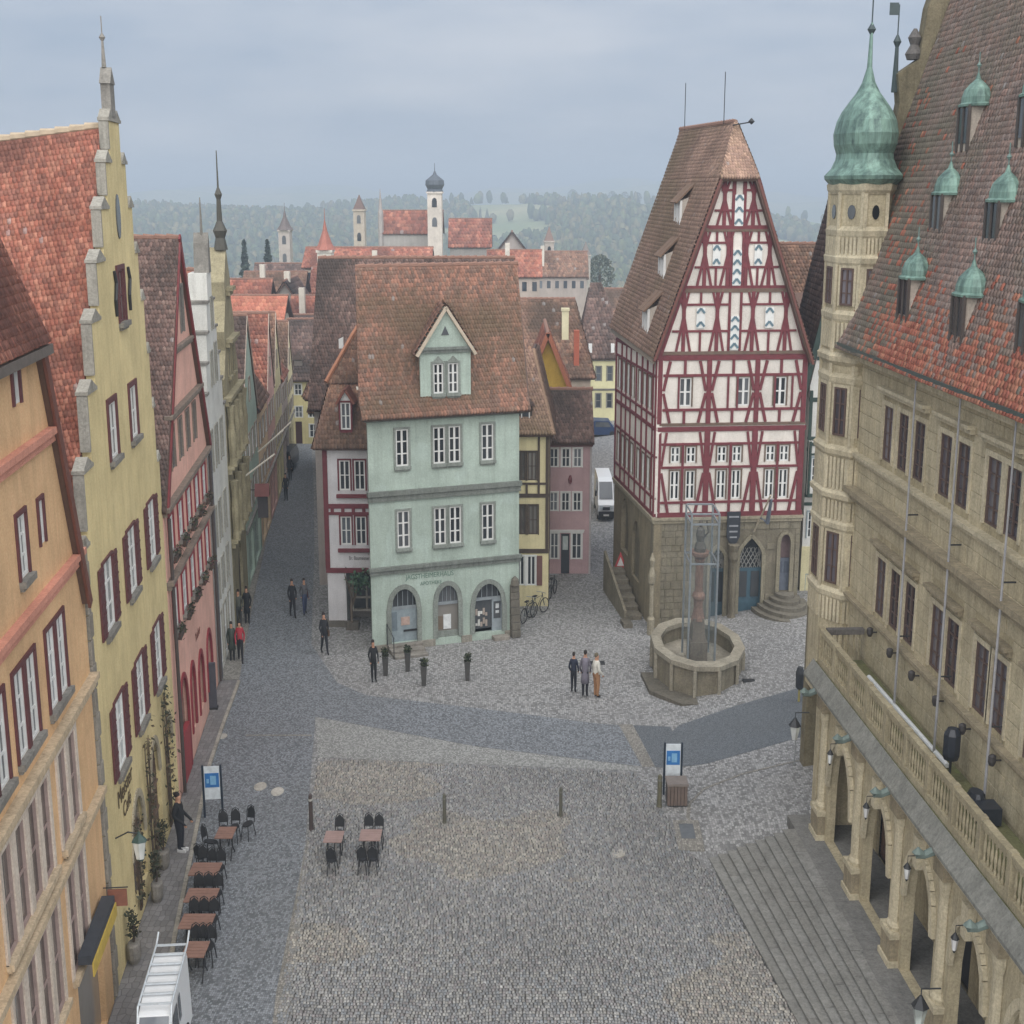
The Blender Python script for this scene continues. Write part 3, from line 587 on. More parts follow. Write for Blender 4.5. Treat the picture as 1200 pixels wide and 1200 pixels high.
doors = [arch(6.0, 7.6, .1, 3.7), arch(3.0, 4.9, .7, 3.4), arch(8.6, 9.9, .8, 3.5)]
facade(H, YE, OUT, W, doors, depth=.2)
wall(H, 'side_wall', YE, rect(.05, 10.55, 0, 10.9), (), depth=6).location.y = .2
for i in range(8):
    a = lx[i]; b = lx[i + 1] if i < 7 else 6.7
    z = lz[i]
    for x0, x1 in ((lx[i] - .12, (lx[i + 1] if i < 7 else 6.72)), ((rx[i + 1] if i < 7 else 6.74), rx[i] + .12)):
        m = MB(); c = (x0 + x1) / 2; m.box(x0, x1, -.04, .24, z, z + .08); m.prism([(x0 + .03, z + .08), (x1 - .03, z + .08), (c, z + .3)], -.03, .23); m.obj('coping_stone', COP, H)
    for x0 in (lx[i] - .03, ):
        z0 = lz[i - 1] + .1 if i else 9.6
        piece(H, 'coping_stone', COP, x0 - .07, x0 + .02, -.012, .22, z0 + .22, z - .01)
for i in range(19):
    ln = .34 if i % 2 else .22; piece(H, 'quoin', stone('#9a948a', .3), -.05, ln, -.04, .3, .1 + i * .585, .1 + i * .585 + .56)
m = MB(); m.box(6.45, 7.0, -.03, .2, 20.2, 21.1); m.prism([(6.4, 21.1), (7.05, 21.1), (6.72, 21.5)], -.05, .22); m.tube([(6.72, .13, 21.5), (6.72, .13, 22.2)], [.06, .025]); m.lathe([(0.02, 22.1), (.08, 22.2), (.02, 22.3)], 8, 6.72, .13); m.tube([(6.72, .13, 22.2), (6.72, .13, 22.7)], .015); m.obj('finial', GREY, H)
ov = MB(); P_ = [(6.55 + .26 * math.cos(k * PI / 8), 17.9 + .55 * math.sin(k * PI / 8)) for k in range(16)]; ov.prism(P_, -.03, .02); ov.obj('oval_window', G3, H)
for x in (5.45, 7.35):
    m = MB(); m.tube([(x, -.03, 16.6), (x + .1, -.05, 16.3), (x - .1, -.05, 15.9), (x, -.03, 15.5)], .045); m.obj('wall_anchor', IRON, H)
roof(H, [((-.35, 12, 8.3), (-.35, .2, 9.9), (6.3, .2, 20.0), (6.3, 12, 18.4)), ((10.8, .2, 9.9), (10.8, 12, 8.3), (6.3, 12, 18.4), (6.3, .2, 20.0))], 'red', .1, .16, ridge=((6.3, .2, 20.08), (6.3, 12, 18.48), '#b0a08a'))
for d, lab in ((doors[0], 'door'), (doors[1], 'window'), (doors[2], 'window')):
    m = MB(); m.prism(d, .12, .15); q = m.obj('ground_floor_' + lab, paint('#5a463c') if lab == 'door' else G2, H)
    xa = [p[0] for p in d]; za = [p[1] for p in d]; cx_ = (min(xa) + max(xa)) / 2
    m = MB(); m.box(cx_ - .03, cx_ + .03, .06, .12, min(za), max(za) - .1)
    for zz in (1.4, 2.2): m.box(min(xa) + .1, max(xa) - .1, .06, .12, zz, zz + .05)
    m.obj('glazing_bar', paint('#6d5a4c'), q)
    n_ = len(d); m = MB()
    for i in range(2, n_ - 1): (a0, b0), (a1, b1) = d[i], d[i + 1]; m.beam(a0, b0, a1, b1, .2, -.04, .02)
    m.obj('arch_surround', stone('#b0a792', .2), H)
text(H, 'lettering', 'Meister', paint('#54452e', .8), (2.6, -.02, 4.05), (PI / 2, 0, 0), .62, 1.0); text(H, 'lettering', 'Café', paint('#54452e', .8), (2.7, -.02, 3.55), (PI / 2, 0, 0), .55)
# climbing plants by the doorway
def climber(s, z0, z1, wdt, label, seed, den=150):
    root = tag(put('climbing_plant', None, None, left(s), (0, 0, LA)), label, 'climbing plant', 'climbing plants on the yellow house')
    r = random.Random(seed); m = MB(); pts = []
    for k in range(5):
        x = r.uniform(-wdt * .2, wdt * .2); p = [(x, -.07, z0)]
        for j in range(7): x += r.uniform(-.14, .14); p.append((x, -.08, z0 + (z1 - z0) * (j + 1) / 7)); pts += [(x + r.gauss(0, wdt * .32), -.1 + r.uniform(-.12, .02), p[-1][2] + r.uniform(-.3, .3)) for _ in range(den // 35)]
        m.tube(p, [.03 - .003 * i for i in range(8)], 5)
    m.obj('stem', paint('#4d4034', .9), root); leaves(root, 'foliage', ['#4a4a3c', '#565040', '#3d4034', '#635848'], pts, .07, seed)
climber(5.0, .3, 4.3, 1.0, 'dark climbing plant left of the arched doorway on the yellow house', 3); climber(8.05, .3, 4.5, 1.3, 'dark climbing plant right of the doorway on the yellow house', 5, 200); climber(2.9, .5, 3.0, .8, 'dark climbing plant over the nearest shop window of the yellow house', 8, 120)
def wall_lantern(loc, rz, label, mat=None, hang=False):
    r = tag(put('lantern', None, None, loc, (0, 0, rz)), label, 'lantern'); m = MB(); m.tube([(0, .0, .35), (0, -.3, .5), (0, -.55, .45)], .02); m.obj('bracket', IRON, r)
    m = MB(); m.lathe([(.1, -.2), (.17, .25)], 6, 0, -.55, .7, 1); m.obj('glass', glass('#b9c0bd'), r); m = MB(); m.lathe([(.2, .25), (.15, .33), (.05, .42), (.02, .5)], 6, 0, -.55, .7, 1); m.lathe([(.05, -.26), (.11, -.2)], 6, 0, -.55, .7, 1); m.obj('cap', mat or paint('#3d5450', .6), r)
wall_lantern(Vector(left(.75)) + Vector((0, 0, 3.2)), LA, 'green metal lantern on the corner of the yellow house')
# ---- 3 pink house
H = thing('town_house', 'salmon pink house with steep gable and red trimmed windows', 'house', left(10.3), LA, 'houses along the left side of the street')
PK = plaster('#e2b3a3'); PG = stone('#8f8378')
pw = dict(fr=WH, nx=2, ny=2, gl=G1, sur=DKRED, sw=.1, sill=GREY); pu = dict(fr=paint('#6e6a66'), nx=1, ny=2, gl=G2, sur=PG, sw=.06)
W = [(6.0, 14.0, .7, 1.5, dict(fr=paint('#6e6a66'), nx=1, ny=2, gl=G2, sur=GREY, sw=.08))]
for x in (2.5, 4.2, 5.9, 7.6): W.append((x, 10.1, .75, 1.3, pu))
for x in (1.2, 3.2, 5.2, 7.2, 9.2): W.append((x, 7.75, .95, 1.15, pw)); W.append((x, 5.3, .95, 1.3, pw))
holes = [arch(1.0, 2.7, .1, 3.5), arch(3.4, 4.4, .9, 3.2), arch(5.3, 6.6, .8, 2.9), arch(7.6, 9.0, .8, 2.9)]
facade(H, PK, [(0, 0), (10.5, 0), (10.5, 9.7), (10.4, 9.7), (5.9, 16.8), (5.5, 16.8), (.1, 9.7), (0, 9.7)], W, holes, depth=10)
for x0, x1, z in ((1.6, 9.2, 11.62), (0, 10.5, 9.1), (0, 10.5, 6.85)): band(H, PG, x0, x1, z, z + .26, .2)
band(H, PG, 3.6, 7.8, 13.5, 13.72, .14)
for h in holes:
    m = MB(); m.prism(h, .13, .16); q = m.obj('arched_window', G2, H); m = MB()
    for i in range(2, len(h) - 1): (a0, b0), (a1, b1) = h[i], h[i + 1]; m.beam(a0, b0, a1, b1, .18, -.05, .02)
    m.beam(*h[0], *h[-1], .18, -.05, .02); m.beam(*h[1], *h[2], .18, -.05, .02); m.obj('arch_surround', DKRED, H)
m = MB(); m.box(1.2, 2.5, -.05, .1, .1, 1.7); m.obj('door', paint('#9c3a3e'), H)
roof_y(H, -.2, 10.75, 9.3, 5.7, 17.0, -.12, 11, 'dark', .11, .17)
m = MB(); m.beam(5.6, 17.1, 10.85, 9.25, .26, -.16, -.1); m.beam(5.8, 17.1, .1, 9.1, .2, -.16, -.1); m.obj('bargeboard', paint('#7b3032'), H)
for x in (.3, 10.35):
    m = MB(); m.tube([(x, -.12, .2), (x, -.12, 9.0)], .06); m.obj('drainpipe', paint('#4a4340', .5), H)
text(H, 'lettering', 'Tauber', paint('#7a4a3e', .8), (5.6, -.02, 3.55), (PI / 2, 0, 0), .42)
def flowerbox(s, z, wdt, seed, k):
    r = tag(put('flower_box', None, None, left(s), (0, 0, LA)), k, 'flower box', 'flower boxes on the pink house'); rr = random.Random(seed)
    m = MB(); m.box(-wdt / 2, wdt / 2, -.22, -.1, z - .2, z - .02); m.obj('trough', paint('#4d4038', .9), r)
    leaves(r, 'plants', ['#4b4d3c', '#5b5442', '#6a4a4a', '#3c4034'], [(rr.uniform(-wdt / 2, wdt / 2), -.17 + rr.gauss(0, .05), z + rr.uniform(-.22, .14)) for _ in range(110)], .06, seed)
for i, x in enumerate((1.2, 3.2, 5.2, 7.2, 9.2)):
    nm = ('first', 'second', 'third', 'fourth', 'fifth')[i]
    flowerbox(10.3 + x, 7.72, 1.0, i, f'flower box under the upper windows of the pink house, {nm} from the yellow house'); flowerbox(10.3 + x, 5.27, 1.0, i + 9, f'flower box under the lower windows of the pink house, {nm} from the yellow house')
# ---- 4 white stepped house
H = thing('town_house', 'narrow white house with stepped gable beside the pink house', 'house', left(20.95), LA, 'houses along the left side of the street')
WT = plaster('#d6d6d0'); gw = dict(fr=paint('#9a9a94'), nx=2, ny=2, gl=G1, sur=stone('#a8a69c'), sw=.08)
W = [(3.9, 11.2, .6, 1.5, gw), (2.6, 11.2, .6, 1.3, gw), (3.4, 13.3, .5, 1.2, gw)]
for z in (8.0, 5.0, 2.9): W += [(x, z, .8, 1.6 if z > 4 else 1.4, gw) for x in (1.3, 2.9, 4.6)]
for x in (1.2, 2.8, 4.5): W.append((x, .3, .9, 2.1, dict(fr=WH, nx=1, ny=2, gl=G3, sur=stone('#a8a69c'), sw=.1)))
o = [(0, 0), (6.3, 0), (6.3, 10)]; 
for i in range(1, 6): o += [(6.3 - i * .5, 10 + (i - 1) * 1.1), (6.3 - i * .5, 10 + i * 1.1)]
for i in range(5, 0, -1): o += [(i * .5, 10 + i * 1.1), (i * .5, 10 + (i - 1) * 1.1)]
facade(H, WT, o + [(0, 10)], W, depth=.7); wall(H, 'side_wall', WT, rect(.05, 6.25, 0, 9.8), (), depth=8).location.y = .7
roof_y(H, -.1, 6.4, 9.2, 3.2, 15.0, .4, 10, 'dark', .16, .24)
m = MB(); m.prism([(2.8, 15.5), (3.6, 15.5), (3.4, 16.6), (3.2, 17.0), (3.0, 16.6)], -.05, .5); m.tube([(3.2, .2, 16.9), (3.2, .2, 18.3)], [.06, .02]); m.obj('finial', GREY, H)
for i in range(1, 6):
    for x in (i * .5 - .25, 6.3 - i * .5 + .25): m = MB(); m.box(x - .3, x + .3, -.06, .75, 10 + (i - 1) * 1.1, 10.1 + (i - 1) * 1.1); m.obj('coping_stone', GREY, H)
m = MB(); m.tube([(.05, -.1, .2), (.05, -.1, 9.6)], .07); m.obj('drainpipe', paint('#55555c', .5), H)
# ---- 5 carved stone house
H = thing('town_house', 'carved olive sandstone house with ornate gable and thin finial', 'house', left(27.4), LA, 'houses along the left side of the street')
OL = stone('#a39b80', .35); sw_ = dict(fr=paint('#5f5a4e'), nx=2, ny=2, gl=G3, sur=OL, sw=.14, sill=OL)
W = []
for z in (7.6, 4.5): W += [(x, z, .75, 1.7, sw_) for x in (1.2, 3.0, 4.8)]
W += [(2.2, 10.8, .6, 1.3, sw_), (3.8, 10.8, .6, 1.3, sw_)]
sc = [(0, 0), (6.0, 0), (6.0, 10), (5.6, 10.1), (5.75, 10.9), (5.3, 11.5), (4.9, 12.0), (5.05, 12.8), (4.5, 13.5), (4.1, 14.0), (4.15, 14.8), (3.5, 15.6), (3.0, 16.2)]
facade(H, OL, sc + [(6.0 - x, z) for x, z in sc[::-1] if x > 3.0], W, [arch(2.2, 3.9, .1, 3.2)], depth=.8); wall(H, 'side_wall', OL, rect(.05, 5.95, 0, 9.8), (), depth=8).location.y = .8
for z in (3.7, 6.9, 9.8, 12.1, 14.2): band(H, OL, 0 if z < 10 else (z - 9) * .45, 6.0 if z < 10 else 6.0 - (z - 9) * .45, z, z + .35, .28)
for z in (4.0, 7.2):
    for x in (.3, 2.1, 3.9, 5.7): m = MB(); m.lathe([(.2, z), (.14, z + .4), (.18, z + 1.3), (.12, z + 1.9), (.16, z + 2.3), (.2, z + 2.6)], 8, x, -.18); m.obj('carved_figure', OL, H)
roof_y(H, -.1, 6.1, 9.4, 3.0, 15.2, .5, 10, 'red', .18, .26)
m = MB(); m.lathe([(.3, 16.1), (.2, 16.6), (.3, 16.9), (.12, 17.3), (.09, 18.2), (.16, 18.4), (.04, 18.7), (.02, 20.2)], 8, 3.0, .2); m.obj('finial', paint('#4a4840'), H)
m = MB(); m.prism(arch(2.2, 3.9, .1, 3.2), .12, .15); m.obj('door', paint('#4b4038'), H)
# ---- 6.. rest of the row, smaller and smaller
def row_house(s, wd, zE, zR, xr, wallh, pal, label, nrow, ncol, wkw, eaves=False, depth=5, shop=True):
    H = thing('town_house', label, 'house', left(s), LA, 'houses along the left side of the street'); M_ = plaster(wallh); W = []
    for r in range(nrow):
        z = 3.3 + r * (zE - 3.2) / nrow
        for c in range(ncol): W.append((wd * (c + .6) / (ncol + .2), z, wd / ncol * .5, (zE - 3.2) / nrow * .58, wkw))
    if not eaves: W.append((xr, zE + .6, .7, 1.1, wkw))
    hs = [rect(wd * .12, wd * .42, .2, 2.3), rect(wd * .55, wd * .9, .2, 2.3)]
    facade(H, M_, rect(0, wd, 0, zE) if eaves else [(0, 0), (wd, 0), (wd, zE), (xr, zR - .1), (0, zE)], W, hs, depth=depth)
    if eaves: roof_x(H, -.05, wd + .05, -.12, depth, zE - .1, zR - .6, pal, .2, .26)
    else:
        roof_y(H, -.1, wd + .1, zE - .15, xr, zR, -.05, depth + .3, pal, .2, .28); m = MB(); m.beam(xr, zR + .02, wd + .12, zE - .15, .12, -.08, -.04); m.beam(xr, zR + .02, -.12, zE - .15, .12, -.08, -.04); m.obj('bargeboard', paint('#b5a596'), H)
    for a, b in ((.12, .42), (.55, .9)): m = MB(); m.poly([(wd * a, .12, .2), (wd * b, .12, .2), (wd * b, .12, 2.3), (wd * a, .12, 2.3)]); m.obj('shop_window', G3, H)
    band(H, GREY, 0, wd, 2.75, 2.95, .12); return H
k6 = dict(fr=WH, nx=2, ny=2, gl=G1, sur=stone('#a3988c'), sw=.08)
row_house(33.5, 7.9, 7.9, 12.6, 4.4, '#b3c6b8', 'dark', 'mint green gabled house on the left side of the street', 2, 4, k6)
row_house(41.5, 6.2, 7.4, 11.9, 3.0, '#dcc3a2', 'brown', 'peach coloured house with eaves to the street far along the left side of the street', 2, 3, k6, True)
row_house(47.8, 5.4, 7.4, 11.6, 3.0, '#cfa89e', 'red', 'dusky pink gabled house far along the left side of the street', 2, 3, k6)
row_house(53.3, 5.6, 7.2, 11.2, 2.8, '#ddd3a8', 'brown', 'cream yellow gabled house near the end of the street', 2, 3, k6)
row_house(59.0, 5.6, 6.6, 10.2, 2.8, '#cdbfb8', 'red', 'greyish house second last before the end of the street', 2, 3, k6, True)
row_house(64.7, 6.0, 6.0, 9.6, 3.0, '#dbd0a8', 'brown', 'pale gabled house last on the left before the end of the street', 2, 3, k6)
for s, z, ln, lab in ((31.8, 5.8, 1.6, 'first'), (40.6, 5.4, 1.4, 'second'), (48.0, 4.6, 1.3, 'third')):
    r = tag(put('flagpole', None, None, left(s), (0, 0, LA)), f'short pale pole slanting out from a facade, {lab} along the street', 'pole'); m = MB(); m.tube([(0, -.05, z), (.2, -ln, z + 1.1)], .045); m.obj('pole', paint('#d8d2c4'), r)
r = tag(put('wall_sign', None, None, left(36.0), (0, 0, LA)), 'ornate dark shop sign with small roof jutting from the green house', 'sign'); m = MB(); m.tube([(0, 0, 4.4), (0, -.9, 4.4)], .04); m.box(-.05, .05, -.85, -.35, 3.0, 4.1); m.obj('board', paint('#4f4a4c'), r); m = MB(); m.prism([(-.25, 4.1), (.25, 4.1), (0, 4.7)], -.95, -.25); m.obj('hood', paint('#7b4440'), r)
# ------------------------------------------------------------------ middle block
# ---- mint green corner building, three storeys
H = thing('corner_building', 'mint green building with three arched shop openings and tiled roof', 'building', (-5.74, 53.49, 0), .36)
GR = plaster('#abbab0', dirt=.95); BG = stone('#7f8580', .2); GS = stone('#8f9690', .2)
gw = dict(fr=WH, nx=2, ny=3, gl=G3, sur=GS, sw=.09, sill=GS, bars=.05)
W = [(1.41, 7.75, .52, 1.5, gw), (2.97, 7.75, .5, 1.5, gw), (3.63, 7.75, .5, 1.5, gw), (5.05, 7.75, .52, 1.5, gw), (1.41, 4.35, .52, 1.55, gw), (2.97, 4.35, .5, 1.55, gw), (3.63, 4.35, .5, 1.55, gw), (5.05, 4.35, .52, 1.55, gw)]
A3 = [arch(.72, 2.02, .3, 2.7), arch(2.72, 3.82, .3, 2.66), arch(4.35, 5.78, .3, 2.55)]
facade(H, GR, rect(0, 6.45, .0, 9.9), W, A3, depth=6.6, t=.25)
piece(H, 'plinth', stone('#9a968c'), -.03, .68, -.06, .1, -.02, .3); piece(H, 'plinth', stone('#9a968c'), 2.05, 2.7, -.06, .1, -.02, .3); piece(H, 'plinth', stone('#9a968c'), 3.85, 4.32, -.06, .1, -.02, .3); piece(H, 'plinth', stone('#9a968c'), 5.8, 6.5, -.06, .1, -.02, .3)
band(H, BG, -.05, 6.5, 6.35, 6.78, .16); band(H, BG, -.05, 6.5, 3.3, 3.62, .16); band(H, BG, -.12, 6.57, 9.62, 9.92, .26)
for i, h in enumerate(A3):
    m = MB()
    for k in range(2, len(h) - 1): m.beam(*h[k], *h[k + 1], .2, -.05, .03)
    m.beam(*h[0], *h[-1], .2, -.05, .03); m.beam(*h[1], *h[2], .2, -.05, .03); m.obj('arch_surround', GS, H)
    x0, x1 = h[0][0], h[1][0]; c = (x0 + x1) / 2
    m = MB(); m.prism([(x, max(z, 1.75)) for x, z in h], .2, .22); f = m.obj('fanlight', G3, H); m = MB()
    for q in range(1, 6): m.box(x0 + (x1 - x0) * q / 6 - .012, x0 + (x1 - x0) * q / 6 + .012, .17, .2, 1.8, 2.45)
    m.box(x0, x1, .12, .2, 1.7, 1.82); m.obj('glazing_bar', paint('#8f979c'), f)
    if i == 0:
        m = MB(); m.box(x0, x1, .14, .2, .3, 1.7); d = m.obj('door', paint('#8d9aa0'), H); m = MB(); m.box(x0 + .05, x0 + .38, .12, .14, .8, 1.6); m.obj('panel', paint('#6f7c84'), d); m = MB(); m.box(x0 + .55, x0 + .92, .115, .14, 1.0, 1.35); m.obj('poster', paint('#b59d92'), d); m = MB(); m.box(x0 + .65, x1 - .05, .10, .14, .72, .8); m.obj('letter_slot', IRON, d)
    if i == 1:
        m = MB(); m.box(x0, x1, .18, .22, .55, 1.7); d = m.obj('shop_window', G2, H); m = MB(); m.box(x0, x1, .05, .24, .3, .55); m.obj('sill', GS, d); m = MB(); m.box(c - .15, c + .18, .15, .18, .62, 1.25); m.obj('notice', paint('#dfe3e4'), d); m = MB(); m.box(x0 + .05, c - .18, .155, .18, .62, 1.2); m.obj('display', paint('#77695a'), d)
    if i == 2:
        m = MB(); m.box(x0, x0 + .9, .18, .22, .45, 1.7); d = m.obj('shop_window', G3, H); rr = random.Random(4)
        for q in range(12):
            xx, zz = x0 + .08 + .11 * (q % 6), .5 + .5 * (q // 6) + rr.uniform(0, .2); m = MB(); m.box(xx, xx + .09, .15, .18, zz, zz + rr.uniform(.08, .3)); m.obj('goods', paint(rr.choice(['#c9c9c4', '#8e979b', '#a89c92', '#e2e2de'])), d)
        m = MB(); m.box(x0 + .92, x1, .14, .2, .3, 1.7); d = m.obj('door', paint('#98a2a8'), H); m = MB(); m.box(x0 + 1.0, x1 - .12, .12, .14, .85, 1.6); m.obj('pane', G3, d); m = MB(); m.box(x0 + 1.08, x1 - .2, .1, .12, 1.3, 1.5); m.box(x0 + 1.08, x1 - .2, .1, .12, 1.08, 1.2); m.obj('notice', paint('#c9ced0'), d)
LTR = paint('#6a8477', .8)
text(H, 'lettering', 'JAGSTHEIMERHAUS', LTR, (2.5, -.014, 2.98), (PI / 2, 0, 0), .3, .8); text(H, 'lettering', 'APOTHEKE', LTR, (2.55, -.012, 2.68), (PI / 2, 0, 0), .22, .85)
roof_x(H, -.32, 6.8, -.4, 7.2, 9.75, 15.45, 'moss', .125, .2)
shear(H, .25)
# green dormer gable
D = put('dormer', None, H, (0, 0, 0)); 
wl = facade(D, GR, [(2.22, 9.9), (4.35, 9.9), (4.35, 12.35), (3.28, 13.95), (2.22, 12.35)], [(2.97, 10.62, .42, 1.2, gw), (3.6, 10.62, .42, 1.2, gw)], depth=2.2)
m = MB(); m.prism([(3.12, 12.95), (3.44, 12.95), (3.28, 13.3)], -.03, .02); m.obj('vent', G3, D)
band(D, BG, 2.15, 4.42, 12.25, 12.48, .15)
m = MB(); m.beam(2.05, 12.15, 3.29, 14.05, .12, -.2, -.05); m.beam(4.52, 12.15, 3.27, 14.05, .12, -.2, -.05); m.obj('bargeboard', paint('#c0b29f'), D)
for x in (2.97, 3.6): m = MB(); m.prism([(x - .27, 11.84), (x + .27, 11.84), (x, 12.12)], -.06, .01); m.obj('window_head', GS, D)
q = MB(); slab(q, (2.0, -.15, 12.1), (2.0, -.15, 12.1), (3.28, -.15, 14.1), (3.28, 3.4, 14.1)); 
tiles(D, (2.0, 3.4, 12.2), (2.0, -.15, 12.2), (3.28, -.15, 14.12), (3.28, 3.4, 14.12), .14, .2, 'moss', 91); tiles(D, (4.56, -.15, 12.2), (4.56, 3.4, 12.2), (3.28, 3.4, 14.12), (3.28, -.15, 14.12), .14, .2, 'moss', 92)
shear(D, .25)
m = MB(); slab(m, (-.3, .35, 10.88), (1.8, .35, 10.88), (1.8, .43, 11.0), (-.3, .43, 11.0), .05); m.obj('snow_guard', paint('#b9b2a8', .5), H)
m = MB(); slab(m, (4.6, .35, 10.88), (6.7, .35, 10.88), (6.7, .43, 11.0), (4.6, .43, 11.0), .05); m.obj('snow_guard', paint('#b9b2a8', .5), H)
# steps to its left door
st = tag(put('door_steps', None, None, (-5.74, 53.49, 0), (0, 0, .36)), 'three grey stone steps before the left door of the green building', 'steps')
for i in range(3): piece(st, 'step', stone('#8f8b84'), .62, 2.05, -.35 - .42 * i, -.02, -.02, .3 - .1 * i)
m = MB()
for x in (.6, ): m.tube([(x, -1.1, 0), (x, -1.1, .9), (x, -.1, 1.2), (x, -.1, .3)], .02)
m.obj('handrail', IRON, st)
st = tag(put('door_step', None, None, (-5.74, 53.49, 0), (0, 0, .36)), 'low stone step before the right door of the green building', 'step'); piece(st, 'slab', stone('#9a958d'), 5.2, 5.9, -.4, -.02, -.02, .16)
bt = tag(put('stone_buttress', None, None, (-5.74, 53.49, 0), (0, 0, .36)), 'narrow dark stone buttress at the right corner of the green building', 'buttress')
for i in range(7): piece(bt, 'stone', stone('#77736a', .4), 6.02, 6.42, -.32 + .03 * i, -.02, .02 + i * .33, .33 + i * .33)
m = MB(); m.lathe([(.2, 2.3), (.16, 2.55), (.02, 2.7)], 8, 6.22, -.12); m.obj('cap', stone('#77736a', .4), bt)
# ---- white and red timbered house left of it
H = thing('timbered_house', 'white house with dark red timber frame left of the green building', 'house', (-8.05, 57.0, 0), 0)
WR = plaster('#cfced0', dirt=.5); RT = paint('#6c3138', .75, .3)
rw = dict(fr=WH, nx=2, ny=2, gl=G1, sur=RT, sw=.07)
W = [(x, z, .46, 1.3, rw) for x in (.92, 1.56, 2.2) for z in (6.1, )] + [(x, 3.7, .46, 1.25, rw) for x in (.92, 1.56, 2.2)]
facade(H, WR, rect(0, 2.9, 2.5, 8.0), W, depth=9); 
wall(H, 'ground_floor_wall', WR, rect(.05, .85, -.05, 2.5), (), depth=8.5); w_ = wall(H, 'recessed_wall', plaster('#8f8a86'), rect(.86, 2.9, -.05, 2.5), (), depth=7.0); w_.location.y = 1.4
for a in [(0, 5.4, 2.9, 5.4, .2), (0, 5.08, 2.9, 5.08, .12), (0, 2.55, 2.9, 2.55, .22), (0, 7.92, 2.9, 7.92, .18), (.09, 2.6, .09, 8.0, .2)]: timber(H, RT, *a)
for x in (.35, .8, 1.25, 1.7, 2.15): timber(H, RT, x, 5.1, x, 5.4, .14)
for z in (3.45, 5.85): timber(H, RT, .55, z, 2.6, z, .16, .12)
m = MB(); m.box(-.05, .9, -.08, .1, -.05, .28); m.obj('plinth', stone('#77736c'), H)
text(H, 'lettering', 'Br. Baumeister', paint('#5d5a5a', .8), (1.45, -.014, 3.02), (PI / 2, 0, 0), .24, .62)
sw2 = put('shop_window', None, H, (0, 1.2, 0)); m = MB(); m.box(1.0, 1.55, -.02, .06, .5, 2.0); m.box(1.65, 2.2, -.02, .06, .5, 2.0); m.obj('pane', G3, sw2); m = MB()
for x in (.95, 1.57, 2.2): m.box(x, x + .07, -.1, .08, .35, 2.1)
for z in (.35, .95, 2.05): m.box(.95, 2.27, -.09, .07, z, z + .09)
m.obj('frame', paint('#c2bdb4'), sw2)
roof(H, [((-.35, -.4, 7.95), (3.1, -.4, 7.95), (3.1, 1.3, 10.6), (.3, 1.3, 10.6)), ((-.35, 9, 7.95), (-.35, -.4, 7.95), (.3, 1.3, 10.6), (.3, 9, 10.6)), ((.1, 1.1, 10.5), (3.1, 1.1, 10.5), (3.1, 3.4, 14.2), (2.2, 3.4, 14.2)), ((.1, 9, 10.5), (.1, 1.1, 10.5), (2.2, 3.4, 14.2), (2.2, 9, 14.2))], 'brown', .13, .2)
m = MB(); m.tube([(.1, 1.05, 10.6), (1.1, 2.2, 12.4), (2.25, 3.4, 14.3)], .1); m.obj('hip_ridge', paint('#a9765c', .9), H)
for x, lab in ((1.05, 0), (2.45, 1)):
    Dm = put('dormer', None, H, (x, 0, 0)); win(Dm, 0, 8.75, .42, 1.15, **rw, y=-.15); m = MB(); m.box(-.26, .26, -.1, 1.2, 8.6, 9.95); m.obj('cheek', RT, Dm); m = MB(); m.prism([(-.24, 9.95), (.24, 9.95), (0, 10.35)], -.12, .8); m.obj('gable', WH, Dm)
    m = MB(); m.beam(-.38, 9.85, 0, 10.45, .1, -.3, 1.3); m.beam(.38, 9.85, 0, 10.45, .1, -.3, 1.3); m.obj('dormer_roof', paint('#7d4f42', .9), Dm)
m = MB(); m.prism([(.55, 11.9), (.75, 11.9), (.75, 12.4), (.55, 12.3)], 2.2, 2.3); m.obj('skylight', WH, H)
# bare potted tree with some green at its corner
tr = thing('potted_tree', 'small bare tree with green wreath before the white timbered house', 'tree', (-6.75, 56.7, 0)); m = MB(); r_ = random.Random(2)
m.tube([(-.2, 0, .1), (-.22, 0, 1.0), (-.16, 0, 1.8)], [.06, .05, .04]); 
for i in range(12): a = r_.uniform(0, 6.28); m.tube([(-.2, 0, .9 + i * .07), (-.2 + .22 * math.cos(a), .3 * math.sin(a), 1.5 + i * .08), (-.2 + .3 * math.cos(a), .45 * math.sin(a), 2.0 + i * .06)], [.025, .018, .008], 4)
m.obj('trunk', paint('#6d6258', .9), tr); leaves(tr, 'crown', ['#4c6650', '#3f5a4c', '#5d7560'], [(.25 + r_.gauss(0, .22), -.1 + r_.gauss(0, .2), 2.25 + r_.gauss(0, .18)) for _ in range(260)], .09, 3); m = MB(); m.box(-.45, .1, -.25, .25, 0, .3); m.obj('pot', stone('#6b665f'), tr)
# ---- big dark roofed house behind
H = thing('town_house', 'house with huge dark brown roof behind the white timbered house', 'house', (-9.3, 63.5, 0), .0)
facade(H, plaster('#b9b0aa'), rect(0, 9.2, 0, 8.8), [(.9, 6.2, .6, 1.2, rw)], depth=9); roof_x(H, -.2, 9.4, -.6, 9.4, 8.6, 15.3, 'dark', .13, .2)
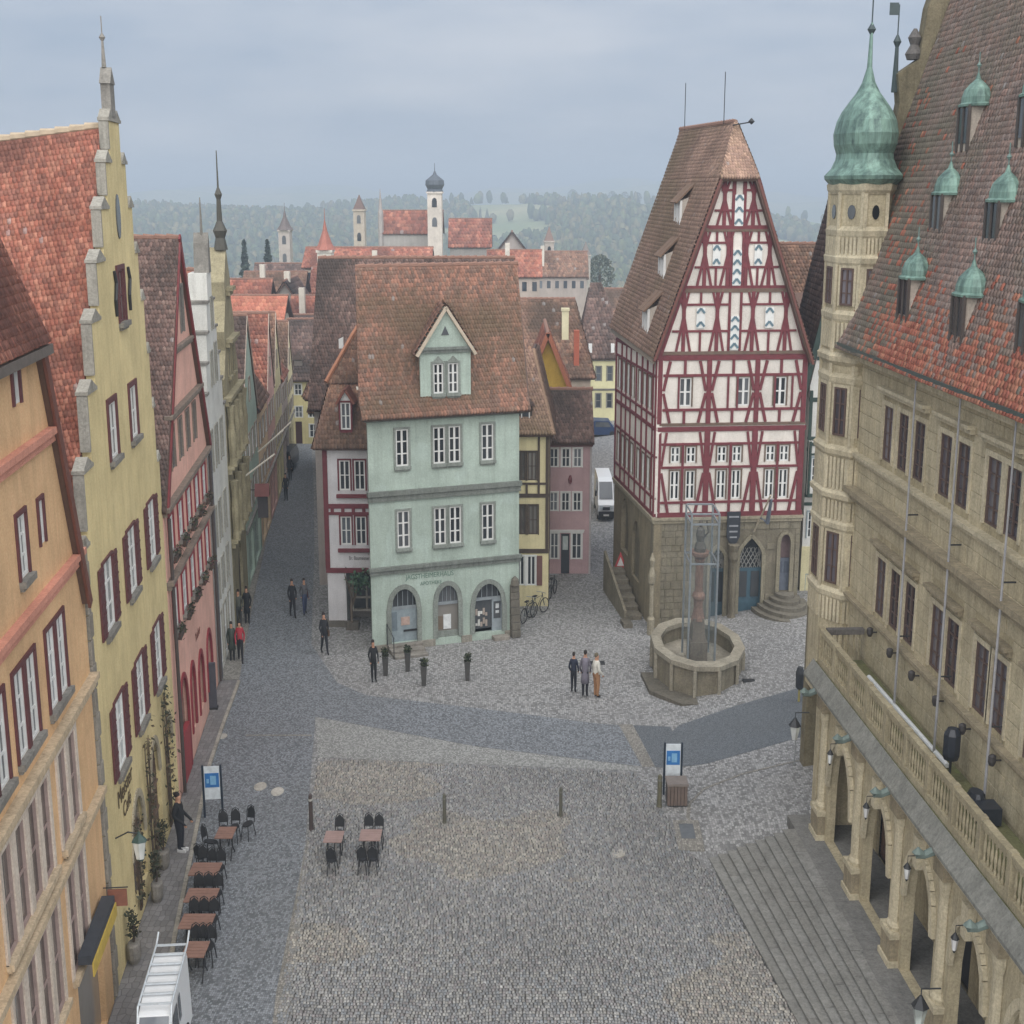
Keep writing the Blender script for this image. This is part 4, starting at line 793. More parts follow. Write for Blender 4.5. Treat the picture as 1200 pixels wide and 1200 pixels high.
# ---- yellow timbered house right of the green building
H = thing('timbered_house', 'yellow house with dark brown timbers squeezed right of the green building', 'house', (.1, 60.0, 0), .0)
YT = plaster('#d3c8a0'); BT = paint('#4c4038', .8, .3); yw = dict(fr=paint('#4c4038'), nx=2, ny=2, gl=G2, sur=BT, sw=.06)
W = [(.3, 5.9, .4, 1.3, yw), (.8, 5.9, .4, 1.3, yw), (.3, 3.4, .42, 1.35, yw), (.85, 3.4, .42, 1.35, yw), (.28, 1.0, .4, 1.4, dict(fr=WH, nx=2, ny=1, gl=G3, sur=WH, sw=.05)), (.78, 1.0, .4, 1.4, dict(fr=WH, nx=2, ny=1, gl=G3, sur=WH, sw=.05, ))]
facade(H, YT, rect(0, 1.55, -.05, 8.2), W, depth=6)
for a in [(0, 5.2, 1.55, 5.2, .18), (0, 2.62, 1.55, 2.62, .2), (0, 8.1, 1.6, 8.1, .2), (1.48, 2.6, 1.48, 8.1, .14), (0, 5.75, 1.55, 5.75, .1), (1.1, 5.2, 1.1, 8.1, .1), (.56, 5.2, .56, 5.75, .1), (.1, 5.2, .1, 8.1, .1)]: timber(H, BT, *a)
piece(H, 'shutter', paint('#6d4a44'), 1.02, 1.28, -.05, -.01, 1.0, 2.4)
sf = put('side_wall', None, H, (1.56, 0, 0), (0, 0, PI / 2 - .03)); facade(sf, YT, rect(0, 5.5, -.05, 8.15), [(.8, 5.9, .6, 1.3, yw), (.8, 3.4, .6, 1.35, yw), (2.4, 3.4, .6, 1.35, yw), (2.4, 5.9, .6, 1.3, yw), (.9, 1.0, .6, 1.4, yw)], depth=.3)
for a in [(0, 5.2, 5.5, 5.2, .18), (0, 2.62, 5.5, 2.62, .2), (.08, 2.6, .08, 8.1, .14)]: timber(sf, BT, *a)
roof(H, [((-.1, -.35, 8.0), (1.75, -.35, 8.0), (.9, 3.0, 11.4), (-.1, 3.0, 11.4)), ((1.75, -.35, 8.0), (1.95, 6, 8.0), (1.1, 6, 11.4), (.9, 3.0, 11.4))], 'greybrown', .13, .2)
m = MB(); m.tube([(1.75, -.35, 8.05), (.9, 3.0, 11.45)], .09); m.obj('hip_ridge', paint('#a08570', .9), H)
Dm = put('dormer', None, H, (.5, .3, 0)); win(Dm, 0, 8.35, .4, .75, fr=WH, nx=1, ny=1, y=-.12); m = MB(); m.box(-.3, .3, -.05, 1.2, 8.2, 9.3); m.obj('cheek', BT, Dm); m = MB(); m.prism([(-.42, 9.25), (.42, 9.25), (.0, 9.7)], -.2, 1.3); m.obj('dormer_roof', paint('#5c4a42'), Dm)
# ---- mauve house
H = thing('town_house', 'mauve pink plastered house with white framed windows at the lane', 'house', (1.75, 65.5, 0), .0)
MV = plaster('#b59a9c', dirt=.4); mw = dict(fr=WH, nx=2, ny=2, gl=G1, sur=WH, sw=.05); W = []
for z in (5.4, 3.2): W += [(x, z, .42, .95, mw) for x in (.3, .88, 1.45)]
W += [(.35, .75, .42, 1.35, mw), (1.45, .75, .5, 1.35, mw)]
facade(H, MV, rect(0, 2.15, -.05, 6.75), W, [rect(.68, 1.1, .0, 2.05)], depth=6); m = MB(); m.box(.68, 1.1, .1, .14, 0, 2.05); d = m.obj('door', paint('#35383f'), H); m = MB(); m.box(.76, 1.02, .08, .1, 1.2, 1.9); m.obj('pane', glass('#9fb0ac'), d)
band(H, WH, -.05, 1.8, 2.1, 2.25, .06); m = MB(); m.lathe([(.06, 4.6), (.1, 4.8), (.05, 5.0)], 6, 1.1, -.06); m.obj('ornament', paint('#70383c'), H)
roof_x(H, -.2, 2.25, -.35, 5.0, 6.65, 8.85, 'dark', .13, .2); band(H, paint('#6d4a46'), -.1, 2.2, 6.45, 6.68, .2)
m = MB(); m.tube([(2.1, -.08, 0), (2.1, -.08, 6.4)], .05); m.obj('drainpipe', paint('#b7b2b2', .5), H)
# ---- houses behind the lane
H = thing('town_house', 'golden yellow gable with orange bargeboards above the lane roofs', 'house', (.9, 78, 0), 0)
facade(H, plaster('#c9a64e'), [(0, 0), (2.35, 0), (2.35, 7.4), (1.15, 10.4), (0, 7.4)], [(.45, 7.3, .4, .7, mw)], depth=6); roof_y(H, -.2, 2.6, 7.2, 1.15, 10.6, -.2, 8, 'fresh', .2, .28)
m = MB(); m.beam(1.15, 10.7, -.25, 7.1, .24, -.4, -.2); m.beam(1.15, 10.7, 2.6, 7.1, .24, -.4, -.2); m.obj('bargeboard', paint('#a8674c'), H)
H = thing('town_house', 'house with broad red tiled roof and pale chimney behind the yellow gable', 'house', (.5, 90, 0), 0)
facade(H, plaster('#b7a99a'), rect(0, 4.7, 0, 6.6), [(1.2, 4.4, .6, 1, mw)], depth=10); roof_x(H, -.3, 5.0, -.3, 9.6, 6.5, 11.3, 'brown', .22, .3, hr=1.2); m = MB(); m.box(2.85, 3.3, 2.0, 2.6, 8.2, 10.9); m.box(2.8, 3.35, 1.95, 2.65, 10.75, 10.92); m.obj('chimney', plaster('#d6cfae'), H)
m = MB(); m.box(3.6, 3.95, .4, 1.0, 6.8, 9.6); m.obj('chimney', plaster('#a9604c'), H)
H = thing('town_house', 'cream house with mansard roof at the far end of the lane', 'house', (5.6, 110, 0), 0); W = []
for z in (3.6, 1.4): W += [(x, z, .45, 1.2, dict(fr=paint('#8a8a80'), nx=1, ny=2, gl=G1, sur=GREY, sw=.05)) for x in (.5, 1.4, 2.3)]
facade(H, plaster('#d2cda4', dirt=.4), rect(0, 3.3, 0, 5.5), W, depth=7); roof(H, [((-.15, -.3, 5.4), (3.45, -.3, 5.4), (3.3, .8, 7.1), (0, .8, 7.1)), ((0, .8, 7.1), (3.3, .8, 7.1), (1.7, 4, 11.2), (.9, 4, 11.2)), ((3.45, -.3, 5.4), (3.45, 7, 5.4), (1.7, 4, 11.2), (3.3, .8, 7.1)), ((-.15, 7, 5.4), (-.15, -.3, 5.4), (0, .8, 7.1), (.9, 4, 11.2))], 'dark', .25, .3)
for x in (.7, 2.5): m = MB(); m.box(x - .14, x + .14, -.1, .9, 5.9, 6.6); m.obj('dormer', WH, H)
band(H, GREY, 0, 3.3, 2.85, 3.0, .1); band(H, GREY, -.1, 3.4, 5.25, 5.5, .2)
# yellow house closing the street
H = thing('town_house', 'yellow house with dark roof closing the far end of the street', 'house', (-16.9, 101.5, 0), .0); W = []
for z in (3.7, 2.0): W += [(x, z, .55, .85, mw) for x in (.9, 1.9)]
facade(H, plaster('#d3c999'), rect(0, 2.7, 0, 4.9), W + [(1.95, .5, .6, 1.0, mw)], [rect(.6, 1.1, 0, 1.7)], depth=6); m = MB(); m.box(.6, 1.1, .1, .14, 0, 1.7); m.obj('door', paint('#4b3032'), H)
roof_x(H, -.3, 2.9, -.3, 7, 4.8, 9.0, 'dark', .22, .3); Dm = put('dormer', None, H, (.9, .5, 0)); m = MB(); m.box(-.3, .3, 0, 1.5, 5.0, 6.4); m.obj('cheek', paint('#77706a'), Dm); m = MB(); m.prism([(-.4, 6.3), (.4, 6.3), (0, 6.9)], -.1, 1.6); m.obj('dormer_roof', paint('#5c4f48'), Dm)
for i, (y, x, z, zr, c) in enumerate(((72.8, -10.7, 7.0, 10.6, '#b8a59f'), (80.3, -12.0, 6.6, 10.0, '#c2bab2'), (88.0, -13.3, 5.6, 8.6, '#b3aaa8'))):
    H = thing('town_house', ('mauve', 'grey', 'dull white')[i] + ' house on the right side of the street behind the dark roof', 'house', (x, y, 0), .0, 'houses along the right side of the street')
    sf = put('street_wall', None, H, (0, 7, 0), (0, 0, -PI / 2 + .14)); facade(sf, plaster(c), rect(0, 6.6, 0, z), [(1.5, 3, .8, 1.3, mw), (4, 3, .8, 1.3, mw)], depth=2.5); roof_x(H, -.3, 5, 0, 7.5, z - .1, zr, 'brown', .2, .28, hl=1.2)
# ------------------------------------------------------------------ timber framed house with stone ground floor
H = thing('timbered_hall', 'tall half-timbered house with dark red frame on a stone ground floor', 'house', (6.05, 56.65, 0), .09)
TW = plaster('#d8d2ca', dirt=.45); TR = paint('#6f3239', .75, .3); TB = paint('#6b5a4e', .8, .3); FS = stone('#857f70', .4, moss=.12)
wd, gap = 6.4, 3.2
fw = dict(fr=WH, nx=2, ny=2, gl=G3, sur=TB, sw=.06, bars=.06)
W = []
for x in (.85, 1.52, 2.85, 3.5, 4.95, 5.55): W += [(x, 5.75, .4, 1.25, fw), (x, 7.35, .4, .68, fw)]
for x in (1.2, 3.68, 5.25): W.append((x, 9.75, .52, 1.2, fw))
GB = [(0, 5.0), (wd, 5.0), (wd, 11.75), (6.3, 11.75), (3.9, 19.0), (2.5, 19.0), (.1, 11.75), (0, 11.75)]
facade(H, TW, GB, W, depth=.5, name='timber_wall')
wall(H, 'upper_body', TW, rect(.03, wd - .03, 5.0, 11.7), (), depth=8.0).location.y = .5
holes = [arch(2.45, 3.2, .3, 3.7, True), arch(3.72, 4.86, .5, 4.1, True), arch(5.5, 6.1, 1.55, 4.2)]
wall(H, 'stone_wall', stone('#7b7567', .35), rect(-.02, wd + .02, -.2, 4.98), holes, t=.35, depth=8.4)
# ashlar blocks laid on it
rr = random.Random(11); nb = 0; z = -.15
while z < 4.7:
    h_ = rr.uniform(.26, .38); x = -.03
    while x < wd:
        L = rr.uniform(.3, .62); x1 = min(x + L, wd + .03)
        ok = True
        for h in holes:
            xa, xb, za, zb = min(p[0] for p in h) - .12, max(p[0] for p in h) + .12, min(p[1] for p in h) - .05, max(p[1] for p in h) + .1
            if x1 > xa and x < xb and z + h_ > za and z < zb: ok = False; nxt = xb
        if ok: piece(H, 'stone_block', FS, x + .008, x1 - .008, -.02 - rr.uniform(0, .025), .1, z + .008, min(z + h_, 4.9) - .008); nb += 1; x = x1
        else:
            x = max(x1, x + .1) if x1 < nxt else nxt
    z += h_
band(H, stone('#a19a88', .25), -.06, wd + .06, 4.72, 4.98, .16)
for h, c in ((holes[0], '#3f5560'), (holes[1], '#3f5a68'), (holes[2], '#6a7280')):
    x0, x1 = h[0][0], h[1][0]; cx_ = (x0 + x1) / 2; m = MB(); m.prism(h, .3, .33); q = m.obj('archway', G3 if c != '#6a7280' else paint('#7d6a6c'), H); m = MB()
    for k in range(2, len(h) - 1): m.beam(*h[k], *h[k + 1], .16, -.07, .05)
    m.beam(*h[0], *h[-1], .16, -.07, .05); m.beam(*h[1], *h[2], .16, -.07, .05); m.obj('arch_surround', stone('#8f8978', .3), H)
    zt = 2.6 if c != '#6a7280' else 3.0; m = MB(); m.box(x0, x1, .2, .28, h[0][1], zt); d = m.obj('door', paint(c), H)
    m = MB()
    for q_ in (-.25, .25): m.box(cx_ + q_ * (x1 - x0) * .95 - (x1 - x0) * .16, cx_ + q_ * (x1 - x0) * .95 + (x1 - x0) * .16, .17, .2, h[0][1] + .8, zt - .15)
    m.obj('pane', G3 if c != '#6a7280' else paint('#596170'), d)
    if c != '#6a7280':
        m = MB(); zz = zt
        for k in range(-6, 9): xk = x0 + (x1 - x0) * k / 6.0; m.beam(max(x0 + .05, xk), zz + max(0, .0), min(x1 - .05, xk + .5), zz + .9, .03, .22, .26); m.beam(min(x1 - .05, xk + .5), zz, max(x0 + .05, xk), zz + .9, .03, .22, .26)
        m.obj('lattice', paint('#8f8f8c'), d)
# round steps before the right door
rs = thing('round_steps', 'semicircular grey stone steps before the right door of the timbered house', 'steps', (6.05 + 5.8, 56.65 + .5, .78), .09)
for i in range(5): m = MB(); r_ = .42 + .25 * i; m.hprism([(r_ * math.cos(PI + PI * k / 14), .05 + 1.7 * r_ * math.sin(PI + PI * k / 14)) for k in range(15)], -.25, .75 - .16 * i); m.obj('step', stone('#7a766c', .35), rs)
# heraldic shield board
m = MB(); m.prism([(3.15, 5.2), (3.72, 5.2), (3.72, 4.1), (3.6, 3.85), (3.43, 3.72), (3.27, 3.85), (3.15, 4.1)], -.2, -.12)
shd = tag(put('shield_board', None, None, (6.05, 56.65, 0), (0, 0, .09)), 'dark hanging board with pale lettering between the arched doors', 'sign'); m.obj('board', paint('#2f343c'), shd)
for i, zz in enumerate((4.95, 4.55, 4.3, 4.05)): m = MB(); m.box(3.22 + .02 * i, 3.65 - .02 * i, -.21, -.2, zz, zz + .07); m.obj('lettering', paint('#8d9096'), shd)
pc_ = thing('stone_pillar', 'round weathered stone pillar between the two arched doors', 'pillar', (6.05 + 3.45, 56.65 + .1, .3), .09); m = MB(); m.lathe([(.3, -.3), (.27, .1), (.2, .4), (.2, 2.7), (.27, 2.9), (.24, 3.2), (.34, 3.5)], 10, 0, -.1, .75, 1.1); m.obj('shaft', stone('#807a6c', .4), pc_, smooth=False)
# timber frame
def T(a, b, c, d, w_=.15, m_=TR): timber(H, m_, a, b, c, d, w_)
for z in (5.08, 8.78, 11.78): T(-.05, z, wd + .05, z, .2)
T(-.02, 8.98, wd + .02, 8.98, .12, TB); T(0, 11.98, wd, 11.98, .14, TB)
for x in (.12, 2.2, 4.25, 6.28): T(x, 5.1, x, 8.7, .24); T(x, 9.0, x, 11.7, .2)
for a, b in ((.24, 2.1), (2.3, 4.15), (4.35, 6.18)):
    for z in (5.62, 7.14, 8.14): T(a, z, b, z, .1)
    for z in (9.6, 11.05): T(a, z, b, z, .11)
    c = (a + b) / 2; T(c, 5.1, c, 5.6, .11); T(c, 5.6, c, 8.2, .1); T(c, 11.1, c, 11.7, .11); T(c, 9.0, c, 9.6, .11)
    for s_, p in ((1, a), (-1, b)):
        T(p + s_ * .02, 6.9, p + s_ * .34, 5.15, .12); T(p + s_ * .02, 7.2, p + s_ * .22, 8.65, .1); T(p + s_ * .03, 10.3, p + s_ * .32, 9.05, .12); T(p + s_ * .03, 10.4, p + s_ * .3, 11.65, .12)
for x in (.8, 2.9, 3.3, 4.9, 5.65): T(x + .12, 9.6, x + .12, 11.0, .08)
def hw(z): return 3.1 - (z - 11.75) * (2.4 / 7.25)
for z0, z1, mains in ((11.95, 14.55, (-2.15, -.75, .75, 2.15)), (14.65, 17.0, (-1.35, -.38, .38, 1.35)), (17.08, 19.0, (-.6, -.22, .22, .6))):
    T(gap - hw(z0), z0 + .02, gap + hw(z0), z0 + .02, .16); T(gap - hw(z1) - .05, z1, gap + hw(z1) + .05, z1, .16, TB)
    hgt = z1 - z0; zc = z0 + hgt * .36; zd = z0 + hgt * .78
    T(gap - hw(zc) + .1, zc, gap - .24, zc, .09); T(gap + .24, zc, gap + hw(zc) - .1, zc, .09); T(gap - hw(zd) + .1, zd, gap - .2, zd, .09); T(gap + .2, zd, gap + hw(zd) - .1, zd, .09)
    for x in mains:
        zt = min(z1, 11.75 + (3.1 - abs(x)) / (2.4 / 7.25)); T(gap + x, z0, gap + x, zt, .15)
        if abs(x) > .3 and zt > z1 - .3:
            for s_ in (-1, 1): T(gap + x, z0 + hgt * .62, gap + x + s_ * .3, z0 + .05, .1); T(gap + x, z0 + hgt * .66, gap + x + s_ * .2, z1 - .05, .09)
    for x in (-.24, .24): T(gap + x, z0, gap + x, z1, .1)
    if z0 < 17:
        for x in ((-1.45, 1.45) if z0 < 14 else (-.87, .87)): T(gap + x, z0, gap + x, zc, .09); T(gap + x, zd, gap + x, z1, .09)
for s_ in (-1, 1): T(gap + s_ * 3.15, 11.8, gap + s_ * .74, 19.05, .2)
# striped shutters in the gable
SB = paint('#5f7884')
def chevron(x, z0, z1, wv):
    sp = put('shutter', None, H, (x, -.07, 0)); piece(sp, 'board', WH, -wv / 2, wv / 2, 0, .06, z0, z1); n = max(2, int((z1 - z0) / .34))
    for i in range(n):
        zz = z0 + .08 + (z1 - z0 - .3) * i / max(1, n - 1); m = MB()
        m.beam(-wv / 2 + .02, zz, 0, zz + .2, .09, -.025, 0); m.beam(wv / 2 - .02, zz, 0, zz + .2, .09, -.025, 0); m.obj('stripe', SB, sp)
for z0, z1 in ((12.1, 13.5), (14.75, 16.2), (17.15, 18.4)): chevron(gap, z0, z1, .36)
for x in (-1.45, 1.45): chevron(gap + x, 13.0, 13.85, .36)
for x in (-.87, .87): chevron(gap + x, 15.55, 16.4, .32)
# flank towards the lane
FL = put('lane_wall', None, H, (-.30, 8.49, 0), (0, 0, -PI / 2 + .035))
facade(FL, TW, rect(0, 8.55, 5.0, 11.7), [(x, z, .55, 1.35, fw) for x in (.9, 1.9, 2.9, 3.9, 5.3, 6.3, 7.3) for z in (6.0, 9.5)], depth=.25, name='flank_panel')
for z in (5.08, 5.8, 7.6, 8.8, 9.3, 11.0, 11.7): timber(FL, TR, 0, z, 8.55, z, .16 if z not in (5.8, 7.6, 9.3, 11.0) else .1)
for x in (.1, 1.4, 2.4, 3.4, 4.6, 5.8, 6.8, 7.9, 8.45): timber(FL, TR, x, 5.1, x, 11.7, .13)
fh = [arch(4.3, 5.9, 1.3, 4.0), arch(1.8, 3.4, 1.9, 4.5)]; wall(FL, 'stone_flank', stone('#8d8470', .3), rect(0, 8.57, -.2, 4.98), fh, t=.3, depth=.34)
for h in fh: m = MB(); m.prism(h, .25, .28); m.obj('arched_window', glass('#4a5a62'), FL)
band(FL, stone('#a19a88', .25), 0, 8.6, 4.75, 5.0, .12)
# roof with half hip and dormers
DORM = [(4.2, 1.75, 17.85), (3.6, .98, 15.6), (2.9, .2, 13.35)]
roof(H, [((-.5, 9.0, 12.2), (-.2, -.3, 11.8), (2.35, -.35, 19.05), (1.98, 9.4, 19.05)), ((1.98, 9.4, 19.05), (2.35, -.35, 19.05), (3.5, 2.2, 21.3), (2.8, 9.8, 21.3)),
         ((6.5, -.35, 11.6), (6.3, 10.2, 11.6), (3.57, 10.2, 19.05), (3.85, -.35, 19.05)), ((3.85, -.35, 19.05), (3.57, 10.2, 19.05), (2.8, 9.8, 21.3), (3.5, 2.2, 21.3)),
         ((2.3, -.4, 19.0), (3.9, -.4, 19.0), (3.5, 2.2, 21.35), (3.5, 2.2, 21.35))], 'greybrown', .11, .18, ridge=((3.5, 2.2, 21.36), (2.8, 9.8, 21.36)))
m = MB(); m.beam(-.22, 11.7, 2.34, 19.0, .1, -.4, -.3); m.beam(6.52, 11.5, 3.87, 19.0, .1, -.4, -.3); m.obj('bargeboard', paint('#6b4038'), H)
m = MB(); slab(m, (-.56, 9.0, 12.0), (-.28, -.35, 11.6), (-.16, -.35, 11.95), (-.44, 9.0, 12.35), .06); m.obj('gutter', paint('#7d7264', .7), H)
for px in (2.9, 9.0): m = MB(); m.tube([(3.2 - (px - 2.2) * .06, px, 21.3), (3.2 - (px - 2.2) * .06, px, 23.4)], .018, 4); m.obj('lightning_rod', IRON, H)
m = MB(); m.tube([(3.3, 1.9, 21.2), (3.9, 1.2, 21.3)], .03, 4); m.lathe([(.02, 21.2), (.14, 21.32), (.02, 21.45)], 6, 3.9, 1.2); m.obj('roof_ornament', IRON, H)
for DY, DX, DZ in DORM:
    D = put('dormer', None, H, (DX, DY, DZ))
    for k in (-.7, .0):
        for y_ in (-.2, .2): piece(D, 'post', WH, -.3, -.2, k + y_ - .06, k + y_ + .06, -.75, .3)
        m = MB(); m.box(-.2, .1, k - .15, k + .15, -.7, .28); m.obj('opening', paint('#2c2624'), D)
        m = MB(); m.add([(-.22, k - .24, -.75), (-.22, k - .24, .3), (.25, k - .24, .5), (-.22, k - .2, -.75), (-.22, k - .2, .3), (.25, k - .2, .5)], [(0, 1, 2), (5, 4, 3), (0, 2, 5, 3), (1, 4, 5, 2)]); m.obj('cheek', plaster('#b0a89e'), D)
        m = MB(); slab(m, (-.5, k + .33, .22), (-.5, k - .33, .22), (.62, k - .33, 1.35), (.62, k + .33, 1.35), .07); m.obj('dormer_roof', paint('#77604f', .9), D)
# ------------------------------------------------------------------ houses at the right behind
H = thing('town_house', 'house with brown roof and small dormer behind the half-timbered house', 'house', (12.3, 67, .5), -.05)
facade(H, plaster('#a89f95'), rect(0, 6.5, 0, 10.2), [(2, 7, .6, 1.2, mw)], depth=6); roof_x(H, -.6, 7, -.4, 6.5, 10.0, 15.4, 'brown', .16, .22)
Dm = put('dormer', None, H, (1.9, .6, 0)); m = MB(); m.box(-.25, .25, 0, 1.2, 11.2, 12.4); m.obj('pane', G3, Dm); m = MB(); slab(m, (-.45, -.2, 12.4), (.45, -.2, 12.4), (.45, 1.6, 13.6), (-.45, 1.6, 13.6)); m.obj('dormer_roof', paint('#6d5448'), Dm)
H = thing('timbered_house', 'white house with dark green timbers and bay between tower and red timbered house', 'house', (12.95, 59.0, .9), -.06)
DG = paint('#33443f', .8); WC = plaster('#d0d0cc', dirt=.4); cw_ = dict(fr=WH, nx=2, ny=3, gl=G3, sur=paint('#8b9aa2'), sw=.05)
W = [(.35, 2.6, .34, 1.2, cw_), (.95, 2.6, .34, 1.2, cw_), (.4, -.2, .34, 1.1, cw_)]
facade(H, WC, [(0, -.9), (3.8, -.9), (3.8, 9.4), (1.95, 19.6), (0, 9.4)], W, depth=6, name='wall'); wall(H, 'ground_floor_wall', plaster('#d3cba6', dirt=.4), rect(-.02, 3.7, -1.0, 2.2), [rect(.2, .6, -.2, .95), rect(.95, 1.5, -.9, 1.2)], depth=.05).location.y = -.06
piece(H, 'shutter', paint('#7a3f40'), .62, .82, -.12, -.07, -.2, .95); m = MB(); m.box(.95, 1.5, -.02, .0, -.9, 1.2); m.obj('door', paint('#3a3f48'), H)
for a in [(0, 4.55, 3.8, 4.55, .2), (0, 4.15, 3.8, 4.15, .14), (0, 6.6, 3.8, 6.6, .16), (0, 7.1, 3.8, 7.1, .14), (0, 8.8, 3.8, 8.8, .18), (.25, 10.6, 3.5, 10.6, .16), (.55, 12.3, 3.2, 12.3, .16), (.9, 14.2, 2.9, 14.2, .14), (.5, 8.8, .7, 12.3, .1), (.9, 8.8, .9, 14, .1), (.08, 4.5, .08, 9.2, .14), (1.3, 4.5, 1.3, 15, .12)]: timber(H, DG, *a)
by = put('bay', None, H, (.05, -.35, 0)); facade(by, WC, rect(0, 1.5, 4.6, 7.0), [(.3, 5.1, .34, 1.2, cw_), (.85, 5.1, .34, 1.2, cw_)], depth=.35)
for a in [(0, 4.62, 1.5, 4.62, .14), (0, 6.9, 1.5, 6.9, .14), (0, 6.45, 1.5, 6.45, .08), (.05, 4.6, .05, 7.0, .1), (.58, 4.6, .58, 7.0, .1), (1.15, 4.6, 1.15, 7, .1)]: timber(by, DG, *a)
roof_y(H, -.3, 4.1, 9.0, 1.95, 20.0, -.3, 6, 'dark', .18, .24); m = MB(); m.beam(1.95, 20.2, -.4, 8.6, .22, -.45, -.28); m.obj('bargeboard', DG, H)
# ------------------------------------------------------------------ town hall
TA = -PI / 2 + .044
H = thing('town_hall', 'sandstone town hall with corner tower, arcade, balcony and steep tiled roof', 'town hall', (9.98, 38.995, 0), TA)
TS = stone('#bfb498', .3); TL = stone('#c7bda3', .25); TD = stone('#a0957e', .35)
tw_ = dict(fr=paint('#5d4b44'), nx=2, ny=4, gl=glass('#37343a'), sur=TL, sw=.13, t=.05)
XU = [2.85, 4.1, 5.35, 7.2, 8.35, 10.15, 11.2, 13.0, 14.05]; XL = [3.05, 4.25, 5.45, 7.45, 8.5, 10.3, 11.3, 13.1, 14.1]
W = [(x, 11.42, .8, 1.5, tw_) for x in XU] + [(x, 7.15, .8, 1.6, tw_) for x in XL]
facade(H, stone('#b4a98c', .3), rect(-1.9, 20, -.1, 14.2), W, [rect(4.0, 5.2, .45, 2.9), rect(9.3, 11.0, .45, 3.4)], depth=6, t=.1)
m = MB(); m.box(4.0, 5.2, .15, .2, .45, 2.9); m.obj('door', paint('#5c463a'), H); m = MB(); m.box(9.3, 11.0, .15, .2, .45, 3.4); m.obj('door', paint('#2c2c2e'), H)
rr = random.Random(5)
HO = [(x - .52, x + .52, z - .1, z + h + .2) for x, z, h in [(x, 11.42, 1.5) for x in XU] + [(x, 7.15, 1.6) for x in XL]]
z = 5.5; cnt = 0
while z < 13.9:
    hh = .43; x = -.3 - rr.uniform(0, .4)
    while x < 14.5:
        L = rr.uniform(.6, 1.05); x1 = x + L; clash = [o_ for o_ in HO if x1 > o_[0] and x < o_[1] and z + hh > o_[2] and z < o_[3]]
        if clash:
            e0 = min(o_[0] for o_ in clash)
            if e0 - x > .15: piece(H, 'stone_block', TS, x + .008, e0 - .004, -.012 - rr.uniform(0, .02), .06, z + .008, z + hh - .008); cnt += 1
            x = max(o_[1] for o_ in clash) + .004
        else: piece(H, 'stone_block', TS, x + .008, x1 - .008, -.012 - rr.uniform(0, .02), .06, z + .008, z + hh - .008); cnt += 1; x = x1
    z += hh
for z0, z1, pr in ((11.0, 11.22, .22), (9.85, 10.2, .34), (6.8, 7.0, .2), (13.85, 14.2, .42)): band(H, TL if z0 > 10 else TD, -1.6, 20, z0, z1, pr, 'string_course')
for a, b in ((2.3, 5.9), (6.65, 8.9), (9.6, 11.75), (12.45, 14.6)):
    band(H, TL, a, b, 13.22, 13.42, .22, 'hood_mould'); band(H, TD, a + .2, b + .1, 9.0, 9.2, .22, 'hood_mould')
m = MB(); m.box(-1.6, 20, -.62, -.42, 14.12, 14.3); m.obj('gutter', paint('#55605c', .5, metal=.4), H)
def fr_(uu, t0): return np.clip(.95 - t0 * 3.2, 0, 1) * np.clip((uu - 3.2) / 3.0, 0, 1)
roof(H, [((-1.85, -.55, 14.1), (20, -.55, 14.1), (20, 2.6, 23.8), (-1.85, 2.6, 23.8))], 'hall', .17, .16, ridge=((-1.85, 2.6, 23.85), (20, 2.6, 23.85), '#a06a55'), fresh=fr_)
m = MB(); slab(m, (20, 5.8, 14.1), (-1.85, 5.8, 14.1), (-1.85, 2.6, 23.75), (20, 2.6, 23.75)); m.obj('rear_roof', paint('#6d5448', .9), H)
m = MB(); slab(m, (.6, -.2, 15.15), (20, -.2, 15.15), (20, -.08, 15.35), (.6, -.08, 15.35), .05); m.obj('snow_guard', paint('#4f4a45', .6), H)
# scrolled end gable
EG = put('end_gable', None, H, (-2.35, 0, 0), (0, 0, PI / 2)); pts = [(-.55, 14.1), (-.6, 15.2), (-.2, 15.5), (.25, 16.3), (.1, 17.2), (.55, 17.5), (.75, 18.8), (.6, 19.6), (1.1, 19.9), (1.25, 21.0), (1.15, 21.8), (1.75, 22.2), (1.9, 23.6), (2.2, 24.6), (2.6, 25.4)]
ol = [(-.55, -.0), (5.75, -.0)] + [(5.2 - y, z) for y, z in pts] + [(y, z) for y, z in pts[::-1][1:]]
m = MB(); m.prism([(y, z) for y, z in ol], -.5, -.02); m.obj('wall', stone('#7f7762', .4), EG)
for y, z in ((-.15, 15.5), (.6, 17.5), (1.15, 19.9), (1.8, 22.2)): m = MB(); m.lathe([(.2, z), (.26, z + .15), (.12, z + .4), (.2, z + .6), (.05, z + .85)], 8, y - .15, -.25); m.obj('scroll_knob', stone('#6d6a68', .3), EG)
for y, z, h in ((.55, 18.9, 2.1), (1.15, 21.3, 2.4)):
    m = MB(); m.tube([(y, -.25, z), (y, -.25, z + h * .55)], [.1, .05], 6); m.lathe([(.03, z + h * .5), (.12, z + h * .58), (.03, z + h * .66)], 8, y, -.25); m.tube([(y, -.25, z + h * .6), (y, -.25, z + h)], .02, 5); m.box(y - .28, y - .02, -.27, -.25, z + h * .88, z + h * 1.02); m.obj('weather_vane', paint('#3d4a4c', .6), EG)
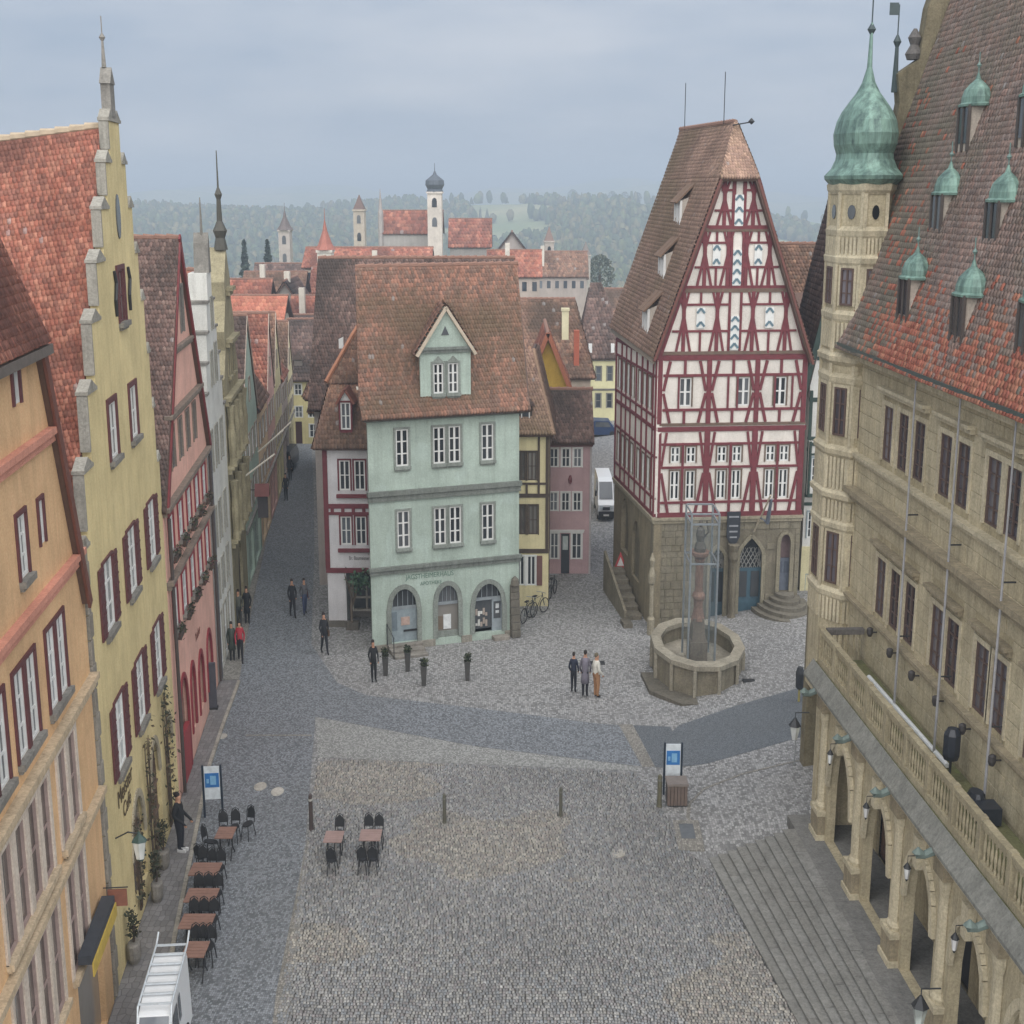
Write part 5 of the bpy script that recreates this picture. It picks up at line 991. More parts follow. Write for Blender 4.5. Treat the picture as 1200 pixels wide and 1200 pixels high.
# copper capped roof dormers
for DX, wv in ((3.75, .60), (3.92, .373), (7.65, .357), (4.03, .121), (7.96, .106), (11.6, .12), (11.4, .36), (7.5, .60)):
    D = put('dormer', None, H, (DX, 2.6 * wv - (.34 if wv < .2 else .26), 13.85 + 9.4 * wv + (.42 if wv < .2 else .12))); D.scale = (.86, .86, .88)
    m = MB(); m.box(-.42, .42, -.22, .5, -.15, 1.15); m.obj('cheek', plaster('#b5aca0'), D); m = MB(); m.box(-.34, -.03, -.25, -.2, .08, 1.05); m.box(.03, .34, -.25, -.2, .08, 1.05); m.obj('pane', G3, D)
    for x in (-.42, 0, .42): piece(D, 'post', paint('#4d4540'), x - .05, x + .05, -.28, -.2, -.15, 1.12)
    m = MB(); m.lathe([(.72, 1.08), (.74, 1.14), (.62, 1.19), (.61, 1.34), (.52, 1.54), (.32, 1.7), (.12, 1.82), (.04, 2.0)], 12, 0, .1, 1, .64); m.obj('copper_cap', copper(), D)
    m = MB(); m.tube([(0, .1, 1.9), (0, .1, 2.55)], .018); m.lathe([(.02, 2.12), (.07, 2.2), (.02, 2.28)], 8, 0, .1); m.obj('finial', paint('#6f8781', .5), D)
# octagonal corner tower
TC = (-1.2, .12); SX, SY = 1.5, .86
def ring(prof, name, mat, n=8): m = MB(); m.lathe(prof, n, TC[0], TC[1], SX, SY, PI / 8); return m.obj(name, mat, TW_)
TW_ = put('corner_tower', None, H)
ring([(.98, 3.5), (.98, 18.75)], 'tower_wall', TS)
for z, r_ in ((18.55, 1.1), (17.3, 1.07), (16.55, 1.09), (14.95, 1.08), (13.75, 1.14), (13.15, 1.08), (11.05, 1.12), (9.75, 1.16), (8.85, 1.1), (6.75, 1.1)): ring([(1.0, z - .12), (r_ * .98, z), (r_, z + .14), (1.0, z + .26)], 'tower_cornice', TL)
for fa in (-90, -45, 0):
    a = R(fa); k = .98 * math.cos(PI / 8); n_ = Vector((math.cos(a) / SX, math.sin(a) / SY)).normalized(); c = (TC[0] + k * SX * math.cos(a), TC[1] + k * SY * math.sin(a))
    ff = put('tower_face', None, TW_, (c[0], c[1], 0), (0, 0, math.atan2(n_.x, -n_.y)))
    fwid = .98 * 2 * math.sin(PI / 8) * math.hypot(SX * math.sin(a), SY * math.cos(a)); ww = fwid * .52
    for z, h_ in ((15.35, 1.05), (11.6, 1.4), (7.15, 1.55)): win(ff, 0, z, ww, h_, fr=paint('#5d4b44'), nx=2, ny=3, gl=glass('#37343a'), sur=TL, sw=.1, t=-.02)
    for z0, z1 in ((16.75, 17.25), (14.1, 14.85), (10.0, 10.95), (9.1, 9.7), (6.0, 6.7)):
        m = MB(); nf = 6
        for q in range(nf): x = -fwid / 2 + fwid * (q + .5) / nf; m.box(x - fwid * .05, x + fwid * .05, -.07, .02, z0, z1)
        m.obj('fluting', TL, ff)
    m = MB(); m.prism([(ww * .3 * math.cos(q * PI / 6), 17.95 + .2 * math.sin(q * PI / 6)) for q in range(12)], -.03, .02); m.obj('oculus', G3, ff)
    for s_ in (-1, 1): m = MB(); m.box(s_ * fwid * .47 - .05, s_ * fwid * .47 + .05, -.06, .02, 6.9, 18.5); m.obj('pilaster', TL, ff)
ring([(1.02, 18.7), (1.18, 18.85), (1.2, 18.95), (1.0, 19.15), (.88, 19.4), (.86, 19.55), (.95, 19.8), (.98, 20.1), (.9, 20.45), (.76, 20.72), (.56, 20.98), (.36, 21.22), (.2, 21.5), (.08, 21.9), (.035, 23.1)], 'onion_dome', copper(), 16)
m = MB(); m.lathe([(.02, 22.75), (.12, 22.92), (.02, 23.1)], 10, *TC); m.tube([(*TC, 22.9), (*TC, 24.2)], .02); m.box(TC[0] - .02, TC[0] + .02, TC[1] - .24, TC[1], 23.8, 24.0); m.obj('weather_vane', paint('#3d4a4c', .6), TW_)
# arcade and balcony
PX = [2.9, 6.25, 9.45, 12.45, 15.4, 18.4]; PT = put('arcade', None, H)
hs = [arch(PX[i] + .52, PX[i + 1] - .52, .58, 4.05) for i in range(5)]
aw_ = arcade(PT, 'arcade_wall', TS, rect(2.35, 19, .5, 4.72), hs, .24); aw_.location.y = -1.25
for h in hs:
    m = MB()
    for k in range(2, len(h) - 1): m.beam(*h[k], *h[k + 1], .2, -1.35, -1.25)
    m.obj('arch_surround', TL, PT)
    c = (h[0][0] + h[1][0]) / 2; m = MB(); m.prism([(c - .13, 3.75), (c + .13, 3.75), (c + .18, 4.5), (c - .18, 4.5)], -1.45, -1.26); m.obj('keystone', TL, PT)
for x in PX:
    col = put('column', None, PT, (x, -1.34, 0)); m = MB(); m.box(-.34, .34, -.12, .18, .52, 1.35); m.obj('pedestal', TD, col); m = MB(); m.box(-.4, .4, -.16, .2, .52, .7); m.obj('plinth', TL, col); m = MB(); m.box(-.38, .38, -.15, .2, 1.28, 1.42); m.obj('plinth_moulding', TL, col)
    m = MB(); m.lathe([(.26, 1.42), (.28, 1.52), (.2, 1.62), (.21, 2.3), (.18, 3.9), (.2, 3.98), (.25, 4.15), (.25, 4.35)], 12, 0, .06, 1, .6); m.obj('shaft', TL, col)
    m = MB(); m.box(-.3, .3, -.14, .2, 4.35, 4.72); m.obj('capital', TD, col)
for y0, y1 in ((-1.3, 0),):
    m = MB(); m.box(1.95, 2.34, y0, y1, .4, 4.72); m.obj('end_wall', TS, PT)
BL = put('balcony', None, H); m = MB(); m.box(1.9, 19, -1.5, -.02, 4.74, 5.12); m.obj('entablature', TL, BL); m = MB(); m.box(1.8, 19, -1.38, -.02, 5.12, 5.42); m.obj('floor', stone('#7a7a58', .4, moss=.95), BL)
m = MB(); m.add([(1.7, -1.66, 5.05), (19, -1.66, 5.05), (19, -1.4, 5.46), (1.7, -1.4, 5.46), (1.7, -1.66, 4.97), (19, -1.66, 4.97), (19, -1.4, 5.13), (1.7, -1.4, 5.13)], [(0, 1, 2, 3), (4, 5, 1, 0), (7, 6, 5, 4), (0, 3, 7, 4), (1, 5, 6, 2)]); m.obj('metal_flashing', stone('#84847e', .3), BL)
BM = stone('#a89e84', .3); mb = MB(); mb.lathe([(.05, 5.62), (.05, 5.68), (.028, 5.74), (.055, 5.9), (.045, 6.0), (.025, 6.15), (.045, 6.22), (.045, 6.3)], 8, 0, 0, 1, .62); bmesh_ = mb.mesh('baluster', BM); n_post = 11
for i in range(n_post):
    x = 2.05 + i * 1.5; piece(BL, 'post', BM, x - .1, x + .1, -1.36, -1.2, 5.43, 6.5)
    if i < n_post - 1:
        for k in range(7): put('baluster', bmesh_, BL, (x + .21 + k * .18, -1.28, 0))
        m = MB(); m.box(x + .11, x + 1.39, -1.34, -1.22, 6.3, 6.41); m.box(x + .11, x + 1.39, -1.36, -1.2, 6.4, 6.47); m.obj('rail', BM, BL); m = MB(); m.box(x + .11, x + 1.39, -1.35, -1.21, 5.43, 5.62); m.obj('base_rail', BM, BL)
for k in range(6): put('baluster', bmesh_, BL, (2.05, -1.0 + k * .16, 0))
m = MB(); m.box(1.95, 2.15, -1.16, -.1, 6.3, 6.46); m.obj('rail', stone('#6e6a66'), BL)
for x in PX: m = MB(); m.tube([(x, -1.62, 4.92), (x, -1.8, 4.84), (x, -1.95, 4.88)], [.1, .09, .12], 7); m.lathe([(.02, 4.78), (.13, 4.9), (.02, 5.02)], 7, x, -1.94); m.obj('spout', paint('#66746f', .7), BL)
# portico floor and long flight of steps
SL = stone('#8b8a86', .2); m = MB(); m.box(1.6, 24, -1.9, .0, -.4, .55); m.obj('platform', stone('#7d7c79', .2), H)
st = tag(put('steps', None), 'long flight of low grey stone steps before the town hall arcade', 'steps'); NS = 9
FA, NA, FB, NB_ = (5.75, 36.2), (6.75, 27.69), (8.15, 36.4), (8.62, 27.86)
def ln(i, t): f = i / NS; a = (FA[0] + (FB[0] - FA[0]) * f, FA[1] + (FB[1] - FA[1]) * f); b = (NA[0] + (NB_[0] - NA[0]) * f, NA[1] + (NB_[1] - NA[1]) * f); return (a[0] + (b[0] - a[0]) * t, a[1] + (b[1] - a[1]) * t)
for i in range(NS):
    cuts = [0]; rs_ = random.Random(i)
    while cuts[-1] < 1.75: cuts.append(cuts[-1] + rs_.uniform(.14, .24))
    for a, b in zip(cuts, cuts[1:]):
        z = -.35 + .1 * (i + 1) + rs_.uniform(-.005, .005); p = [ln(i, a + .001), ln(i, b - .001), ln(i + 1.15, b - .001), ln(i + 1.15, a + .001)]
        m = MB(); m.hprism(p[::-1] if False else p, z - .05, z); n0 = [(q[0] - .02, q[1]) for q in p[:2]] + p[2:]; m = MB(); m.add([(x, y, z - .11) for x, y in p] + [(x, y, z - .032) for x, y in p] + [(x - (.06 if j < 2 else 0), y, z - .032) for j, (x, y) in enumerate(p)] + [(x - (.06 if j < 2 else 0), y, z) for j, (x, y) in enumerate(p)],
              [(0, 1, 5, 4), (4, 5, 9, 8), (8, 9, 13, 12), (12, 13, 14, 15), (1, 2, 14, 13), (3, 0, 12, 15), (2, 3, 15, 14)]); m.obj('step_slab', SL, st)
# flagpoles on the facade, lamps, tube and lights on the balcony
def th(x, y, z=0): return (9.98 + x * math.cos(TA) - y * math.sin(TA), 38.995 + x * math.sin(TA) + y * math.cos(TA), z)
for x, z0, z1, lab in ((5.6, 5.6, 14.3, 'farthest from'), (8.6, 5.5, 14.2, 'second nearest to'), (11.7, 5.5, 14.1, 'nearest to')):
    f = tag(put('flagpole', None, None, th(x, -.3), (0, 0, TA)), f'slim bare flagpole on the town hall front, {lab} the camera', 'flagpole', 'flagpoles on the town hall'); m = MB(); m.tube([(0, 0, z0), (0, 0, z1)], [.034, .022], 8); m.lathe([(.02, z1), (.05, z1 + .05), (.01, z1 + .1)], 8); m.obj('pole', paint('#97979a', .5), f); m = MB(); m.tube([(0, 0, 10.6), (0, .28, 10.6)], .02); m.tube([(0, 0, 7.4), (0, .28, 7.4)], .02); m.obj('bracket', IRON, f)
for i in range(6):
    f = tag(put('spotlight', None, None, th(3.0 + i * 1.75, -.2, 6.55), (0, 0, TA)), f'small dark spotlight below the lower town hall windows, {("nearest", "second", "third", "fourth", "fifth", "sixth")[i]} from the corner tower', 'spotlight', 'spotlights on the town hall wall'); m = MB(); m.tube([(0, .18, .1), (0, 0, .1)], .02); m.lathe([(.05, -.02), (.09, .08), (.09, .2), (.04, .24)], 8, 0, -.02); m.obj('lamp_head', paint('#3f3b3a'), f)
f = tag(put('white_tube', None), 'long white tube lying along the town hall balcony floor', 'tube'); m = MB(); a_ = Vector(th(3.4, -.3, 5.5)); b_ = Vector(th(9.4, -.26, 5.5)); m.tube([a_, b_], .06, 8); m.obj('tube', paint('#dfe2e4', .4), f)
for x, rz_, lab in ((10.05, 0, 'black floodlight box on a thin stand on the town hall balcony'), (11.9, 1, 'round blue-black floodlight on the town hall balcony near the right edge')):
    f = tag(put('floodlight', None, None, th(x, -.45 if not rz_ else -.4, 5.45), (0, 0, TA)), lab, 'floodlight'); m = MB(); m.tube([(0, 0, 0), (0, 0, .5)], .03)
    m.obj('stand', IRON, f); m = MB()
    if rz_: m.lathe([(.28, .12), (.3, .3), (.2, .5)], 12, -.15, -.1, 1, .7); m.box(.05, .55, -.25, .2, .02, .4)
    else: m.lathe([(.16, .5), (.2, .62), (.2, 1.1), (.12, 1.25)], 8)
    m.obj('lamp_head', paint('#2c3038', .4), f)
for i in range(4):
    c = (PX[i] + PX[i + 1]) / 2; f = tag(put('arcade_lantern', None, None, th(c, -1.6, 3.55), (0, 0, TA)), ('pale lantern hanging before the far arch of the town hall', 'pale lantern hanging before the second arch from the fountain', 'pale lantern hanging before the third arch from the fountain', 'pale lantern hanging before the nearest arch at the lower right')[i], 'lantern', 'lanterns of the arcade'); f.scale = (.6, .5, .65)
    m = MB(); m.tube([(0, .32, .75), (0, .0, .75), (0, 0, .45)], .02); m.obj('bracket', IRON, f); m = MB(); m.lathe([(.08, -.1), (.15, .3)], 6); m.obj('glass', glass('#c4c9c8'), f); m = MB(); m.lathe([(.18, .3), (.1, .42), (.03, .5)], 6); m.lathe([(.03, -.2), (.08, -.1)], 6); m.obj('cap', IRON, f)
for x, y, z, lab in ((1.95, -1.9, 3.2, 'dark lantern on the far corner of the arcade'), (13.9, -2.2, 1.9, 'white lantern hanging low between the arcade columns')):
    f = tag(put('lantern', None, None, th(x, y, z), (0, 0, TA)), lab, 'lantern'); m = MB(); m.tube([(0, .4, .7), (0, 0, .7), (0, 0, .4)], .02); m.obj('bracket', IRON, f); m = MB(); m.lathe([(.08, -.12), (.16, .3)], 6); m.obj('glass', glass('#8d938f'), f); m = MB(); m.lathe([(.19, .3), (.1, .44), (.03, .55)], 6); m.obj('cap', IRON, f)
# ------------------------------------------------------------------ fountain
F_ = thing('fountain', 'polygonal stone fountain basin with boxed-in column on the square', 'fountain', (7.25, 50.9, .18)); NF = 12; RX, RY = 1.72, 2.95
FSn = stone('#8b8474', .4, moss=.15)
def el(k, r=1.0): a = 2 * PI * k / NF + PI / NF; return (RX * r * math.cos(a), RY * r * math.sin(a))
for k in range(NF):
    a, b = el(k), el(k + 1); ai, bi = el(k, .88), el(k + 1, .88); m = MB(); m.hprism([a, b, bi, ai], -.15, 1.02); m.obj('basin_panel', FSn, F_)
    ao, bo, ai, bi = el(k, 1.05), el(k + 1, 1.05), el(k, .82), el(k + 1, .82); m = MB(); m.hprism([ao, bo, bi, ai], 1.02, 1.2); m.obj('rim_stone', stone('#a09a8b', .3), F_)
    piece(F_, 'pilaster', stone('#a09a8b', .3), a[0] * 1.02 - .06, a[0] * 1.02 + .06, a[1] * 1.02 - .09, a[1] * 1.02 + .09, -.1, 1.01)
m = MB(); m.hprism([el(k, .9) for k in range(NF)], .1, .45); m.obj('basin_floor', stone('#a8a294', .3), F_)
m = MB(); m.hprism([(-2.05, -2.2), (-1.0, -3.6), (.5, -3.75), (1.75, -2.9), (2.0, 0), (-2.2, -.2)], -.28, -.02); m.obj('plinth', stone('#6f6b62', .35), F_)
m = MB(); m.hprism([(-.34, -.5), (.34, -.5), (.34, .5), (-.34, .5)], .4, 1.3); m.obj('pedestal_base', stone('#7d7468', .35), F_); m = MB(); m.hprism([(-.26, -.4), (.26, -.4), (.26, .4), (-.26, .4)], 1.3, 2.2, .8); m.obj('pedestal', stone('#7d7468', .35), F_)
m = MB(); m.lathe([(.27, 2.1), (.22, 2.35), (.17, 2.6), (.19, 2.9), (.25, 3.0), (.25, 3.1), (.16, 3.25), (.15, 4.4), (.2, 4.5), (.18, 4.58), (.34, 4.72), (.36, 4.85)], 10, 0, 0, 1, 1.5); m.obj('column', stone('#93786a', .4), F_)
m = MB(); m.lathe([(.22, 4.85), (.24, 5.0), (.14, 5.25), (.18, 5.5), (.15, 5.72), (.06, 5.82), (.1, 5.93), (.04, 6.08)], 8, 0, 0, 1, 1.4); m.tube([(.05, 0, 5.3), (.28, -.2, 5.65), (.2, -.2, 6.1)], .04); m.obj('statue', paint('#5f5a52', .7), F_)
tg = NT('plastic_sheet'); tg.b.inputs['Base Color'].default_value = (*hexc('#8fa0a8'), 1); tg.b.inputs['Roughness'].default_value = .25; tg.b.inputs['Alpha'].default_value = .07
bx = thing('column_cover', 'clear plastic and steel protective box around the fountain column', 'protective cover', (7.3, 50.9, .5)); bw, bd = .52, .85
for sx in (-1, 1):
    for sy in (-1, 1): piece(bx, 'post', paint('#9aa2a8', .4, metal=.5), sx * bw - .035, sx * bw + .035, sy * bd - .05, sy * bd + .05, 0, 6.2)
for z in (4.2, 5.75, 6.15):
    for sy in (-1, 1): piece(bx, 'rail', paint('#9aa2a8', .4, metal=.5), -bw + .03, bw - .03, sy * bd - .03, sy * bd + .03, z, z + .07)
    for sx in (-1, 1): piece(bx, 'rail', paint('#9aa2a8', .4, metal=.5), sx * bw - .025, sx * bw + .025, -bd + .05, bd - .05, z, z + .07)
for sy in (-1, 1): m = MB(); m.box(-bw + .03, bw - .03, sy * bd - .006, sy * bd + .006, .3, 5.7); m.obj('panel', tg.m, bx)
for sx in (-1, 1): m = MB(); m.box(sx * bw - .006, sx * bw + .006, -bd + .05, bd - .05, .3, 5.7); m.obj('panel', tg.m, bx)
# ------------------------------------------------------------------ furniture
def bollard(x, y, h, w_, label, c='#4f5048', top=False):
    b = thing('bollard', label, 'bollard', (x, y, gz(x, y)), 0, 'bollards on the square'); m = MB(); m.lathe([(w_ * 1.15, 0), (w_ * 1.15, .06), (w_, .08), (w_ * .92, h * .92), (w_ * .75, h)], 10, 0, 0, .75, 1.2); m.obj('post', paint(c, .6), b)
    m = MB(); m.lathe([(w_ * .97, h * .84), (w_ * .97, h * .9)], 10, 0, 0, .75, 1.2); m.obj('band', paint('#b9b9b2' if top else '#6e6f66', .5), b)
bollard(-5.97, 37.41, 1.15, .085, 'dark brown bollard with pale band at the road edge', '#4a3f3c', True); bollard(-2.03, 37.86, .95, .075, 'slim olive bollard on the square, second from the left', '#5d5c50')
bollard(1.48, 38.32, .95, .075, 'slim olive bollard in the middle of the square', '#5d5c50'); bollard(4.55, 39.0, 1.05, .1, 'thick olive bollard beside the blue information sign', '#64614e')
def infosign(x, y, rz, label, h=1.75):
    s_ = thing('information_sign', label, 'sign', (x, y, gz(x, y)), rz)
    for k in (-.27, .27): piece(s_, 'post', paint('#27323f', .4), k - .03, k + .03, -.04, .04, 0, h)
    m = MB(); m.box(-.23, .23, -.025, .025, h * .35, h * .97); b = m.obj('board', paint('#d5dde3', .4), s_); m = MB(); m.box(-.21, .21, -.035, -.025, h * .58, h * .85); m.obj('map', paint('#2f72b4', .5), b); m = MB(); m.box(-.05, .12, -.04, -.035, h * .63, h * .8); m.box(-.16, -.09, -.04, -.035, h * .66, h * .74); m.obj('print', paint('#7fb2d8', .5), b)
infosign(5.05, 39.9, 0, 'blue and white information sign at the head of the steps'); infosign(-9.06, 38.3, .1, 'blue and white sign board by the cafe tables at the left', 1.7)
b = thing('litter_bin', 'slatted dark wooden box below the blue information sign', 'litter bin', (5.1, 39.25, 0))
for i in range(6): piece(b, 'slat', paint('#6b5d55', .8), -.31 + i * .105, -.22 + i * .105, -.3, -.26, .06, .72)
m = MB(); m.box(-.3, .3, -.25, .3, .04, .7); m.obj('body', paint('#4f4743', .8), b); m = MB(); m.box(-.33, .33, -.32, .33, .7, .78); m.obj('lid', paint('#7d746e', .7), b)
def planter(x, y, h, label):
    p = thing('planter', label, 'planter', (x, y, 0), 0, 'planters before the green building'); m = MB(); m.lathe([(.13, 0), (.2, .75), (.22, .78), (.17, .8)], 4, 0, 0, .8, 1.25, PI / 4); m.obj('pot', paint('#4d4c4a', .7), p); r = random.Random(int(x * 100))
    leaves(p, 'foliage', ['#3c4436', '#4a4f3c', '#32392f'], [(r.gauss(0, .06), r.gauss(0, .1), .76 + r.random() * h * .7) for _ in range(200)], .06, 5)
planter(-4.97, 50.83, .45, 'tapered grey planter left of the steps of the green building'); planter(-4.13, 51.3, .4, 'tapered grey planter right of the steps of the green building'); planter(-3.39, 49.69, .45, 'tapered grey planter farthest forward before the green building'); planter(-1.73, 50.25, .45, 'tapered grey planter standing alone before the middle arch')
TOP = paint('#8c6b5e', .6, .2); TOP2 = paint('#9c837d', .6, .2); BK = paint('#26272a', .6)
def table(x, y, rz, wd, dp, label, mat=TOP, trestle=False):
    t_ = thing('cafe_table', label, 'table', (x, y, gz(x, y) + (.1 if x < -8.4 else 0.01)), rz, 'cafe tables'); m = MB()
    for i in range(5): m.box(-wd / 2, wd / 2, -dp / 2 + dp * i / 5 + .006, -dp / 2 + dp * (i + 1) / 5 - .006, .72, .75)
    m.obj('top', mat, t_)
    for k in (-1, 1): m = MB(); c = k * wd * .34; m.tube([(c, 0, .72), (c, 0, .35)], .022, 5); m.tube([(c, 0, .36), (c, -dp * .4, 0)], .018, 5); m.tube([(c, 0, .36), (c, dp * .4, 0)], .018, 5); m.obj('leg', BK, t_)
def chair(x, y, rz, label):
    c = thing('cafe_chair', label, 'chair', (x, y, gz(x, y) + (.1 if x < -8.4 else 0.01)), rz, 'black cafe chairs'); W_, D_ = .125, .22
    m = MB(); m.hprism([(W_ * math.cos(k * PI / 5), D_ * math.sin(k * PI / 5)) for k in range(10)], .43, .47); m.obj('seat', BK, c)
    m = MB(); P_ = [(-W_ * .95, D_ * .8, .45), (-W_, D_ * 1.0, .75), (-W_ * .7, D_ * 1.1, .9), (0, D_ * 1.15, .95), (W_ * .7, D_ * 1.1, .9), (W_, D_ * 1.0, .75), (W_ * .95, D_ * .8, .45)]; m.tube(P_, .016, 5); m.obj('back_frame', BK, c)
    m = MB(); m.add([(-W_ * .9, D_ * .95, .55), (W_ * .9, D_ * .95, .55), (W_ * .85, D_ * 1.08, .8), (.0, D_ * 1.13, .92), (-W_ * .85, D_ * 1.08, .8), (-W_ * .9, D_ * .95 + .015, .55), (W_ * .9, D_ * .95 + .015, .55), (W_ * .85, D_ * 1.08 + .015, .8), (0, D_ * 1.13 + .015, .92), (-W_ * .85, D_ * 1.08 + .015, .8)], [(0, 1, 2, 3, 4), (9, 8, 7, 6, 5)]); m.obj('backrest', BK, c)
    for a, b_ in ((-1, -1), (1, -1), (1, 1), (-1, 1)): m = MB(); m.tube([(a * W_ * .7, b_ * D_ * .7, .44), (a * W_ * 1.0, b_ * D_ * 1.05, 0)], .014, 5); m.obj('leg', BK, c)
ON = ('first', 'second', 'third', 'fourth', 'fifth')
TP = [(-8.15, 35.75, .5), (-8.26, 33.6, .78), (-8.05, 32.2, .8), (-7.88, 30.9, .8), (-7.62, 29.6, .55)]
for i, (x, y, w_) in enumerate(TP):
    table(x, y, .0, w_, .72, f'brown slatted cafe table on the pavement edge, {ON[i]} counted from the blue sign')
    if i == 0:
        for k, (cx_, cy_, rz_) in enumerate(((-8.55, 35.6, 1.2), (-8.4, 36.6, .2), (-8.1, 36.7, 0), (-7.75, 36.9, -.3), (-8.6, 34.75, 2.8))): chair(cx_, cy_, rz_, ('black cafe chair left of the table nearest the blue sign', 'black cafe chair close behind the first table, on its left', 'black cafe chair close behind the first table, in the middle', 'black cafe chair standing apart in the road beside the first table', 'black cafe chair before the first table at its left corner')[k])
    else:
        for k in range(3): chair(x - w_ * .32 + k * w_ * .32, y + .62, 0, f'black cafe chair behind the {ON[i]} table from the blue sign, {("left", "middle", "right")[k]} of three')
table(-5.04, 35.5, 0, .52, .7, 'single small pinkish table with one chair each side on the square', TOP2); table(-4.01, 35.6, 0, .6, .7, 'small pinkish table with four chairs on the square', TOP2)
chair(-5.0, 36.3, 0, 'black cafe chair behind the smaller square table'); chair(-5.0, 34.75, PI, 'black cafe chair before the smaller square table')
for k, (dx, dy, rz_, lab) in enumerate(((-.15, .75, 0, 'behind left'), (.15, .75, 0, 'behind right'), (-.15, -.78, PI, 'in front left'), (.15, -.78, PI, 'in front right'))): chair(-4.01 + dx, 35.6 + dy, rz_, f'black cafe chair {lab} of the larger square table')
for x, y, lab in ((-9.45, 33.1, 'grey tub with tall dark plant against the yellow house near its doorway'), (-9.25, 30.1, 'grey tub with dark plant at the near corner of the yellow house'), (-9.72, 34.9, 'grey stone tub beside the waiter at the yellow house')):
    p = thing('plant_tub', lab, 'plant pot', (x, y, .1)); m = MB(); m.lathe([(.13, 0), (.19, .15), (.2, .5), (.16, .55)], 10, 0, 0, .8, 1.2); m.obj('pot', stone('#8a8680', .3), p); r = random.Random(int(y)); m = MB(); m.tube([(0, 0, .5), (.03, 0, 1.0)], .03); m.obj('stem', paint('#4b4038'), p); leaves(p, 'foliage', ['#3b4034', '#4b4a3c'], [(r.gauss(0, .07), r.gauss(0, .1), .7 + r.random() * .7) for _ in range(150)], .06, 2)
b = thing('menu_board', 'dark upright display board at the corner of the pink house', 'board', (-10.95, 47.0, .1), .1); m = MB(); m.box(-.16, .16, -.1, .1, 0, 1.75); m.obj('panel', paint('#4a4c54'), b); m = MB(); m.box(-.2, .2, -.14, .14, 0, .08); m.obj('foot', IRON, b)
b = thing('litter_bin', 'small dark rounded bin at the road edge below the tower', 'litter bin', (10.3, 46.2, gz(10.3, 46.2))); m = MB(); m.lathe([(.14, .5), (.2, .55), (.22, 1.1), (.14, 1.3)], 10, 0, 0, .7, 1); m.obj('body', paint('#33363a'), b); m = MB(); m.tube([(0, 0, 0), (0, 0, .6)], .04); m.obj('post', paint('#a59b60'), b)
b = thing('sign_post', 'thin grey metal post standing before the tower', 'post', (9.1, 41.0, gz(9.1, 41))); m = MB(); m.tube([(0, 0, 0), (0, 0, 1.3)], .022); m.obj('pole', paint('#8b8e90', .5), b); m = MB(); m.box(-.06, .06, -.02, .02, 1.25, 1.4); m.obj('plate', paint('#9aa0a2'), b)
b = thing('warning_sign', 'red and white triangular sign on a dark post beside the stone flank', 'sign', (5.15, 62.6, 0)); m = MB(); m.tube([(0, 0, 0), (0, 0, 1.5)], .04); m.obj('post', IRON, b); m = MB(); m.prism([(-.3, 1.1), (.3, 1.1), (0, 1.9)], -.05, -.02); q = m.obj('panel', paint('#b8484a', .5), b); m = MB(); m.prism([(-.16, 1.22), (.16, 1.22), (0, 1.65)], -.06, -.051); m.obj('face', paint('#d8d8d6', .5), q)
# stone side stair with railing and post along the flank
b = tag(put('side_stair', None, None, (5.55, 57.3, 0), (0, 0, .12)), 'stone side stair with parapet along the flank of the timbered house', 'steps')
for i in range(6): piece(b, 'step', stone('#7d776a', .35), -.42, .3, .6 + i * .75, 1.4 + i * .75, -.1, .22 + .2 * i)
m = MB(); m.prism([(0, -.1), (0, .5), (5.0, 1.95), (5.0, -.1)], -.06, .06); q = m.obj('parapet', stone('#8b8474', .35), b, (-.5, .4, 0), (0, 0, PI / 2)); m = MB(); m.box(-.75, -.35, -.5, .3, -.05, .2); m.obj('base', stone('#6f6a60', .35), b)
b = thing('stone_post', 'pale stone post with carved head at the corner of the timbered house', 'post', (5.95, 55.9, .02)); m = MB(); m.lathe([(.2, 0), (.2, .7), (.12, .8), (.11, 2.2), (.18, 2.3), (.2, 2.6), (.1, 3.0), (.16, 3.3), (.03, 3.6)], 8, 0, 0, .8, 1.3); m.obj('shaft', stone('#a39c8a', .35), b)
b = tag(put('flag', None, None, (10.4, 56.9, 0), (0, 0, .09)), 'slanted pole with rolled banner above the right arched door', 'flag'); m = MB(); m.tube([(0, 0, 4.3), (.25, -1.4, 6.2)], .04); m.obj('pole', paint('#b9ae9a'), b); m = MB(); m.tube([(.1, -.55, 5.05), (.3, -.9, 4.9), (.32, -1.3, 6.0)], [.05, .1, .06]); m.obj('cloth', paint('#5f6672'), b)
# bicycles
def bike(x, y, rz, label):
    b = thing('bicycle', label, 'bicycle', (x, y, 0), rz, 'bicycles by the green building')
    for k in (-.5, .5):
        m = MB(); P_ = [(k + .33 * math.cos(a * PI / 8), 0, .34 + .33 * math.sin(a * PI / 8)) for a in range(17)]; m.tube(P_, .025, 5); w_ = m.obj('wheel', BK, b); m = MB()
        for a in range(6): m.tube([(k, 0, .34), (k + .32 * math.cos(a * PI / 3), 0, .34 + .32 * math.sin(a * PI / 3))], .006, 3)
        m.obj('spokes', paint('#8f9396', .4), w_)
    m = MB(); m.tube([(-.5, 0, .34), (-.05, 0, .36), (-.2, 0, .85), (-.5, 0, .34)], .02, 5); m.tube([(-.2, 0, .8), (.35, 0, .85), (-.05, 0, .36)], .02, 5); m.tube([(.5, 0, .34), (.33, 0, .95)], .02, 5); m.obj('frame', paint('#3f4449', .4), b)
    m = MB(); m.box(-.34, -.1, -.06, .06, .9, .95); m.obj('saddle', BK, b); m = MB(); m.tube([(.25, -.25, 1.0), (.34, 0, .98), (.25, .25, 1.0)], .016, 5); m.obj('handlebar', paint('#8f9396', .4), b)
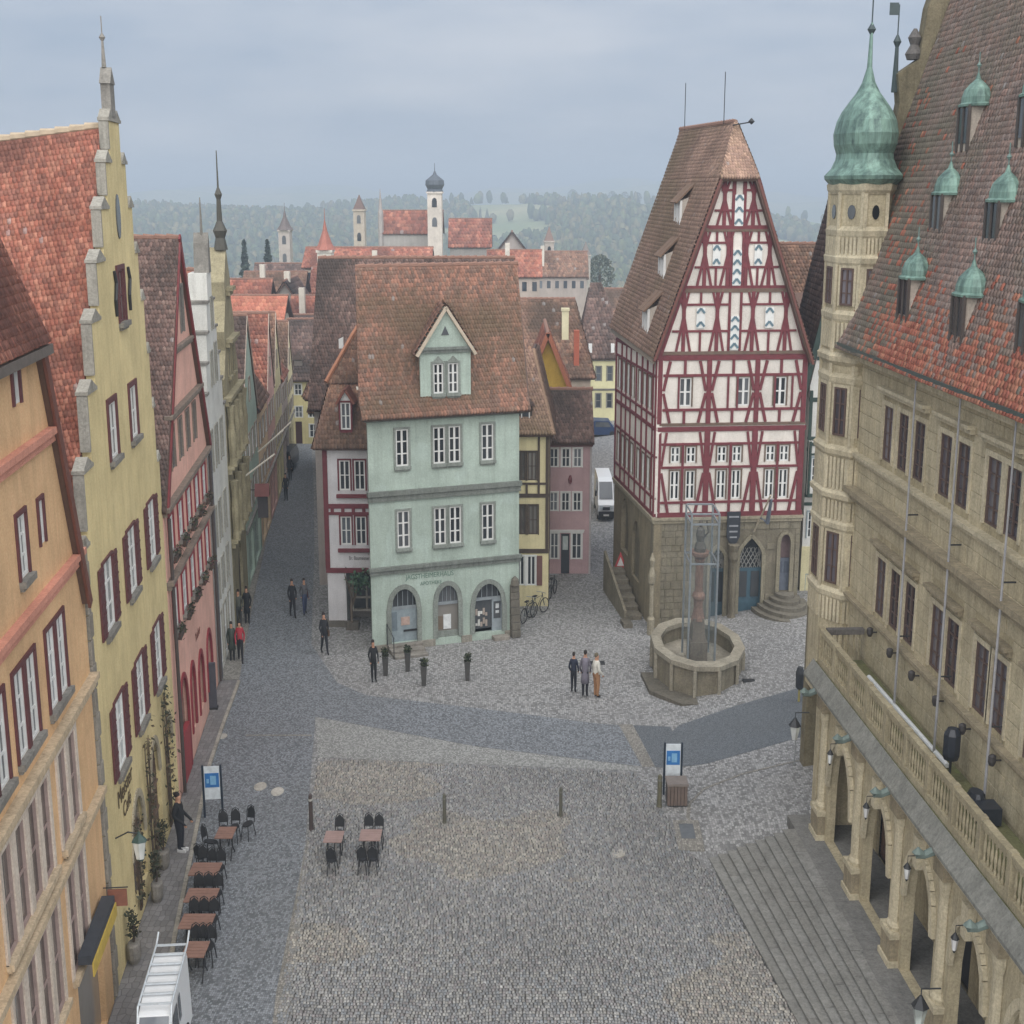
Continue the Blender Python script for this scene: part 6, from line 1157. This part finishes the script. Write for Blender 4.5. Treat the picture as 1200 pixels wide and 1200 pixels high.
bike(.75, 57.9, 1.1, 'dark bicycle parked right of the green building, nearer the wall'); bike(1.15, 58.7, .9, 'dark bicycle parked right of the green building, nearer the lane'); bike(1.9, 61.6, 1.3, 'bicycle leaning by the side of the yellow timbered house')
# ------------------------------------------------------------------ vehicles
def van(x, y, rz, label, wd, ln_, ht, rack=False):
    v = thing('delivery_van', label, 'van', (x, y, gz(x, y) + .005), rz); VP = paint('#e3e6e9', .3, .04); h2 = wd / 2
    side = [(0, .35), (ln_, .35), (ln_, ht * .9), (ln_ - .15, ht), (1.55, ht), (.95, ht * .94), (.25, ht * .52), (.02, ht * .42)]   # nose at 0
    m = MB(); n = len(side); vs = []
    for s_, k in ((-1, 1), (1, 1)): vs += [(s_ * h2 * (1 if z < ht * .55 else .9), yy, z) for yy, z in side]
    m.add(vs, [tuple(range(n)), tuple(range(2 * n - 1, n - 1, -1))] + [(i, i + n, (i + 1) % n + n, (i + 1) % n) for i in range(n)]); m.obj('body', VP, v)
    m = MB(); m.add([(-h2 * .84, .28, ht * .555), (h2 * .84, .28, ht * .555), (h2 * .8, .93, ht * .93), (-h2 * .8, .93, ht * .93)], [(0, 1, 2, 3)]); o_ = m.obj('windscreen', glass('#2a2f35'), v); o_.location = (0, -.02, .015)
    for s_ in (-1, 1):
        m = MB(); m.add([(s_ * h2 * .975, .75, ht * .6), (s_ * h2 * .975, 1.6, ht * .6), (s_ * h2 * .93, 1.6, ht * .88), (s_ * h2 * .93, 1.05, ht * .88)], [(0, 1, 2, 3)]); o_ = m.obj('side_window', glass('#2a2f35'), v); o_.location.x = s_ * .012
        m = MB(); m.add([(s_ * h2 * .975, 1.75, ht * .6), (s_ * h2 * .975, ln_ * .6, ht * .6), (s_ * h2 * .93, ln_ * .6, ht * .88), (s_ * h2 * .93, 1.75, ht * .88)], [(0, 1, 2, 3)]); o_ = m.obj('side_window', glass('#2a2f35'), v); o_.location.x = s_ * .012
        m = MB(); m.box(s_ * h2 * .62 - .09, s_ * h2 * .62 + .09, -.03, .06, ht * .32, ht * .41); m.obj('headlight', paint('#c9d2d6', .15), v)
        m = MB(); m.box(s_ * (h2 + .1) - .05, s_ * (h2 + .1) + .05, .75, .87, ht * .58, ht * .72); m.obj('mirror', BK, v)
        for yy in (.75, ln_ - .8):
            m = MB(); P_ = [(yy + .33 * math.cos(a * PI / 8), .33 + .33 * math.sin(a * PI / 8)) for a in range(16)]; m.add([(s_ * (h2 + .01), a, b_) for a, b_ in P_] + [(s_ * (h2 - .12), a, b_) for a, b_ in P_], [tuple(range(16)), tuple(range(31, 15, -1))] + [(i, (i + 1) % 16, (i + 1) % 16 + 16, i + 16) for i in range(16)]); w_ = m.obj('wheel', BK, v)
            m = MB(); P_ = [(yy + .17 * math.cos(a * PI / 4), .33 + .17 * math.sin(a * PI / 4)) for a in range(8)]; m.add([(s_ * (h2 + .02), a, b_) for a, b_ in P_], [tuple(range(8))]); m.obj('hub', paint('#9b9ea2', .3), w_)
    m = MB(); m.box(-h2 * .98, h2 * .98, -.08, .1, .22, ht * .26); m.obj('bumper', BK, v); m = MB(); m.box(-h2 * .45, h2 * .45, -.05, .02, ht * .3, ht * .37); m.obj('grille', BK, v); m = MB(); m.box(-.16, .16, -.1, -.08, .34, .44); m.obj('number_plate', paint('#d8d8d4'), v)
    if rack:
        RK = paint('#d0d8de', .35, metal=.2)
        for s_ in (-1, 1): m = MB(); m.tube([(s_ * h2 * .92, .55, ht * .72), (s_ * h2 * .92, 1.0, ht + .06), (s_ * h2 * .92, ln_ + .1, ht + .08), (s_ * h2 * .92, ln_ + .4, ht + .2)], .022, 6); m.obj('rack_rail', RK, v)
        for k in range(7): piece(v, 'rack_bar', RK, -h2 * .9, h2 * .9, 1.1 + k * .38 - .03, 1.1 + k * .38 + .03, ht + .04, ht + .07)
van(-7.3, 24.15, .09, 'white van with roof rack parked at the bottom left by the tables', .74, 3.3, 2.05, True)
van(5.42, 76.5, .0, 'white delivery van with black bumper driving up the lane', .92, 4.4, 2.3)
c = thing('parked_car', 'dark blue car parked across the far end of the lane', 'car', (6.9, 104.5, 0)); CP = paint('#2f4264', .3)
m = MB(); m.prism([(-1.3, .3), (1.3, .3), (1.35, .75), (.95, .85), (.6, 1.35), (-.55, 1.4), (-.95, .9), (-1.35, .8)], -.8, .8); m.obj('body', CP, c); m = MB(); m.prism([(-.5, .92), (.72, .9), (.5, 1.28), (-.45, 1.3)], -.82, -.805); m.obj('side_window', G3, c)
for x in (-.8, .8): m = MB(); m.prism([(x + .2 * math.cos(a * PI / 6), .3 + .3 * math.sin(a * PI / 6)) for a in range(12)], -.85, -.6); m.obj('wheel', BK, c)
# ------------------------------------------------------------------ people
SKIN = paint('#b98d74', .6); HAIR = paint('#2a2320', .8)
def person(x, y, rz, label, top, bot, hair='#2a2320', h=1.72, stride=0.0, coat=None, arms=0.12, bag=None, group='people on the square'):
    """one continuous skinned body; clothes are its surface, a long coat its own piece"""
    s_ = h / 1.75; V_ = []; E_ = []; Rr = []
    def v(p, r): V_.append((p[0] * s_, p[1] * s_, p[2] * s_)); Rr.append(r * s_ * 1.12); return len(V_) - 1
    def e(a, b): E_.append((a, b))
    pel = v((0, 0, .95), .15); wa = v((0, .0, 1.12), .135); ch = v((0, .01, 1.32), .165); nk = v((0, .0, 1.49), .062); hd = v((0, -.015, 1.58), .085); tp = v((0, -.01, 1.69), .082)
    e(pel, wa); e(wa, ch); e(ch, nk); e(nk, hd); e(hd, tp)
    for k in (-1, 1):
        f = k * stride; hp = v((k * .09, 0, .9), .115); kn = v((k * .1, -.12 * f - .03, .5), .078); an_ = v((k * .1, .28 * -f + (.08 if f < 0 else 0), .09), .05); to = v((k * .12, .28 * -f - .15, .035), .04); e(pel, hp); e(hp, kn); e(kn, an_); e(an_, to)
        sh_ = v((k * .17, .01, 1.4), .07); el_ = v((k * (.22 + arms * .5), .08 * f + .03, 1.12), .052); wr = v((k * (.2 + arms * .3), .16 * f - .06 - arms, .9), .038); ha = v((k * (.19 + arms * .25), .18 * f - .09 - arms, .81), .042); e(ch, sh_); e(sh_, el_); e(el_, wr); e(wr, ha)
    me = bpy.data.meshes.new('body'); me.from_pydata(V_, E_, []); ob = bpy.data.objects.new('body', me); S.collection.objects.link(ob)
    md = ob.modifiers.new('skin', 'SKIN'); sv = me.skin_vertices[0].data
    for i, r in enumerate(Rr): sv[i].radius = (r, r)
    sv[0].use_root = True; ob.modifiers.new('sub', 'SUBSURF').levels = 1
    dg = bpy.context.evaluated_depsgraph_get(); m2 = bpy.data.meshes.new_from_object(ob.evaluated_get(dg)); bpy.data.objects.remove(ob)
    for q in (SKIN, paint(top, .85), paint(bot, .85), paint('#1f1e1f', .6)): m2.materials.append(q)
    for p in m2.polygons:
        z = p.center.z / s_; hand = abs(p.center.x) > .205 * s_ and .7 < z < .88
        p.material_index = 3 if z < .1 else (0 if (z > 1.47 or hand) else (2 if z < .98 and abs(p.center.x) < .215 * s_ else 1)); p.use_smooth = True
    r = thing('person', label, 'person', (x, y, gz(x, y) + .008), rz, group); r.scale = (.68, 1.0, 1.0)
    put('body', m2, r)
    m = MB(); m.lathe([(.05, 1.6), (.082, 1.64), (.09, 1.69), (.075, 1.745), (.02, 1.775)], 10, 0, .022); o_ = m.obj('hair', paint(hair, .85), r, smooth=True); o_.scale = (s_, s_, s_)
    if coat: m = MB(); m.lathe([(.23, .55), (.2, .8), (.18, 1.05), (.2, 1.3), (.14, 1.46), (.08, 1.5)], 12, 0, 0, 1, .8); o_ = m.obj('coat', paint(coat, .9), r, smooth=True); o_.scale = (s_, s_, s_)
    if bag: m = MB(); m.box(.2, .3, -.12, .12, .75, 1.0); m.tube([(.22, 0, 1.0), (.1, 0, 1.42)], .015, 4); m.obj('bag', paint(bag, .8), r)
    return r
person(2.33, 48.86, 2.9, 'person in dark navy jacket and trousers, left of the standing trio', '#252a3c', '#23252c', h=1.62)
person(2.74, 48.4, 3.0, 'tall person in long grey coat in the middle of the trio', '#6a6670', '#22222a', coat='#77737f', h=1.86)
person(3.16, 48.35, 2.2, 'person in white top and tan trousers at the right of the trio', '#cfcdc4', '#9a7352', hair='#6b6250', h=1.76)
person(-5.36, 50.1, .3, 'person all in black standing beside the left planter', '#222326', '#1f2023', h=1.68)
person(-7.71, 53.4, .4, 'person in dark clothes walking alone below the white timbered house', '#24262b', '#25272d', stride=.75, h=1.75, bag='#5a4636')
person(-9.8, 58.4, .3, 'person in black walking up the street, left of a pair', '#222429', '#24252b', stride=.8, h=1.74, group='people in the street'); person(-9.32, 58.8, .3, 'person in grey walking up the street, right of a pair', '#5c5d62', '#3f4a66', stride=-.7, h=1.66, bag='#7a3d3a', group='people in the street')
person(-10.97, 52.4, .2, 'person in red jacket and dark trousers walking by the pink house', '#a8323e', '#232328', stride=.8, h=1.72, group='people in the street'); person(-11.3, 52.4, .2, 'person in dark green coat walking beside the red jacket', '#3e463f', '#2c2e30', coat='#434b44', h=1.68, group='people in the street')
person(-11.62, 57.3, .1, 'person in black coat in the street behind the red jacket', '#1f2023', '#212226', coat='#232428', h=1.72, group='people in the street'); person(-11.9, 56.9, .1, 'person in grey green jacket close to the white house wall', '#54564e', '#3b3c3c', h=1.7, group='people in the street')
pw_ = person(-9.5, 35.9, 1.3, 'waiter in black with white shoes standing at the yellow house', '#1f2125', '#2a2c33', h=1.8, arms=.22); pw_.location.z = .108; m = MB(); m.box(-.16, -.05, -.2, .05, 0, .09); m.box(.05, .16, -.2, .05, 0, .09); m.obj('shoe', paint('#dedede'), pw_)
for x, y, lab in ((-13.9, 82, 'small dark figure far up the street on the left pavement'), (-14.6, 88, 'tiny dark figure farthest up the street')): person(x, y, 0, lab, '#2b2b2f', '#2b2b2f', group='people in the street')
c = thing('parked_car', 'small dark car standing far up the street', 'car', (-15.4, 92, .1)); m = MB(); m.prism([(-.55, .25), (.55, .25), (.55, .8), (.42, 1.35), (-.42, 1.35), (-.55, .8)], -1.6, 1.6); m.obj('body', paint('#33363c', .35), c); m = MB(); m.prism([(-.45, .85), (.45, .85), (.38, 1.28), (-.38, 1.28)], -1.63, -1.61); m.obj('windscreen', G3, c)
for x in (-.45, .45): m = MB(); m.box(x - .1, x + .1, -1.3, -.8, 0, .5); m.obj('wheel', BK, c)
# ------------------------------------------------------------------ far town
def far_house(x, y, wd, zE, zR, wh, pal, label, axis='x', z0=0, dp=7, chim=None):
    H = thing('far_house', label, 'house', (x, y, z0), 0, 'roofs of the far town'); m = MB(); m.box(0, wd, 0, dp, -6, zE); m.obj('wall', plaster(wh), H)
    if axis == 'x': roof_x(H, -.3, wd + .3, -.3, dp + .3, zE - .1, zR, pal, .34, .42)
    else: m = MB(); m.prism([(0, zE), (wd, zE), (wd / 2, zR)], 0, dp); m.obj('gable', plaster(wh), H); roof_y(H, -.3, wd + .3, zE - .1, wd / 2, zR + .1, -.3, dp + .3, pal, .34, .42)
    if chim: m = MB(); m.box(chim - .25, chim + .25, 1.2, 1.8, zE, zR + .9); m.obj('chimney', plaster('#cfc9bd'), H)
    n = max(2, int(wd / 1.1))
    for k in range(n): m = MB(); c_ = wd * (k + .5) / n; m.box(c_ - .25, c_ + .25, -.03, .02, zE - 1.6, zE - .6); m.obj('window', G1, H)
FH = [(-26.5, 118, 5.2, 9.2, 12.6, '#b7aaa0', 'red', 'far house with red roof left of the street gap', 'x', 1.5), (-22.6, 124, 4.4, 8.6, 12.2, '#a9a39c', 'dark', 'far house with slate dark roof left of the street gap', 'y', 2.2), (-19.5, 120, 4.2, 8.0, 11.0, '#c9b9a6', 'red', 'far house with orange roof above the street end', 'x', 1.0),
      (-24.8, 108, 6.4, 7.4, 10.3, '#b2a49a', 'fresh', 'far house with long bright orange roof', 'x', None), (-20.4, 112, 4.8, 6.8, 10.0, '#b9b3aa', 'dark', 'far house with grey roof and white chimney', 'x', 1.7), (-17.2, 118, 3.8, 8.8, 12.4, '#d1c7a9', 'brown', 'far house with pale gable beside the dark roof', 'y', None),
      (-27.5, 140, 6.0, 8.6, 12.0, '#b0a69e', 'brown', 'far house with dull brown roof at the far left', 'x', 2), (-21.2, 145, 5.4, 8.8, 12.2, '#b0a69e', 'red', 'far house with faded red roof in the middle distance', 'x', 1.2), (-16.0, 140, 5.2, 9.6, 13.4, '#ab9f9a', 'red', 'far house with pinkish roof behind the pale gable', 'x', 2), (-31, 165, 9, 8.2, 11.6, '#a8a09a', 'dark', 'far long house with grey roof by the conifers', 'x', None), (-22, 170, 8, 8.8, 12.0, '#a8a09a', 'brown', 'far long house with brown roof behind the conifers', 'x', 3),
      (-22.5, 150, 13.5, 10.6, 12.5, '#c2b4a4', 'red', 'far long house with bright red roof behind the dark roof', 'x', None), (-10, 128, 7.6, 10.8, 12.3, '#b39f90', 'brown', 'far house with orange roof just above the dark ridge', 'x', None), (-2.5, 150, 5.5, 9.6, 12.2, '#b3a79c', 'red', 'far house with red roof left of the lane view', 'x', 2), (2.2, 190, 8, 7.2, 10.4, '#a99f98', 'brown', 'far house with dull roof right of the white tower', 'x', 2), (-3.0, 205, 6, 8.6, 12.6, '#a39a96', 'dark', 'far house with dark gable right of the white tower', 'y', None), (4.5, 230, 8, 4.5, 8.0, '#a39a96', 'brown', 'far house with brown roof near the valley edge', 'x', None), (9.5, 150, 5, 5.4, 8.0, '#b9b2a2', 'brown', 'far house with brown roof behind the cream house', 'x', None)]
for a in FH: far_house(*a[:9], z0=(-1.6 if a[0] < -15 and a[1] != 150 and a[1] != 108 else 0), chim=a[9])
def far_tower(x, y, wd, zb, zt, kind_, wh, rh, label, rz=0):
    T_ = thing('far_tower', label, 'tower', (x, y, 0), rz); m = MB(); h = wd / 2; m.box(-h, h, -h * 1.6, h * 1.6, zb - 12, zt); m.obj('wall', plaster(wh), T_)
    for zz in (zt - 1.3, zt - 4): m = MB(); m.prism(arch(-h * .35, h * .35, zz - .6, zz + .7), -h * 1.6 - .05, -h * 1.6 + .02); m.obj('window', G3, T_)
    m = MB(); m.box(-h * 1.15, h * 1.15, -h * 1.8, h * 1.8, zt, zt + .25); m.obj('cornice', plaster(wh), T_)
    if kind_ == 'onion': m = MB(); m.lathe([(1.2, zt + .25), (1.05, zt + .6), (1.35, zt + 1.2), (1.3, zt + 1.8), (.8, zt + 2.2), (.3, zt + 2.6), (.22, zt + 2.8), (.05, zt + 3.2), (.03, zt + 4.2)], 12, 0, 0, h, h * 1.6); m.obj('dome', paint(rh, .7), T_)
    elif kind_ == 'cone': m = MB(); m.lathe([(1.5, zt + .25), (1.0, zt + .8), (.35, zt + 2.1), (.06, zt + 3.2), (.03, zt + 4.3)], 8, 0, 0, h, h * 1.6, PI / 8); m.obj('spire', paint(rh, .85), T_)
    else: m = MB(); m.lathe([(1.45, zt + .25), (.7, zt + 1.4), (.06, zt + 2.5)], 4, 0, 0, h, h * 1.6, PI / 4); m.obj('roof', paint(rh, .85), T_)
far_tower(-11.0, 200, 2.0, 8, 18.3, 'onion', '#cfc6bc', '#565d66', 'far white church tower with dark onion dome')
far_tower(-24.0, 220, 1.7, 8, 15.6, 'hip', '#bdb2a4', '#6d5a54', 'far slim square tower with small pointed roof left of the church')
far_tower(-35.0, 215, 1.7, 6, 12.6, 'cone', '#b5aca6', '#6a605e', 'far slender tower with needle spire behind the conifers')
far_tower(-18.8, 140, 1.4, 7, 12.6, 'cone', '#d4d0c4', '#a2685a', 'small white tower with red cone roof above the dark ridge')
far_tower(6.0, 225, 1.5, 3, 10.6, 'hip', '#b3aaa4', '#7d6a64', 'far grey tower in the haze beyond the lane'); far_tower(13.0, 245, 1.6, 0, 7.5, 'hip', '#aea9a4', '#77706c', 'far pale tower stump at the valley edge')
H = thing('far_church', 'far long church nave with red roof beside the white tower', 'church', (-19.0, 203, 0)); m = MB(); m.box(0, 8.6, 0, 6, -6, 12.6); m.obj('wall', plaster('#aba6a2'), H); roof_x(H, -.3, 8.9, -.3, 6.3, 12.5, 15.8, 'red', .5, .6)
m = MB(); m.lathe([(.4, 10), (.4, 15.6), (.3, 16), (.02, 19)], 6, -.1, 0); m.obj('turret', plaster('#a39d9a'), H)
H = thing('far_church', 'far lower church building with pinkish roof right of the white tower', 'church', (-9.6, 215, 0)); m = MB(); m.box(0, 6.2, 0, 6, -6, 10.2); m.obj('wall', plaster('#aba6a2'), H); roof_x(H, -.3, 6.5, -.3, 6.3, 10.1, 14.4, 'red', .5, .6)
def far_tree(x, y, h, r, label, z0=0, conifer=True, seed=1, cols=('#3b4740', '#465148', '#35413c')):
    T_ = thing('conifer' if conifer else 'broadleaf_tree', label, 'tree', (x, y, z0)); m = MB(); m.tube([(0, 0, 0), (0, 0, h * .9)], [r * .12, r * .03], 6); m.obj('trunk', paint('#4a4038', .9), T_); rg = np.random.RandomState(seed); n = 900; tt = rg.rand(n) ** .7; a = rg.uniform(0, 6.28, n)
    rad = r * ((1 - tt) * (.75 + .25 * np.sin(tt * 60)) if conifer else np.sqrt(np.clip(1 - (tt * 2 - 1) ** 2, 0, 1))) * np.sqrt(rg.uniform(.25, 1, n)); leaves(T_, 'crown', list(cols), np.stack([rad * .7 * np.cos(a), rad * np.sin(a), h * (.1 + .9 * tt)], 1), .35, seed)
far_tree(-39.5, 205, 11.5, 2.6, 'dark pointed conifer, left of two behind the far roofs', 0, True, 3); far_tree(-35.2, 200, 11.8, 3.0, 'dark pointed conifer, right of two behind the far roofs', 0, True, 4)
far_tree(16.5, 260, 9, 4, 'bluish bare tree beside the pale tower stump', -2, False, 6, ('#5a6258', '#666a5e', '#4e5850')); far_tree(1.0, 95.5, 7, 1.0, 'bluish green tree behind the yellow gable', 2, False, 8, ('#66786e', '#5a6c66', '#748078'))
for i, (u, h) in enumerate(((.043, 15), (.052, 9), (.071, 13), (.08, 12), (.089, 11), (.046, 11))): far_tree(u * 1310, 1300, h, h * .55, ('tallest bushy tree on the far ridge, left end of the row', 'tiny tree second from the left on the far ridge', 'round tree in the middle of the far ridge field', 'tiny tree right of the middle one on the far ridge', 'tiny tree at the right end of the far ridge row', 'dense tree touching the tallest one on the far ridge')[i], far(u * 1310, 1300), False, i + 20, ('#4d5a48', '#5a6450'))
# ------------------------------------------------------------------ haze
m = MB(); m.box(-1700, 1700, -90, 3800, -75, 62); hz_ = m.obj('haze', None); hz_.data.materials.clear()
hm = bpy.data.materials.new('haze'); hm.use_nodes = True; hn = hm.node_tree; hn.nodes.clear(); ho = hn.nodes.new('ShaderNodeOutputMaterial'); pv = hn.nodes.new('ShaderNodeVolumePrincipled')
pv.inputs['Color'].default_value = (.72, .84, .97, 1); pv.inputs['Density'].default_value = .00095; pv.inputs['Anisotropy'].default_value = .1; hn.links.new(pv.outputs[0], ho.inputs['Volume']); hz_.data.materials.append(hm); kind(hz_, 'stuff')
